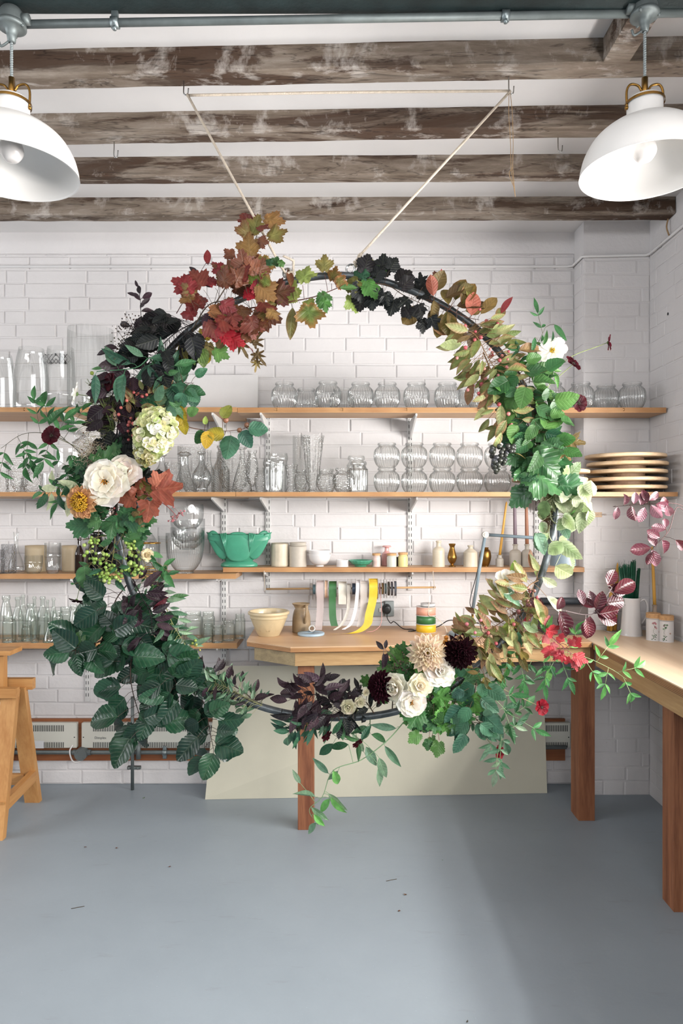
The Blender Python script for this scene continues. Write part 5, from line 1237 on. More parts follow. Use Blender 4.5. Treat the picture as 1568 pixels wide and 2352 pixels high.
LEAF = {
 'ovate': strip_leaf(.34, 13, .09, lambda t_: sin(pi * min(1, t_ ** .72)) ** .75), 'round': strip_leaf(.40, 14, .07, lambda t_: max(0, sin(pi * min(1, max(0, t_)) ** .78)) ** .55 * (1 - .25 * t_ ** 3), fold=.13, curl=.16),
 'lance': strip_leaf(.17, 8, 0, lambda t_: sin(pi * t_ ** .8), fold=.2, curl=.28), 'ellip': strip_leaf(.225, 9, 0, lambda t_: sin(pi * t_ ** .9) ** .85, fold=.16, curl=.25),
 'plum': strip_leaf(.33, 8, .03, lambda t_: sin(pi * t_ ** 1.1) ** .7, fold=.22, curl=.2), 'needle': strip_leaf(.10, 7, 0, None, .3, .35),
 'maple': lobed_leaf([(0,.62,34),(58,.52,32),(-58,.52,32),(115,.36,30),(-115,.36,30)], .22, .07), 'vib': lobed_leaf([(0,.62,44),(62,.56,42),(-62,.56,42)], .30, .08, p=.9),
 'grape': lobed_leaf([(0,.60,44),(64,.53,42),(-64,.53,42),(126,.44,40),(-126,.44,40)], .36, .06, p=.8, curl=.2), 'ger': lobed_leaf([(0,.55,26),(50,.55,26),(-50,.55,26),(100,.5,26),(-100,.5,26),(145,.42,20),(-145,.42,20)], .34, .10, curl=.1),
 'heuch': lobed_leaf([(0,.64,30),(55,.58,30),(-55,.58,30),(108,.48,30),(-108,.48,30)], .26, .05, p=.6), 'oak': lobed_leaf([(0,.66,18),(40,.42,14),(-40,.42,14),(85,.46,16),(-85,.46,16),(130,.34,18),(-130,.34,18)], .17, .05, p=.8),
}
def leaf_matrix(p, ang, size, r, tilt, flip=False):
    """p base; ang degrees in the hoop plane (0 = right, 90 = up); facing the room with a random tilt"""
    d = Vector((cos(radians(ang)), r.uniform(-tilt, tilt) * .9, sin(radians(ang)))).normalized()
    n = Vector((r.uniform(-tilt, tilt), -1, r.uniform(-tilt, tilt) + .15)); n = (n - d * n.dot(d))
    if n.length < .05: n = d.orthogonal()
    n.normalize(); s_ = d.cross(n).normalized()
    if flip: n = -n; s_ = -s_
    M = Matrix(((s_.x, d.x, n.x, p.x), (s_.y, d.y, n.y, p.y), (s_.z, d.z, n.z, p.z), (0, 0, 0, 1)))
    return M @ Matrix.Scale(size, 4)
def put_leaf(mb, kind, p, ang, size, pal, r, tilt, edge=None):
    pts, fs, ef = LEAF[kind]; c1 = jit(lin(r.choice(PAL[pal])), r); c2 = jit(lin(edge or EDGE.get(pal) or r.choice(PAL[pal])), r)
    q = r.uniform(0, .75) if pal in EDGE else .35
    cols = [tuple(a + (b - a) * (e ** 2) * q for a, b in zip(c1, c2)) for e in ef]
    sx = r.uniform(.8, 1.05); cv = r.uniform(.3, 1.8)
    wv = r.uniform(0, 6); wa = r.uniform(.015, .05)
    mb.add([(x * sx, y, z * cv + wa * sin(wv + y * 9 + x * 7) * (abs(x) * 3)) for x, y, z in pts], fs, cols, lw=pts, M=leaf_matrix(p, ang, size, r, tilt, r.random() < .12))
ALLSPRAY = []
def spray(name, label, pts, kind, pal, size, n, rad=25, tilt=.55, spread=70, off=-.01, dep=.05, droop=0, sr=.0019, scol='#4a3a2c', leaves=(), berries=None, pin=None, seed=None, m=None, group=None, cat='branch', fdir=None, d0=None, start=.05, sv=.3):
    """one cut stem with everything growing on it. pts: pixel path from the hoop outwards"""
    r = random.Random(seed or len(ALLSPRAY) * 7 + 3); ALLSPRAY.append(name); k = (d0 or HDP)
    P = []
    for i, q in enumerate(pts):
        o_ = q[2] if len(q) > 2 else off + r.uniform(-.012, .012)
        P.append(at(q[0], q[1], k + o_))
    P = smooth_path(P, 7); org = P[0].copy(); P = [p - org for p in P]
    t = thing(name, label, cat, org, group)
    L = len(P) - 1
    if not pin and rad > 15: n = int(n * 1.55); size = size * .76
    st = MB(); sc = lin(scol); st.tube(P, [sr * (1.25 - .75 * i / L) for i in range(L + 1)], 6, col=sc)
    fo = MB(); u = k / F
    def point(tt): 
        f = tt * L; i = min(int(f), L - 1); return P[i].lerp(P[i + 1], f - i), (P[i + 1] - P[i]).normalized()
    if pin:
        # compound leaves: pin = (leaflets, rachis length px)
        for i in range(n):
            tt = start + (1 - start) * (i + .5) / n; p, d = point(tt); a0 = math.degrees(atan2(d.z, d.x)); side = 1 if i % 2 else -1
            ang = (fdir[i % len(fdir)] if fdir else a0 + side * spread + r.uniform(-18, 18)) 
            ln = pin[1] * u * r.uniform(.8, 1.15); dd = Vector((cos(radians(ang)), r.uniform(-.35, .2), sin(radians(ang)))).normalized()
            q = [p, p + dd * ln * .5, p + dd * ln + Vector((0, 0, -droop * ln))]; st.tube(q, .0008, 5, col=sc)
            m_ = pin[0] // 2
            for j in range(m_):
                f = .28 + .62 * j / max(1, m_ - 1) if m_ > 1 else .5
                b = q[0].lerp(q[2], f)
                for s_ in (-1, 1): put_leaf(fo, kind, b, ang + s_ * r.uniform(40, 65), size * u * r.uniform(.7, .95), pal, r, tilt)
            put_leaf(fo, kind, q[2], ang + r.uniform(-10, 10), size * u * r.uniform(1.1, 1.35), pal, r, tilt)
    else:
        for i in range(n):
            tt = start + (1 - start) * (i + r.random()) / n; p, d = point(tt); a0 = math.degrees(atan2(d.z, d.x)); side = 1 if (i % 2) else -1
            a1 = a0 + side * (spread + r.uniform(-25, 25)); ro = rad * u * r.random() ** .7
            b = p + Vector((cos(radians(a1)) * ro, r.uniform(-dep, dep * .6), sin(radians(a1)) * ro))
            st.tube([p, p.lerp(b, .5) + Vector((0, 0, .004)), b], .0008, 4, cap=False, col=sc)
            ang = (r.choice(fdir) + r.uniform(-25, 25)) if fdir else a1 + r.uniform(-25, 25)
            if droop: ang = ang + ((-90 - ang + 180) % 360 - 180) * droop
            put_leaf(fo, kind, b, ang, size * u * r.uniform(1 - sv, 1 + sv), pal, r, tilt)
    for lf in leaves:       # single leaves seen clearly: px, py of the base, angle, length, palette, kind
        x, y, a, s_ = lf[:4]; pl_ = lf[4] if len(lf) > 4 else pal; kd = lf[5] if len(lf) > 5 else kind
        b = at(x, y, k + off + r.uniform(-.04, .0)) - org
        p = min(P, key=lambda w_: (w_ - b).length); st.tube([p, p.lerp(b, .5) + Vector((0, 0, .003)), b], .0009, 4, cap=False, col=sc)
        put_leaf(fo, kd, b, a, s_ * u * .92, pl_, r, tilt * .7)
    obj('stem', st, M_stem, t)
    if fo.v: obj('foliage', fo, m or M_flat, t)
    if berries:
        # berries: (count, radius px, colours, [centres px] or None, scatter px)
        cnt, br, cols, cen, sc_ = berries
        cl = [at(x, y, k + off - .02) - org for x, y in cen] if cen else [None]
        for ci, c0 in enumerate(cl):
            bb = MB()
            for i in range(max(1, cnt // len(cl))):
                if c0 is not None: b = c0 + Vector((r.gauss(0, sc_ * u * .5), r.gauss(0, sc_ * u * .35), r.gauss(0, sc_ * u * .5))); p = c0
                else:
                    p, d = point(r.uniform(start, 1)); b = p + Vector((r.uniform(-sc_, sc_) * u, r.uniform(-.05, .02), r.uniform(-sc_, sc_) * u)); p = min(P, key=lambda w_: (w_ - b).length)
                if (p - b).length < .12: bb.tube([p, b], .0006, 4, cap=False, col=sc)
                bb.sphere(b, br * u * r.uniform(.75, 1.15), 10, 6, jit(lin(r.choice(cols)), r, .15))
            if c0 is not None:
                q = min(P, key=lambda w_: (w_ - c0).length); bb.tube([q, q.lerp(c0, .5) + Vector((0, 0, .004)), c0], .0009, 5, cap=False, col=sc)
            obj('berry_cluster', bb, M_gloss, t)
    return t

# ------------------------------------------------------------------ top of the hoop
spray('viburnum_branch', 'red-brown viburnum branch rising highest at the rope with lobed autumn leaves', [(470, 735), (515, 665), (552, 600), (588, 545), (592, 505)], 'vib', 'vibred', 66, 9, 22, .6, 65, -.02, leaves=[
 (578, 545, 70, 60, 'olive'), (608, 548, 20, 62, 'olive'), (575, 600, 95, 74, 'vibred'), (600, 580, -75, 66, 'vibgreen'), (552, 640, 15, 70, 'vibgreen'), (536, 655, 120, 55, 'vibred')])
spray('viburnum_branch', 'bright red viburnum clump at the upper curve of the hoop', [(440, 760), (480, 700), (540, 690), (600, 680)], 'vib', 'vibred', 74, 26, 48, .7, 70, -.03, .07, leaves=[
 (560, 690, 50, 58, 'red'), (572, 668, 20, 50, 'red'), (500, 745, -60, 66, 'red'), (520, 770, -30, 56, 'red'), (610, 680, 10, 78, 'vibred'), (590, 700, -70, 66, 'vibred'), (585, 650, -40, 70, 'vibred'), (510, 740, 30, 66, 'vibgreen'), (480, 780, -100, 52, 'vibred')])
spray('viburnum_branch', 'viburnum branch with pale green leaves trailing under the rope eyelets', [(548, 712, .0), (640, 697), (720, 682), (790, 655), (825, 640)], 'vib', 'vibgreen', 56, 4, 20, .45, 70, -.03, scol='#5a3028', leaves=[
 (672, 706, -95, 78, 'olive', 'ellip'), (668, 660, 95, 62, 'vibred', 'lance'), (705, 690, -80, 76, 'vibgreen'), (695, 655, 80, 62, 'vibgreen'), (690, 690, 150, 66, 'vibgreen'), (735, 665, -70, 50, 'green'), (742, 678, -80, 46, 'green'), (745, 630, 90, 52, 'olive'), (765, 640, -20, 40, 'vibgreen'), (780, 662, 10, 46, 'green', 'ellip'), (655, 690, 160, 58, 'olive')])
spray('viburnum_twig', 'drooping brown viburnum twig hanging beneath the red clump', [(500, 755, 0), (540, 775), (575, 800), (592, 835)], 'oak', 'olive', 60, 0, 10, .5, 60, -.03, scol='#7a3f38', leaves=[(540, 770, -60, 66, 'bronze'), (570, 800, 55, 66, 'bronze'), (578, 800, -50, 56, 'bronze'), (592, 820, -100, 40, 'olive')])
spray('viburnum_twig', 'thin twig with two small brown leaves standing above the red clump', [(405, 720, 0), (440, 660), (468, 612), (476, 600)], 'ellip', 'olive', 40, 0, 8, .4, 60, -.01, sr=.0012, scol='#4a3030', leaves=[(478, 608, 98, 46, 'vibred'), (486, 606, -35, 26, 'vibred'), (450, 640, 160, 30, 'purple'), (455, 630, 140, 28, 'purple'), (470, 640, -60, 36, 'purple'), (452, 655, 200, 26, 'purple')])
spray('hop_bud_twig', 'short twig with two small green rosettes beside the rope', [(560, 690, 0), (600, 662), (632, 610)], 'grape', 'green', 24, 0, 5, .6, 60, -.05, sr=.0011, leaves=[(630, 612, 70, 26, 'green'), (626, 606, 150, 22, 'midgreen'), (638, 606, 20, 22, 'green'), (612, 660, 100, 30, 'vibgreen'), (606, 655, 60, 28, 'vibgreen')])
spray('vine_branch', 'green vine leaves and black-purple leaves just past the second eyelet', [(812, 640, .0), (850, 650), (890, 655), (930, 680), (985, 705)], 'grape', 'black', 62, 11, 26, .6, 70, -.02, .05, m=M_flat, leaves=[
 (850, 632, 60, 60, 'green'), (845, 640, 150, 48, 'midgreen'), (838, 640, -60, 62, 'green'), (825, 640, -140, 46, 'vibgreen'), (870, 655, -100, 50, 'black', 'maple'), (880, 665, -70, 46, 'black', 'maple'), (945, 680, -140, 50, 'black', 'maple'), (960, 690, -80, 48, 'black', 'maple'), (970, 660, 100, 44, 'black', 'maple'), (985, 720, -60, 50, 'black', 'maple')])
spray('vine_branch', 'bronze-leaved branch on the hoop before the spindle berries', [(960, 680, 0), (1010, 700), (1060, 725), (1100, 735)], 'plum', 'bronze', 62, 8, 24, .5, 70, -.03, scol='#5a3a2e', leaves=[
 (1000, 650, 60, 40, 'vibred', 'vib'), (995, 680, 100, 50, 'rust'), (1010, 640, 75, 30, 'red', 'lance'), (1030, 700, 100, 52, 'bronze'), (1045, 690, 70, 56, 'olive'), (1060, 700, 60, 60, 'olive'), (1082, 725, 85, 56, 'rust'), (1015, 720, -100, 60, 'olive'), (1025, 715, -80, 62, 'olive'), (1005, 705, -120, 42, 'bronze'), (1050, 670, 20, 40, 'bronze'), (1070, 668, -50, 32, 'olive', 'lance')])
# spindle, upper window side
spray('spindle_branch', 'spindle branch with pink berries at the upper bend of the hoop', [(1060, 735, 0), (1095, 775), (1120, 820), (1150, 870)], 'ellip', 'spindle', 54, 34, 48, .8, 70, -.04, .07, scol='#8a6a4a', berries=(26, 4.2, ['#c8606a', '#b84a58', '#d98a86'], None, 50), leaves=[(1060, 790, 190, 60), (1080, 810, 210, 66), (1075, 760, 170, 60), (1140, 735, 60, 56, 'spindle'), (1150, 720, 62, 46, 'vibred')])
spray('spindle_branch', 'spindle branch with long drooping leaves beside the fluted jars', [(1110, 810, 0), (1130, 860), (1150, 920), (1170, 980)], 'ellip', 'spindle', 54, 30, 42, .8, 70, -.03, .07, scol='#8a6a4a', berries=(26, 4.5, ['#c8606a', '#b84a58', '#d98a86'], [(1090, 880), (1150, 895), (1140, 925), (1165, 965), (1175, 985), (1120, 870)], 28), leaves=[(1085, 880, -105, 56), (1150, 930, -95, 60), (1100, 860, 220, 50), (1190, 805, 10, 62, 'spindle'), (1160, 800, 30, 66, 'spindle')])
spray('leafy_branch', 'fresh green leaf mass on the hoop next to the white cosmos', [(1165, 820, 0), (1200, 870), (1215, 930), (1235, 990), (1240, 1040)], 'round', 'green', 56, 42, 48, .8, 70, -.04, .07, m=M_flat, leaves=[(1240, 960, 80, 74, 'green'), (1250, 985, 60, 62, 'green'), (1255, 990, -60, 58, 'green')])
spray('leafy_branch', 'darker green branch on the inner side of the hoop above the grapes', [(1185, 900, .02), (1205, 950), (1218, 1000), (1228, 1050)], 'ovate', 'midgreen', 52, 28, 34, .8, 70, -.01, .07, leaves=[(1185, 1010, -120, 62, 'midgreen'), (1200, 1000, 190, 60, 'midgreen')])
spray('jasmine_spray', 'slender jasmine spray curling up over the white cosmos', [(1215, 880, 0), (1222, 830), (1235, 790), (1252, 752)], 'lance', 'jas', 30, 4, 12, .5, 60, -.03, pin=(5, 44), scol='#5a5a3a', sr=.0013, fdir=[20, 160, 15, 100], leaves=[(1272, 745, -55, 52), (1228, 775, -100, 40)])
spray('jasmine_spray', 'small toothed green sprig hugging the hoop below the white cosmos', [(1190, 860, 0), (1230, 830), (1262, 825)], 'lance', 'green', 30, 3, 12, .5, 55, -.03, pin=(5, 40), scol='#5a6a3a', sr=.0012)
spray('vine_branch', 'large vine leaves on the hoop beside the black grapes', [(1195, 1010, 0), (1225, 1050), (1245, 1090), (1250, 1130)], 'grape', 'midgreen', 78, 10, 30, .55, 70, -.05, .04, m=M_gloss, leaves=[(1215, 1040, -40, 96, 'green'), (1205, 1075, -35, 110, 'midgreen'), (1250, 1060, 20, 84, 'midgreen'), (1235, 1020, 30, 70, 'green'), (1290, 1010, -10, 60, 'bronze', 'maple'), (1285, 1020, -60, 52, 'vibred', 'maple'), (1262, 1040, -80, 60, 'green')])
GO = -.10
gt = spray('grape_bunch', 'small bunch of black grapes hanging inside the hoop near stacked jars', [(1222, 1068, -.02), (1195, 1045), (1175, 1040), (1160, 1035)], 'grape', 'green', 20, 0, sr=.0016, off=-.09, scol='#8a7a4a', cat='grapes', berries=None)
r = random.Random(9); gb = MB(); org = Vector(gt.location)
for i in range(58):
    f = r.random(); y = 1024 + 60 * f; w_ = 22 * (1 - f) ** .6 + 5; x = 1148 + r.uniform(-w_, w_) * .8 - f * 6
    gb.sphere(at(x, y, HDP - .10 + r.uniform(-.025, .025)) - org, 5.6 * HDP / F, 12, 8, jit(lin(r.choice(('#1b1b24', '#15161c', '#262636'))), r))
for i in range(12): gb.sphere(at(1172 + r.uniform(-10, 10), 1032 + r.uniform(-9, 9), HDP - .10 + r.uniform(-.015, .015)) - org, 5.4 * HDP / F, 12, 8, lin('#191a22'))
obj('grapes', gb, leafmat('grape_skin', .35, .0, spec=.5), gt)['kind'] = 'stuff'
for i, (pts, lb) in enumerate((([(1252, 1080, 0), (1275, 1110), (1300, 1140), (1330, 1135)], 'pale variegated leaf branch in front of the round wooden boards'), ([(1262, 1140, 0), (1265, 1190), (1290, 1205), (1325, 1185)], 'pale variegated leaf branch under the round wooden boards'), ([(1262, 1190, 0), (1262, 1235), (1290, 1260), (1320, 1275)], 'pale variegated branch crossing the task lamp shade'))):
    spray('variegated_branch', lb, pts, 'ovate', 'varieg', 50, (30, 11, 2)[i], (40, 28, 20)[i], .8, 65, -.03, .06, scol='#9aa07a', fdir=[-20, -50, 10, -90, -120, 30], leaves=([(1290, 1130, 0, 62), (1255, 1150, -100, 50)], [(1300, 1195, 20, 60, 'green', 'ovate'), (1290, 1200, -70, 44, 'sage')], [(1230, 1225, -60, 60, 'sage', 'ovate'), (1250, 1265, 120, 50, 'sage'), (1285, 1245, -40, 66), (1275, 1300, -30, 66)])[i])
mb = MB(); r = random.Random(2); o0 = at(1246, 1110, HDP - .015)
for i in range(420):
    f = r.random(); c = at(1240 + 16 * f, 1100 + 105 * f, HDP - .012) - o0; v = Vector((r.gauss(0, 1), r.gauss(0, 1), r.gauss(0, 1))).normalized()
    mb.tube([c, c + v * .02, c + v * .028 + Vector((0, 0, -.004))], .0006, 3, cap=False, col=jit(lin(r.choice(('#5a3f28', '#6f5233', '#463321'))), r))
tag(obj('dried_moss_tuft', mb, M_stem, None, o0), 'brown dry moss tuft bound to the hoop under the vine leaves', 'moss', kind='stuff')
# lower window side
spray('spindle_branch', 'lower spindle branch with pale leaves above the white cosmos near the box', [(1245, 1330, 0), (1215, 1345), (1185, 1385), (1150, 1410)], 'ellip', 'spindle', 60, 22, 44, .75, 70, -.04, .07, scol='#8a6a4a', berries=(18, 4, ['#b8606a', '#8a5a52'], [(1205, 1350), (1190, 1340), (1215, 1372)], 26), leaves=[(1185, 1330, 95, 52, 'lime', 'ellip'), (1150, 1350, -40, 62, 'sage', 'ellip'), (1245, 1325, -35, 66, 'varieg'), (1255, 1370, -40, 58, 'varieg'), (1225, 1400, -50, 50, 'lime', 'lance')])
spray('spindle_branch', 'bushy spindle branch hiding the task lamp base', [(1215, 1385, 0), (1165, 1420), (1120, 1450), (1090, 1480)], 'ellip', 'spindle', 50, 40, 52, .8, 70, -.04, .08, scol='#7a5a42', berries=(24, 4.2, ['#b8505c', '#c8707a', '#7a3f42'], [(1195, 1408), (1205, 1405), (1120, 1460), (1090, 1520), (1085, 1435)], 30), leaves=[(1110, 1440, 100, 50), (1180, 1420, -120, 60, 'lime'), (1190, 1450, -80, 50, 'sage'), (1200, 1430, -30, 56, 'varieg')])
spray('spindle_branch', 'olive spindle branch on the hoop beside the dark dahlia', [(1200, 1420, .02), (1165, 1475), (1120, 1520), (1090, 1545)], 'ellip', 'olive', 44, 26, 40, .8, 70, -.01, .07, scol='#6a4a38')
spray('plum_branch', 'purple plum branch reaching from the hoop across the wooden box', [(1225, 1398, 0), (1280, 1400, -.03), (1345, 1412, -.05), (1372, 1400, -.06), (1405, 1350, -.07)], 'plum', 'plum', 50, 3, 12, .5, 70, -.05, scol='#9a8a8a', m=M_gloss, leaves=[
 (1395, 1345, 60, 46), (1395, 1350, -10, 52), (1390, 1385, 5, 56), (1362, 1395, 100, 40), (1365, 1395, 150, 40), (1370, 1405, -30, 56), (1375, 1410, 10, 52), (1355, 1415, -100, 56), (1365, 1410, 60, 50), (1300, 1405, -100, 48), (1278, 1400, 60, 34), (1250, 1395, 150, 40), (1340, 1390, 100, 40), (1345, 1420, -80, 44)])
spray('creeper_sprig', 'crimson creeper sprig dangling over the bench front edge', [(1200, 1440, 0), (1245, 1445, -.04), (1275, 1470, -.05), (1310, 1500, -.06)], 'vib', 'redcreep', 34, 10, 16, .7, 70, -.05, scol='#7a3040', leaves=[(1250, 1448, -10, 40, 'redcreep'), (1268, 1480, -110, 44, 'redcreep'), (1310, 1505, -20, 46, 'redcreep'), (1318, 1505, -80, 42, 'redcreep'), (1292, 1490, -120, 40, 'redcreep')])
spray('jasmine_spray', 'bright jasmine spray stretching furthest towards the side bench', [(1150, 1480, 0), (1240, 1490, -.04), (1330, 1505, -.06), (1400, 1535, -.08), (1438, 1560, -.09)], 'lance', 'jaslight', 32, 9, 12, .5, 70, -.05, pin=(5, 46), scol='#9ab07a', sr=.0012, fdir=[-110, 60, -90, 70, -60, 50, -100, 20, -70])
spray('jasmine_spray', 'jasmine spray with hanging leaflets below the bench apron', [(1120, 1520, 0), (1180, 1510, -.03), (1250, 1520, -.04), (1300, 1520, -.05)], 'lance', 'jas', 34, 7, 12, .5, 80, -.05, pin=(5, 50), scol='#6a8a5a', sr=.0012, fdir=[-90, -100, -80, -110, -85, -120, -70])
spray('jasmine_spray', 'jasmine trail hanging lowest in front of the cream panel', [(1100, 1600, 0), (1125, 1650, -.04), (1150, 1690, -.05), (1140, 1740, -.05)], 'lance', 'sage', 36, 7, 12, .5, 70, -.05, pin=(5, 48), scol='#7a9a6a', sr=.0012, fdir=[-120, 20, -60, -110, 40, -90, -100])
spray('jasmine_spray', 'jasmine trail just right of the green geranium leaves', [(1085, 1560, 0), (1130, 1600, -.04), (1170, 1640, -.05), (1190, 1650, -.06)], 'lance', 'jas', 34, 5, 12, .5, 70, -.05, pin=(5, 44), scol='#7a9a6a', sr=.0012, fdir=[-80, 10, -70, 30, -30])
spray('geranium_leaves', 'lobed green geranium leaves around the white roses', [(1075, 1560, 0), (1040, 1590), (1000, 1610), (960, 1600)], 'ger', 'ger', 66, 24, 44, .7, 70, -.02, .06, leaves=[(1010, 1620, -60, 66), (1040, 1640, -100, 66, 'ger'), (1060, 1560, 10, 66), (990, 1600, 0, 62, 'ger'), (1060, 1640, -110, 60)])
spray('sage_leaves', 'blue-green and pale leaves cascading beside the geranium leaves', [(1100, 1540, 0), (1090, 1590), (1080, 1640), (1085, 1665)], 'ovate', 'blue', 56, 26, 36, .7, 70, -.04, .06, droop=.3)
spray('geranium_leaves', 'bright geranium leaves behind the cream dahlia', [(900, 1640, .02), (905, 1560), (920, 1525), (940, 1515)], 'ger', 'green', 54, 8, 24, .6, 70, .0, leaves=[(930, 1530, 120, 56), (910, 1540, 160, 50), (850, 1575, 130, 40)])
spray('berry_sprig', 'sprig of orange berries between cream and dark dahlias', [(1000, 1600, 0), (985, 1560, -.05), (1000, 1510, -.07), (1018, 1488, -.08)], 'lance', 'green', 20, 2, 8, .5, 60, -.06, berries=(36, 4.6, ['#d98e1f', '#c97a17', '#e3a33a'], [(970, 1540), (1016, 1492), (1006, 1503), (1022, 1478)], 15), scol='#6a4a28')
spray('purple_twig', 'small purple leaf twig poking up before the bench apron', [(930, 1560, 0), (905, 1510, -.05), (882, 1490, -.06)], 'ellip', 'purple', 32, 0, 8, .5, 60, -.05, sr=.0012, scol='#6a5a5a', leaves=[(880, 1492, 130, 26), (890, 1500, -110, 40), (884, 1490, 80, 22), (880, 1500, -80, 36)])
# bottom
spray('basil_branch', 'dark purple leafy branch in front of the bench leg', [(800, 1640, 0), (760, 1612), (720, 1595), (680, 1605)], 'ellip', 'purple', 48, 56, 44, 1.0, 70, -.03, .07, droop=.25, scol='#2a1c22', leaves=[(735, 1560, 70, 44, 'purple'), (790, 1590, 70, 36, 'purple'), (660, 1610, 170, 46), (670, 1640, 190, 50, 'black')])
spray('basil_branch', 'near-black leaves under the dark dahlia beside the small white blooms', [(860, 1640, 0), (835, 1610), (800, 1620), (770, 1640)], 'ellip', 'black', 44, 22, 34, .8, 70, -.02, .06)
spray('olive_sprig', 'small grey-green sprig under the purple leaves with pointed leaflets', [(780, 1645, 0), (730, 1655), (690, 1668), (660, 1680)], 'lance', 'blue', 46, 24, 20, .6, 60, -.04, .05, droop=.3, scol='#4a5a3a')
spray('sweet_pea_vine', 'sweet pea vine hanging lowest past the bench leg to the floor line', [(930, 1655, 0), (890, 1700, -.05), (830, 1745, -.06), (765, 1770, -.07), (740, 1830, -.07), (710, 1860, -.07), (730, 1895, -.07)], 'lance', 'sage', 56, 9, 14, .5, 65, -.05, scol='#6f9068', sr=.0016, leaves=[(765, 1770, -70, 46, 'jaslight', 'ellip'), (757, 1835, -130, 40, 'jaslight', 'ellip'), (760, 1830, -55, 56, 'jaslight', 'lance'), (840, 1715, -60, 52, 'sage', 'ellip'), (870, 1740, -70, 50, 'sage', 'ellip'), (800, 1710, 190, 50, 'midgreen', 'ellip'), (690, 1800, 120, 40, 'sage', 'lance'), (870, 1760, -85, 60, 'sage', 'lance'), (720, 1870, -50, 44, 'jaslight', 'lance'), (830, 1700, 60, 42, 'midgreen', 'ellip')])
spray('sweet_pea_vine', 'curling sweet pea tendrils below the small white blooms', [(850, 1645, 0), (845, 1690, -.04), (810, 1700, -.05), (770, 1690, -.05), (750, 1668, -.04)], 'lance', 'midgreen', 48, 8, 12, .6, 65, -.05, scol='#3f5a3a', sr=.0014)
spray('leafy_branch', 'sprig of small rounded green leaves under the white roses', [(960, 1630, 0), (985, 1665, -.04), (1010, 1680, -.05)], 'grape', 'green', 44, 8, 24, .6, 70, -.05, scol='#7a4a3a', leaves=[(975, 1650, -90, 52, 'sage')])
spray('small_leaf_branch', 'fine small-leaved branch along the lower curve, trestle side', [(610, 1625, 0), (560, 1600), (510, 1575), (450, 1560)], 'lance', 'sage', 32, 60, 26, .8, 60, -.03, .05, scol='#8a8a62', fdir=None, leaves=[])
spray('purple_twig', 'purple-leaved twig along the lower curve among small leaves', [(600, 1625, .01), (560, 1590), (510, 1560), (470, 1545)], 'ellip', 'purple', 38, 14, 24, .7, 70, -.03, scol='#3a2a2c', leaves=[(490, 1535, 30, 30), (505, 1540, 60, 26)])
# hanging beech, trestle side
BE = dict(m=M_gloss, scol='#3f2f28')
spray('beech_branch', 'dark green beech branch reaching out over the lowest bottle shelf', [(300, 1440, 0), (260, 1460, -.04), (200, 1485, -.06), (130, 1505, -.07)], 'round', 'beech', 66, 8, 22, .6, 70, -.05, leaves=[(160, 1495, 190, 62), (190, 1480, 120, 40, 'green'), (180, 1500, -80, 56), (205, 1505, -50, 56), (225, 1495, 0, 60), (170, 1460, 150, 66), (190, 1450, 60, 60)], **BE)
spray('beech_branch', 'dark beech branch highest of the hanging ones, under the green berries', [(290, 1345, 0), (265, 1380, -.04), (250, 1430, -.05), (260, 1480, -.05)], 'round', 'beech', 76, 17, 44, .6, 75, -.05, .06, **BE)
spray('beech_branch', 'dark beech branch falling straight down towards the second heater', [(312, 1400, 0), (305, 1480, -.04), (300, 1560, -.05), (320, 1640, -.05), (345, 1675, -.05)], 'round', 'beech', 74, 22, 46, .6, 75, -.05, .06, leaves=[(345, 1640, -110, 66), (330, 1665, 220, 62), (330, 1670, -100, 66), (350, 1660, 30, 60), (355, 1600, -20, 60)], **BE)
spray('beech_branch', 'dark beech branch following the hoop down past the lowest shelf end', [(330, 1440, 0), (370, 1500, -.04), (400, 1560, -.05), (425, 1600, -.05)], 'round', 'beech', 74, 22, 42, .6, 75, -.05, .06, **BE)
spray('beech_branch', 'dark beech branch hanging lowest in front of the cream panel corner', [(440, 1570, 0), (470, 1620, -.04), (480, 1670, -.05), (490, 1720, -.05)], 'round', 'beech', 70, 14, 28, .6, 75, -.05, .05, leaves=[(490, 1730, -110, 66), (475, 1690, 190, 60), (495, 1690, -20, 56), (470, 1640, 30, 62)], **BE)
spray('beech_branch', 'beech branch filling between the hoop and hanging leaves', [(320, 1400, .02), (350, 1470, 0), (345, 1540, -.02), (380, 1590, -.03)], 'round', 'beech', 66, 11, 36, .7, 75, -.01, .05, **BE)
spray('basil_branch', 'dusky purple leaves on the hoop in front of the jam jars', [(305, 1330, 0), (325, 1370), (345, 1410), (350, 1460)], 'ellip', 'purple', 50, 24, 28, .8, 70, -.06, .05, scol='#2a1c22', leaves=[(330, 1350, 50, 60), (350, 1400, 30, 46, 'plum')])
spray('small_leaf_branch', 'light small-leaved stem with seedheads by the jam jars', [(330, 1320, 0), (370, 1370, -.04), (395, 1430, -.05), (430, 1490, -.05)], 'lance', 'sage', 40, 26, 20, .6, 65, -.04, .05, scol='#8a8f5a', berries=(26, 3.2, ['#b3b35a', '#8fa04a'], [(440, 1510), (385, 1480), (420, 1500), (450, 1480)], 22), leaves=[(390, 1375, 15, 46, 'midgreen', 'lance')])
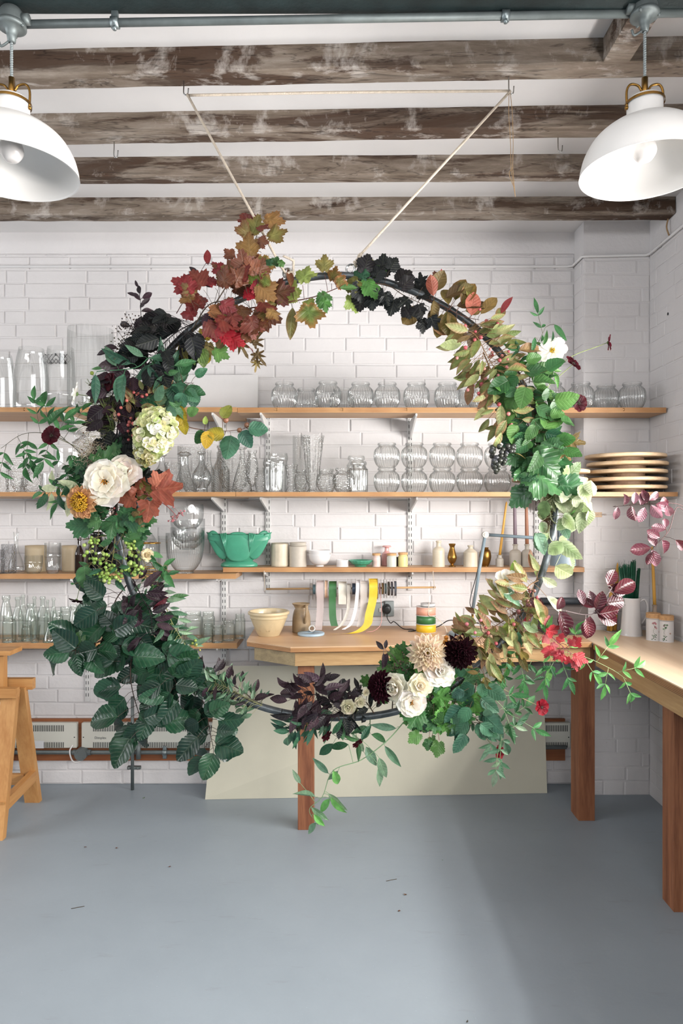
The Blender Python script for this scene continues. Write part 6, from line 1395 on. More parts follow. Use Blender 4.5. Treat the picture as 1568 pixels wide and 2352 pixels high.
# trestle-side middle: berries, roots of the bouquet
r = random.Random(31)
for i, (pts, cen, lb) in enumerate((([(270, 1220, 0), (240, 1260), (205, 1300), (190, 1330)], [(205, 1262), (215, 1245), (250, 1330), (232, 1322)], 'green-berried stem hanging furthest towards the brown bottle'), ([(265, 1200, 0), (262, 1260), (255, 1300), (250, 1320)], [(250, 1322), (262, 1312), (243, 1290), (270, 1318), (228, 1285)], 'green-berried stem hanging down in front of the black bottles'), ([(280, 1210, 0), (300, 1260), (310, 1290), (325, 1330)], [(308, 1302), (315, 1310), (298, 1255), (306, 1268), (296, 1300)], 'green-berried stem lying along the hoop tube'))):
    spray('snowberry_stem', lb, pts, 'ellip', 'midgreen', 42, 3, 26, .6, 70, -.05, .04, scol='#6f6a3a', sr=.0014, berries=(40, 4.2, ['#93b04f', '#7fa043', '#a8bf66', '#6f9038'], cen, 18))
spray('clematis_vine', 'tangle of thin clematis stems wound round the hoop tube', [(330, 1180, 0), (310, 1230, -.03), (345, 1290, -.04), (375, 1330, -.05), (385, 1300, -.05)], 'ellip', 'jas', 40, 7, 34, .6, 70, -.05, .05, scol='#6a5a3a', sr=.0015, leaves=[(380, 1310, -70, 46, 'jas', 'ellip'), (375, 1300, -110, 40), (350, 1290, -40, 36), (195, 1300, -90, 56, 'midgreen', 'round'), (305, 1210, 60, 40, 'olive', 'lance')])
for i, (pts, lb) in enumerate((([(300, 1190, 0), (275, 1240, -.04), (240, 1290, -.05), (180, 1345, -.06)], 'thin bare stem ending in the drooping dark red flower'), ([(255, 1180, 0), (300, 1240, -.05), (330, 1290, -.05), (345, 1330, -.05)], 'thin bare stem crossing the hoop by the gilt-rimmed jar'), ([(190, 1240, -.05), (260, 1225, -.05), (310, 1200, 0)], 'thin bare stem arching from the hoop towards the shelf rail'), ([(280, 1180, 0), (285, 1240, -.03), (280, 1300, -.03)], 'thin bare stem dropping straight among the green berries'), ([(240, 1170, 0), (225, 1230, -.04), (215, 1300, -.04)], 'thin bare stem hanging closest to the slim brown bottle'))):
    spray('bare_stem', lb, pts, 'lance', 'jas', 20, 3, 8, .5, 60, -.04, sr=.0015, scol='#6a5f3a', cat='stem')
# trestle-side flower group greenery
spray('geranium_leaves', 'lobed green leaves above the white roses near the hydrangea', [(275, 1130, .02), (255, 1080), (240, 1060)], 'ger', 'midgreen', 78, 9, 30, .5, 70, -.03, .04, leaves=[(250, 1090, 110, 84, 'ger'), (225, 1090, 200, 60, 'beech')])
spray('geranium_leaves', 'lobed dark green leaves under the white roses', [(280, 1130, 0), (265, 1170), (255, 1210)], 'vib', 'midgreen', 66, 22, 40, .6, 70, -.02, .06, berries=(16, 3, ['#e3c9c0', '#b05a5a'], [(262, 1172), (268, 1180)], 14), leaves=[(265, 1180, -100, 66), (300, 1180, -70, 60, 'midgreen'), (300, 1130, -60, 70, 'black'), (290, 1150, -70, 66, 'black'), (310, 1100, 20, 60, 'black'), (325, 1090, -20, 66, 'black'), (220, 1190, 200, 46, 'beech')])
spray('heuchera_leaf', 'coral-rust lobed leaf spray in front of the second shelf', [(300, 1120, 0), (335, 1135, -.06), (380, 1160, -.07), (405, 1185, -.07)], 'heuch', 'rust', 84, 0, 20, .4, 70, -.07, scol='#8a4a4a', leaves=[(335, 1130, 10, 96), (335, 1135, 130, 52), (345, 1140, -95, 66), (320, 1140, 190, 66), (350, 1125, 50, 56), (318, 1165, -80, 50, 'bronze')], berries=(24, 2, ['#a85a62', '#c07a80'], [(408, 1190), (396, 1190), (414, 1180)], 14))
spray('faded_hydrangea_sprig', 'faded olive flowerhead tucked beside the white roses', [(290, 1120, 0), (315, 1110, -.04), (322, 1105, -.05)], 'round', 'olive', 24, 46, 26, .9, 80, -.05, .03)
spray('olive_leaf_sprig', 'pale-backed leaf sprig beside the peach dahlia', [(215, 1135, 0), (170, 1125, -.05), (125, 1122, -.06)], 'ellip', 'ivory', 50, 3, 12, .5, 60, -.05, scol='#6a5a48', leaves=[(130, 1122, 178, 46), (118, 1132, -95, 44), (140, 1125, 10, 40), (155, 1118, -60, 46), (110, 1135, -125, 44, 'beech'), (135, 1135, -75, 40, 'beech'), (150, 1115, -80, 36, 'beech'), (120, 1120, 60, 30, 'beech')])
spray('jasmine_spray', 'long jasmine spray arching out past the tilted glass jug', [(225, 1070, 0), (190, 1045, -.04), (150, 1012, -.05), (100, 995, -.06), (50, 998, -.06), (2, 1030, -.07)], 'lance', 'jas', 34, 9, 12, .45, 80, -.05, pin=(7, 72), scol='#4a4a38', sr=.0014, fdir=[-110, -95, -100, 60, -105, 95, -95, -60, -100])
spray('jasmine_spray', 'jasmine sprig in front of the cups below the tilted jug', [(220, 1080, 0), (185, 1080, -.05), (155, 1100, -.06), (150, 1118, -.06)], 'lance', 'jas', 36, 4, 12, .45, 70, -.05, pin=(5, 50), scol='#4a4a38', sr=.0013, fdir=[-130, 150, -110, 200])
spray('jasmine_spray', 'jasmine tip rising in front of the top shelf edge', [(150, 1010, -.05), (120, 985, -.06), (105, 960, -.06)], 'lance', 'jas', 40, 2, 10, .45, 60, -.06, pin=(5, 40), scol='#4a4a38', sr=.0012, fdir=[60, 100], leaves=[(112, 975, 50, 60, 'jas', 'lance')])
# cosmos threads
mb = MB(); r = random.Random(12); o0 = at(250, 960, HDP - .03)
for i in range(70):
    f = r.random(); c = at(262 - 10 * f, 1000 - 100 * f, HDP - .02) - o0; a = radians(r.uniform(60, 220)); L_ = r.uniform(.04, .13)
    q1 = c + Vector((cos(a), r.uniform(-.4, .2), sin(a))) * L_ * .5; q2 = q1 + Vector((cos(a + r.uniform(-.9, .9)), r.uniform(-.4, .2), sin(a + r.uniform(-.9, .9)))) * L_ * .5
    mb.tube(smooth_path([c, q1, q2], 3), .0006, 3, cap=False, col=jit(lin(r.choice(PAL['fern'])), r))
for px in ((230, 900, 212, 858), (250, 990, 235, 1080), (240, 940, 200, 870)): mb.tube(smooth_path([at(262, 1000, HDP - .02) - o0, at(px[0], px[1], HDP - .05) - o0, at(px[2], px[3], HDP - .06) - o0], 6), .0011, 5, col=lin('#5a6a3a'))
mb.sphere(at(211, 857, HDP - .06) - o0, .007, 8, 6, lin('#7a8a3a'))
t = tag(obj('cosmos_foliage', mb, M_stem, None, o0), 'feathery thread-like cosmos foliage with one bud by the tall vases', 'foliage')
mb = MB(); o0 = at(208, 1040, HDP - .05)
for i in range(900):
    c = Vector((r.gauss(0, .025), r.gauss(0, .02), r.gauss(0, .032))); v = Vector((r.gauss(0, 1), r.gauss(0, 1), r.gauss(0, 1))).normalized()
    mb.tube([c, c + v * .012], .0005, 3, cap=False, col=jit(lin(r.choice(('#b3a58f', '#9a8c74', '#c4b8a4'))), r))
for i in range(12): mb.sphere((r.gauss(0, .02), r.gauss(0, .012) - .015, r.gauss(0, .028)), .003, 6, 4, lin('#5a4030'))
tag(obj('seedhead_fluff', mb, M_stem, None, o0), 'fluffy beige clematis seedhead above the white roses', 'seedhead')
# trestle-side upper
spray('smokebush_branch', 'black-purple leafy branch on the upper hoop above the green pods', [(450, 740, 0), (410, 760), (375, 790), (345, 830)], 'ovate', 'black', 60, 52, 46, .75, 70, -.04, .07, droop=.35, scol='#1f181c', leaves=[(470, 720, -60, 60, 'purple'), (440, 790, -95, 62, 'black'), (400, 800, -100, 66)])
spray('smokebush_branch', 'dark purple branch behind the green sweet pea pods', [(345, 830, .0), (310, 870), (285, 920), (270, 970)], 'ovate', 'purple', 56, 46, 44, .8, 70, .0, .07, droop=.2, scol='#1f181c', leaves=[(270, 880, 200, 56, 'black'), (290, 920, -60, 60, 'black'), (260, 940, 180, 50, 'black'), (265, 1040, 100, 60, 'black'), (270, 1060, 60, 60, 'black')])
spray('smokebush_branch', 'dark branch filling the hoop beside the hydrangea', [(275, 950, 0), (268, 1000), (270, 1050), (280, 1090)], 'ovate', 'black', 54, 26, 34, .8, 70, -.01, .06, scol='#1f181c')
spray('plum_twig', 'upright plum twig with dark leaves standing above the hoop, nearest the vases', [(325, 790, 0), (324, 740), (322, 690), (316, 660)], 'ellip', 'purple', 30, 2, 8, .6, 65, -.01, sr=.0012, scol='#2a1c1c', leaves=[(322, 690, 130, 30), (326, 685, 20, 34), (324, 700, 40, 28), (322, 675, 110, 28), (324, 715, 15, 34), (318, 660, 120, 20)])
spray('plum_twig', 'plum twig with dark leaves reaching sideways below the dark umbels', [(320, 830, 0), (290, 820), (262, 806), (248, 800)], 'ellip', 'purple', 36, 2, 10, .6, 65, -.01, sr=.0012, scol='#2a1c1c', leaves=[(270, 800, 170, 34), (280, 815, 200, 34), (290, 830, 220, 36), (262, 812, 240, 30), (300, 750, 160, 40), (310, 760, 60, 40)])
for (cx, cy, lb, col) in ((306, 752, 'upper dark brown umbel of an elder seedhead', ['#3a2c26', '#2b2120', '#4a382e']), (292, 800, 'lower olive-brown umbel of an elder seedhead', ['#3c3a26', '#2f2c20', '#4a4430']), (925, 1535, 'brown-pink seedhead umbel beside the cream dahlia', ['#5a4644', '#7a6054', '#4a3a34'])):
    o0 = at(cx, cy, HDP - .035); st = MB(); hd = MB(); base_ = (at(340, 815, HDP) if cy < 900 else at(950, 1610, HDP)) - o0
    for i in range(120):
        v = Vector((r.gauss(0, .023), r.gauss(0, .018) - .012, r.gauss(0, .020))); hd.sphere(v, r.uniform(.0015, .0028), 6, 4, jit(lin(r.choice(col)), r, .3))
        if i % 3 == 0: st.tube([base_ * .18, v], .0005, 3, cap=False, col=lin('#3a2c26'))
    st.tube([base_, base_ * .5 + Vector((0, -.005, 0)), base_ * .18], .0014, 5, col=lin('#3a2c26'))
    t = thing('umbel_seedhead', lb, 'seedhead', o0); obj('stem', st, M_stem, t); obj('seeds', hd, M_stem, t)['kind'] = 'stuff'
spray('sweet_pea_vine', 'grey-green sweet pea pods and blades across the hoop near the vases', [(400, 880, -.03), (370, 850, -.06), (345, 822, -.07), (310, 845, -.07), (222, 853, -.07)], 'lance', 'blue', 62, 12, 14, .6, 60, -.07, .03, scol='#4a7a58', sr=.0026, leaves=[(285, 860, -105, 66, 'blue', 'ellip'), (362, 825, -92, 84, 'blue', 'lance'), (345, 822, 0, 76, 'blue', 'lance'), (380, 870, -85, 62, 'blue', 'ellip'), (340, 840, -60, 60, 'blue', 'lance'), (240, 845, 180, 36, 'midgreen', 'lance'), (400, 840, 20, 56, 'midgreen', 'ellip')])
spray('sweet_pea_vine', 'dark green stem crossing down beside the round hazel leaves', [(345, 825, -.05), (385, 870, -.06), (390, 920, -.06), (370, 960, -.05)], 'lance', 'midgreen', 48, 8, 12, .6, 60, -.06, scol='#3f6a48', sr=.002)
spray('hazel_branch', 'rounded green hazel leaves inside the hoop beside the white board', [(330, 900, 0), (370, 890, -.03), (410, 880, -.04), (445, 880, -.05)], 'round', 'blue', 56, 14, 30, .5, 75, -.04, leaves=[(415, 860, 50, 44, 'midgreen'), (425, 895, -10, 50, 'midgreen'), (405, 905, -90, 44, 'midgreen'), (385, 840, 80, 44, 'vibgreen'), (360, 850, 60, 50, 'midgreen')])
spray('hazel_branch', 'yellow-green hazel cluster below the black-purple leaves', [(430, 770, 0), (460, 785, -.03), (490, 800, -.04)], 'round', 'yellow', 54, 4, 20, .5, 70, -.04, leaves=[(465, 795, -120, 52, 'yellow', 'vib'), (485, 800, -30, 54, 'green', 'vib'), (470, 785, 80, 46, 'yellow', 'vib'), (500, 800, 60, 30, 'bronze'), (425, 800, -110, 50, 'olive', 'ovate'), (440, 800, -90, 46, 'midgreen', 'ovate')])
hz = spray('hazel_branch', 'hazel twig with yellow and green leaves and nuts over the glassware', [(330, 960, 0), (400, 970, -.05), (450, 985, -.06), (520, 990, -.06), (560, 985, -.06)], 'round', 'yellow', 50, 0, 12, .4, 70, -.06, scol='#6a4a3a', leaves=[(402, 935, -60, 54, 'yellow'), (430, 950, 20, 30, 'green'), (420, 965, -80, 36, 'yellow'), (510, 960, 60, 40, 'yellow'), (480, 990, -100, 44, 'yellow'), (470, 990, -130, 40, 'green'), (515, 1000, 170, 44, 'yellow'), (530, 1000, -100, 60, 'blue'), (555, 990, -60, 46, 'blue'), (570, 985, 0, 48, 'blue'), (472, 975, 90, 20, 'lime')], berries=(5, 6, ['#8a5a44', '#7a4c3a'], [(520, 968), (550, 984), (565, 975)], 6))
spray('spindle_branch', 'spindle tuft with salmon berries above the hydrangea', [(290, 985, 0), (310, 950, -.04), (330, 920, -.05), (350, 925, -.05)], 'ellip', 'spindle', 44, 34, 40, .8, 70, -.05, .05, berries=(20, 4, ['#c4625e', '#b04f52'], [(310, 920), (300, 960), (320, 970), (295, 1000), (330, 905)], 24), scol='#6a5a3a')
spray('leafy_branch', 'pale green serrated leaves just above the hydrangea head', [(340, 960, 0), (365, 940, -.05), (385, 930, -.06)], 'ovate', 'sage', 46, 10, 24, .6, 70, -.06)
# the loose branch entering from the window side
spray('plum_branch', 'purple plum branch with painted-in leaf sheen reaching in over the side bench, upper fork', [(1660, 1420, .0), (1615, 1240, .0), (1568, 1163, .0), (1490, 1158, .0), (1407, 1164, .0)], 'plum', 'plumsheen', 38, 0, 10, .6, 70, -.03, scol='#4a3030', d0=3.0, m=M_gloss, leaves=[(1432, 1160, 70, 34), (1418, 1164, -100, 32), (1450, 1162, -85, 38), (1470, 1160, 60, 40), (1485, 1156, 100, 36), (1480, 1165, -110, 40), (1495, 1160, -60, 40), (1505, 1158, -20, 36), (1515, 1158, 30, 32), (1455, 1158, 85, 30), (1530, 1160, -60, 36), (1490, 1150, 40, 34)])
spray('plum_branch', 'purple plum branch with painted-in leaf sheen reaching in over the side bench, lower fork', [(1660, 1430, .02), (1620, 1260, .02), (1560, 1165, .02), (1535, 1220, .0), (1500, 1258, .0), (1485, 1290, .0)], 'plum', 'plumsheen', 38, 0, 10, .6, 70, -.03, scol='#4a3030', d0=3.0, m=M_gloss, leaves=[(1530, 1215, 170, 36), (1528, 1212, 80, 26), (1520, 1240, -60, 44), (1495, 1258, 190, 50), (1497, 1262, -70, 46), (1505, 1255, 110, 36), (1500, 1268, -110, 34), (1550, 1240, -40, 40), (1515, 1235, 150, 36)])

# ------------------------------------------------------------------ flowers
def frame(f):
    f = Vector(f).normalized(); u = f.cross(Vector((0, 0, 1))); u = u.normalized() if u.length > .01 else Vector((1, 0, 0)); w_ = f.cross(u)
    return Matrix(((u.x, w_.x, f.x, 0), (u.y, w_.y, f.y, 0), (u.z, w_.z, f.z, 0), (0, 0, 0, 1)))
def petal(mb, M, a, el, ln, wd, col, col2, r, base=.0, cup=.25, curl=.0, tipf=.75, n=7, notch=0, zo=0):
    pts = []; fs = []; cols = []
    for i in range(n + 1):
        tt = i / n; ww = wd * (sin(pi * min(1, tt * tipf + .08)) ** .8) * (1 if i < n else .55)
        for c_ in (-1, -.5, 0, .5, 1):
            y = base + tt * ln - (notch * ln if (i == n and c_ == 0) else 0) - (.06 * ln * abs(c_) if i == n else 0)
            z = cup * wd * c_ * c_ - curl * ln * tt * tt + r.uniform(-.015, .015) * ln
            pts.append((c_ * ww, y, z)); cols.append(tuple(p + (q - p) * tt for p, q in zip(col2, col)))
    for i in range(n):
        for q in range(4): k_ = i * 5 + q; fs.append((k_, k_ + 1, k_ + 6, k_ + 5))
    Mm = M @ Matrix.Rotation(a, 4, 'Z') @ Matrix.Translation((0, 0, zo)) @ Matrix.Rotation(el, 4, 'X')
    mb.add(pts, fs, cols, Mm)
def flower(name, label, kind, px, py, rpx, face=(0, -1, .1), root=None, off=-.07, cols=None, seed=1, cat='flower', group=None, stemcol='#5a6a3a', sr=.0016):
    r = random.Random(seed * 13 + int(px)); d = HDP + off; c = at(px, py, d); R_ = rpx / F * d
    t = thing(name, label, cat, c, group); M = frame(face); pm = MB(); ce = MB(); st = MB()
    f = Vector(face).normalized()
    C = [lin(x) for x in cols]
    if kind == 'rose':
        rings = ((6, 3, 1.0, .54, .08), (6, 12, .90, .50, .10), (6, 24, .72, .42, .12), (5, 34, .5, .3, .15)) if cols == W else ((6, 12, 1.0, .52, .05), (6, 26, .86, .48, .05), (6, 44, .66, .38, .04), (5, 60, .46, .28, .03), (4, 72, .32, .2, .0))
        for (n, el, ln, wd, b0) in rings:
            o_ = r.uniform(0, 6)
            for i in range(n): petal(pm, M, o_ + 2 * pi * i / n + r.uniform(-.15, .15), radians(el + r.uniform(-8, 8)), R_ * ln * r.uniform(.9, 1.08), R_ * wd, jit(C[0], r, .06), C[1], r, base=R_ * b0, cup=.30, curl=.12 if el < 40 else -.1, zo=R_ * el / 300)
        for i in range(44 if cols == W else 26):
            a = r.uniform(0, 2 * pi); q = r.random() ** .5 * (.25 if cols == W else .12) * R_; ce.sphere(M @ Vector((q * cos(a), q * sin(a), R_ * (r.uniform(.14, .26) if cols == W else r.uniform(.22, .36)))), R_ * .036, 6, 4, jit(C[2], r, .2))
    elif kind == 'dahlia':
        rows = 7
        for j in range(rows):
            f_ = j / (rows - 1); n = int(17 - 8 * f_); el = radians(4 + 66 * f_)
            for i in range(n): petal(pm, M, 2 * pi * (i + .5 * (j % 2)) / n + r.uniform(-.06, .06), el + r.uniform(-.08, .08), R_ * (1 - .55 * f_) * r.uniform(.92, 1.06), R_ * (.17 - .05 * f_), jit(C[0], r, .12), C[1], r, base=R_ * .06, cup=.8, curl=.06, tipf=.86, zo=R_ * .22 * f_)
        for i in range(70):
            a = r.uniform(0, 2 * pi); q = r.random() ** .5 * .20 * R_; ce.sphere(M @ Vector((q * cos(a), q * sin(a), R_ * (.40 - q / R_ * .6))), R_ * .035, 6, 4, jit(C[2], r, .2))
    elif kind == 'anemone':     # broad outer rays, big shaggy yellow middle
        for j in range(2):
            for i in range(15): petal(pm, M, 2 * pi * (i + .5 * (j % 2)) / 13 + r.uniform(-.1, .1), radians(4 + j * 9), R_ * (.82 - .12 * j) * r.uniform(.9, 1.05), R_ * .19, jit(C[0], r, .12), C[1], r, base=R_ * .22, cup=.7, curl=.1, zo=R_ * .05 * j)
        for i in range(150):
            a = r.uniform(0, 2 * pi); q = r.random() ** .5 * .46 * R_; b0 = M @ Vector((q * cos(a), q * sin(a), R_ * .08)); b1 = M @ Vector((q * 1.25 * cos(a), q * 1.25 * sin(a), R_ * (.62 - .5 * q / R_)))
            ce.tube([b0, b1], [R_ * .026, R_ * .036], 5, col=jit(C[2], r, .2))
    elif kind == 'cosmos':
        n = 8
        for i in range(n): petal(pm, M, 2 * pi * i / n + r.uniform(-.06, .06), radians(r.uniform(2, 20)), R_ * r.uniform(.92, 1.05), R_ * .36, jit(C[0], r, .06), C[1], r, base=R_ * .08, cup=.25, curl=.08, tipf=.66, notch=.05)
        for i in range(40):
            a = r.uniform(0, 2 * pi); q = r.random() ** .5 * .19 * R_; ce.sphere(M @ Vector((q * cos(a), q * sin(a), R_ * .10)), R_ * .04, 6, 4, jit(C[2], r, .2))
    pob = obj('petals', pm, M_petal, t); obj('flower_centre', ce, M_flat, t)
    st.lathe([(0, -R_ * .16), (R_ * .16, -R_ * .10), (R_ * .2, -R_ * .02), (R_ * .1, R_ * .02)], 10, M=M, col=lin('#5f7a44'))
    if root:
        e = at(root[0], root[1], HDP) - c; b = f * -R_ * .15; m_ = (b + e) / 2 - f * .03 + Vector((0, 0, .012 if len(root) < 3 else root[2]))
        st.tube(smooth_path([b, m_, e], 8), sr, 6, col=lin(stemcol))
    obj('flower_stem', st, M_stem, t); return t
W = ['#fbf7ef', '#fbf1da', '#c9851f']
flower('white_rose', 'largest open white rose with a golden middle, beside the peach dahlia', 'rose', 246, 1108, 52, (-.15, -1, .1), (290, 1140), -.11, W, 1, group='white roses')
flower('white_rose', 'white rose with blush middle set above the largest rose', 'rose', 287, 1086, 40, (.25, -1, .35), (290, 1120), -.08, ['#f8f2ea', '#f0d9c6', '#c9a07a'], 2, group='white roses')
flower('white_rose', 'small half-open white rose at the outer edge, above the peach dahlia', 'rose', 216, 1090, 24, (-.5, -1, .1), (270, 1120), -.08, ['#f6ecdc', '#e0c7a4', '#c98a4a'], 3, group='white roses')
flower('white_rose', 'white rose tucked beneath the cream dahlia', 'rose', 1008, 1540, 38, (.15, -1, .2), (1040, 1590), -.10, ['#fbf7f2', '#f6e8d8', '#d9b98a'], 4, group='white roses')
flower('white_rose', 'white rose turned side-on next to the dark side-facing dahlia', 'rose', 912, 1578, 36, (-.75, -1, .05), (950, 1610), -.09, ['#f8f4e8', '#f2e8cc', '#c9a04a'], 5, group='white roses')
flower('white_rose', 'lowest white rose of the bottom cluster', 'rose', 944, 1612, 34, (0, -1, -.15), (960, 1620), -.12, W, 6, group='white roses')
flower('white_rose', 'small white rose in the middle of the bottom cluster', 'rose', 962, 1576, 30, (.1, -1, .3), (980, 1600), -.12, ['#fbf5e6', '#f6e8c0', '#d9a94a'], 7, group='white roses')
flower('white_rose', 'smallest creamy rose half hidden by the green berries and hoop', 'rose', 337, 1275, 15, (.7, -1, .1), (320, 1290), -.07, ['#eadfc0', '#e0c994', '#c99a4a'], 8, group='white roses')
flower('dahlia', 'peach dahlia with shaggy yellow middle beside the white roses', 'anemone', 190, 1152, 41, (-.25, -1, -.1), (260, 1150), -.11, ['#dfb184', '#c98a63', '#d9a51f'], 9)
flower('dahlia', 'cream dahlia with small yellow middle above the bottom roses', 'dahlia', 980, 1499, 46, (-.05, -1, .15), (1010, 1580), -.11, ['#f6e8d2', '#dcb88e', '#d9b41f'], 10)
flower('dahlia', 'near-black dahlia facing the room beside the cream dahlia', 'dahlia', 1054, 1497, 42, (.1, -1, .1), (1085, 1550), -.10, ['#2a0f17', '#1c0b11', '#150a0e'], 11)
flower('dahlia', 'dark burgundy dahlia turned side-on next to the bottom roses', 'dahlia', 876, 1576, 38, (-.8, -.8, .15), (910, 1625), -.07, ['#38121f', '#220d15', '#1c0b11'], 12)
DR = ['#4a0f1c', '#2f0a13', '#23080e']
flower('cosmos', 'white cosmos with yellow middle high beside the window-side pilaster', 'cosmos', 1268, 806, 32, (-.35, -1, .15), (1225, 900), -.05, ['#fbfaf6', '#f6f4e8', '#e0b81f'], 13, sr=.0012)
flower('cosmos', 'white cosmos half hidden among spindle leaves near the lamp arm', 'cosmos', 1160, 1336, 30, (.1, -1, .2), (1200, 1370), -.06, ['#f8f7f0', '#e6e6cf', '#d9a91f'], 14, sr=.0012)
flower('cosmos', 'white cosmos seen edge-on before the tall vases', 'cosmos', 176, 905, 26, (-1, -.25, .25), (262, 960, .03), -.06, ['#f8f6f0', '#e6e4d6', '#c98f1f'], 15, sr=.0012)
flower('chocolate_cosmos', 'dark red cosmos on the longest stem, seen edge-on by the corner', 'cosmos', 1396, 787, 19, (1, -.3, .05), (1235, 940, .05), -.06, DR, 16, sr=.0011, stemcol='#8a9a5a')
flower('chocolate_cosmos', 'dark red cosmos tilted upward below the white cosmos', 'cosmos', 1316, 836, 22, (.55, -.7, .6), (1225, 930), -.06, DR, 17, sr=.0011, stemcol='#8a9a5a')
flower('chocolate_cosmos', 'dark red cosmos facing out in front of the corner jars', 'cosmos', 1328, 926, 20, (.35, -1, 0), (1240, 970, .05), -.06, DR, 18, sr=.0011, stemcol='#8a9a5a')
flower('chocolate_cosmos', 'dark red cosmos among the jasmine, in front of the tilted jug', 'cosmos', 119, 1001, 23, (-.1, -1, .1), (230, 1070), -.10, DR, 19, sr=.0011, stemcol='#5a5a3a')
flower('chocolate_cosmos', 'dark red cosmos pressed against the purple leaves near the tall vases', 'cosmos', 256, 878, 22, (-.75, -.8, .1), (290, 900), -.07, DR, 20, sr=.0011)
flower('chocolate_cosmos', 'drooping dark cosmos above the milk bottles', 'cosmos', 176, 1378, 17, (-.2, -.4, -1), (190, 1330, .02), -.06, ['#2a0c14', '#1f0910', '#16070b'], 21, sr=.0011)
flower('chocolate_cosmos', 'crimson cosmos on a long stem before the panel edge and back leg', 'cosmos', 1243, 1624, 19, (.5, -1, .1), (1090, 1545, .0), -.07, ['#8f1426', '#6a0f1d', '#3a0a12'], 22, sr=.0012, stemcol='#b0a878')
flower('chocolate_cosmos', 'crimson cosmos half hidden by the lowest jasmine trail', 'cosmos', 1145, 1727, 15, (.6, -1, .3), (1100, 1640, .0), -.03, ['#8a1426', '#6a0f1d', '#3a0a12'], 23, sr=.0011)
flower('chocolate_cosmos', 'small dark cosmos hanging by the bench leg under the purple leaves', 'cosmos', 748, 1690, 14, (.7, -.6, -.4), (760, 1650), -.06, DR, 24, sr=.0010)
flower('chocolate_cosmos', 'closed dark cosmos hanging among the sweet pea tendrils', 'cosmos', 821, 1706, 14, (.5, -.6, -.6), (830, 1650), -.06, DR, 25, sr=.0010)
for i, (x, y, lb) in enumerate(((800, 1622, 'small creamy bloom beside the purple leaves, the larger of two'), (826, 1612, 'small creamy bloom nearest the dark side-on dahlia'), (840, 1590, 'tiny cream bud before the green leaf by the dark dahlia'))):
    flower('small_bloom', lb, 'rose', x, y, (20, 14, 9)[i], (-.2 + .3 * i, -1, -.1), (820, 1640), -.08, ['#dcd6bf', '#c9c49a', '#a8a04a'], 30 + i, group='small creamy blooms')
flower('clematis_flower', 'small ochre lily-like flower above the hanging beech leaves', 'cosmos', 213, 1349, 15, (-.1, -.6, -.8), (240, 1320), -.06, ['#c9a05c', '#b0803a', '#8a5a24'], 40)
# hydrangea head
t = thing('hydrangea', 'long cream-green hydrangea head on the trestle side of the hoop', 'flower', at(352, 1004, HDP - .10))
hm = MB(); st = MB(); r = random.Random(77); axis = Vector((.34, 0, .94)).normalized(); u = HDP / F
perp = Vector((axis.z, 0, -axis.x)); core = MB()
for i in range(330):
    s_ = r.uniform(-1, 1); th = r.uniform(0, 2 * pi); rad_ = sqrt(max(0, 1 - s_ * s_))
    nrm = (axis * s_ * .8 + perp * rad_ * cos(th) + Vector((0, -1, 0)) * rad_ * sin(th))
    if nrm.y > .35: continue
    wtop = 40 + 12 * s_
    c = axis * s_ * 62 * u + (perp * cos(th) - Vector((0, 1, 0)) * sin(th)) * rad_ * wtop * u * 1.0
    M = Matrix.Translation(c) @ frame((nrm + Vector((r.uniform(-.6, .6), -.45, r.uniform(-.5, .5)))))
    col = jit(lin(r.choice(('#f4f0d0', '#eaeab8', '#d6dba0', '#f8f3dc', '#faf6e6', '#c9d290'))), r, .08)
    if c.z < -.03 and c.x < 0 and r.random() < .5: col = jit(lin('#a9a06a'), r)
    a0 = r.uniform(0, 2)
    for q in range(4): petal(hm, M, a0 + q * pi / 2, radians(r.uniform(5, 30)), r.uniform(7.5, 10.5) * u, 5.6 * u, col, tuple(x * .9 for x in col), r, cup=.2, tipf=.7, n=3)
    hm.sphere(c + M.to_3x3() @ Vector((0, 0, .002)), .0014, 5, 3, lin('#9aa85a'))
obj('florets', hm, M_petal, t)['kind'] = 'stuff'
mt = Matrix.Rotation(atan2(axis.x, axis.z), 4, 'Y') @ Matrix.Diagonal((1, 1, 1, 1))
core.sphere((0, 0, 0), 1, 20, 12, lin('#8a9658'), sc=(38 * u, 34 * u, 58 * u)); core.v = [mt @ v for v in core.v]
obj('flower_core', core, M_flat, t)
e = at(300, 1060, HDP) - Vector(t.location); st.tube(smooth_path([-axis * 55 * u, -axis * 70 * u + Vector((0, .03, 0)), e], 6), .003, 7, col=lin('#5a6a3a')); obj('flower_stem', st, M_stem, t)

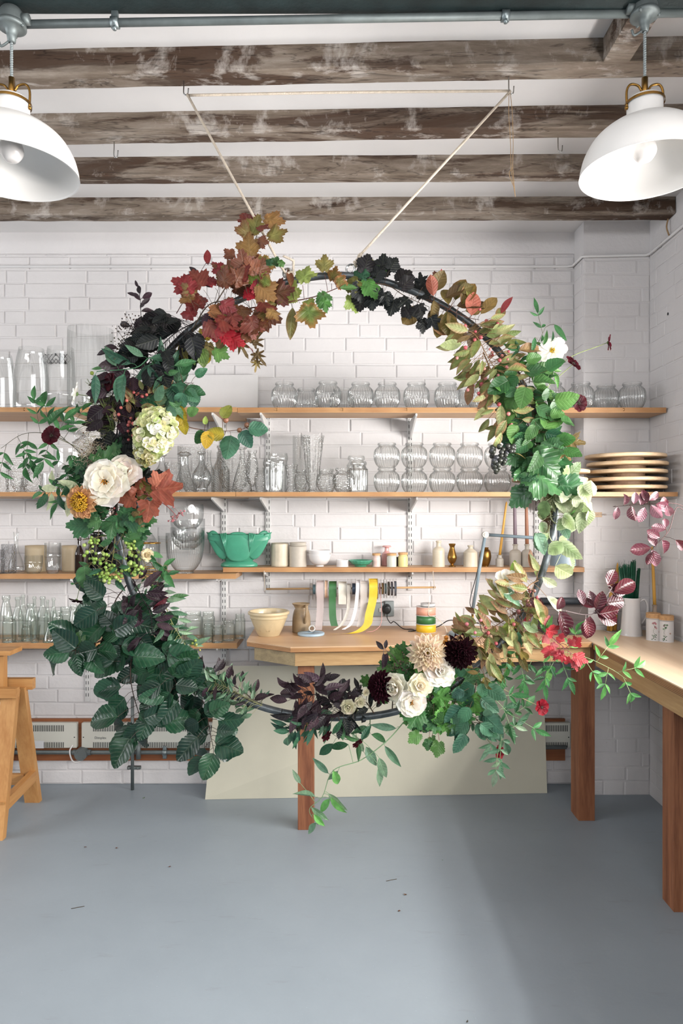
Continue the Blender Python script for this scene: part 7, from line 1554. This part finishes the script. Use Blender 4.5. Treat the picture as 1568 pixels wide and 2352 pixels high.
# ------------------------------------------------------------------ bits on the floor
r = random.Random(5)
for (px, py, lb) in ((268, 1949, 'curled brown leaf scrap on the grey floor near the trestle'), (390, 1992, 'dark brown petal scrap on the floor left of the bench leg'), (196, 1947, 'tiny dark crumb of leaf beside the brown scrap on the floor'), (330, 1834, 'scrap of green leaf on the floor by the riser pipe'), (917, 2094, 'reddish leaf scrap on the open floor beyond the bench leg'), (930, 2056, 'dark crumb of leaf just above the reddish scrap on the floor'), (1016, 1977, 'tiny green crumb on the floor near the bench shadow'), (898, 2022, 'thin twig scrap on the open floor'), (178, 2085, 'short straw-like twig on the floor, nearest the camera'), (1073, 2348, 'dark leaf crumb on the floor at the shadow edge close to the camera')):
    d = F * EYE / (py - HY); mb = MB(); c = at(px, py, d)
    if 'twig' in lb: mb.tube([(-.022, -.008, .001), (.0, 0, .0015), (.024, .009, .001)], .0012, 5, col=lin('#5a4a38'))
    else:
        pts, fs, ef = LEAF['ovate']; s_ = .013 if 'scrap' in lb else .008
        mb.add([(x * s_, (y - .5) * s_, .002 + abs(z) * s_ * 2.5) for x, y, z in pts], fs, jit(lin('#5a7a3a' if 'green' in lb else '#7a4a38' if 'red' in lb or 'brown' in lb else '#3a302a'), r), Matrix.Rotation(r.uniform(0, 6), 4, 'Z'))
    tag(obj('leaf_scrap' if 'twig' not in lb else 'twig_scrap', mb, M_flat, None, (c.x, d, .0)), lb, 'scrap')
# ------------------------------------------------------------------ camera and light
cam = bpy.data.cameras.new('camera'); co = bpy.data.objects.new('camera', cam); COL.objects.link(co)
co.location = (0, 0, EYE); co.rotation_euler = (pi / 2, 0, 0)
cam.sensor_fit = 'VERTICAL'; cam.sensor_height = 36; cam.lens = 24; cam.shift_y = (HY - 1176) / 2352
cam.clip_start = .02
S.camera = co
w = bpy.data.worlds.new('world'); S.world = w; w.use_nodes = True
bg = w.node_tree.nodes['Background']; bg.inputs['Color'].default_value = (.93, .96, 1, 1); bg.inputs['Strength'].default_value = .08
def area(name, loc, rot, sx, sy, power, col):
    l = bpy.data.lights.new(name, 'AREA'); l.shape = 'RECTANGLE'; l.size = sx; l.size_y = sy; l.energy = power; l.color = col
    o = bpy.data.objects.new(name, l); COL.objects.link(o); o.location = loc; o.rotation_euler = rot; return o
area('window_daylight', (XR + .24, (WY0 + WY1) / 2, (WZ0 + WZ1) / 2), (0, radians(90), 0), WZ1 - WZ0, WY1 - WY0, 540, (1, .975, .945))
area('left_fill_light', (XL - .14, (LY0 + LY1) / 2, (LZ0 + LZ1) / 2), (0, radians(-90), 0), LZ1 - LZ0, LY1 - LY0, 210, (.97, .98, 1))  # added fill from the left, lifts the walls more than the floor
area('rear_fill_light', ((FX0 + FX1) / 2, YF - .12, (FZ0 + FZ1) / 2), (radians(90), 0, 0), FX1 - FX0, FZ1 - FZ0, 115, (.97, .98, 1))  # added fill from behind the camera, brightens faces turned towards it
S.view_settings.view_transform = 'Standard'; S.view_settings.look = 'None'; S.view_settings.gamma = 1; S.view_settings.use_curve_mapping = False
S.view_settings.exposure = -.33
c = S.cycles
c.use_denoising = True; c.max_bounces = 8; c.diffuse_bounces = 2; c.glossy_bounces = 4; c.transmission_bounces = 6; c.transparent_max_bounces = 64
c.caustics_reflective = False; c.caustics_refractive = False; c.sample_clamp_indirect = 6
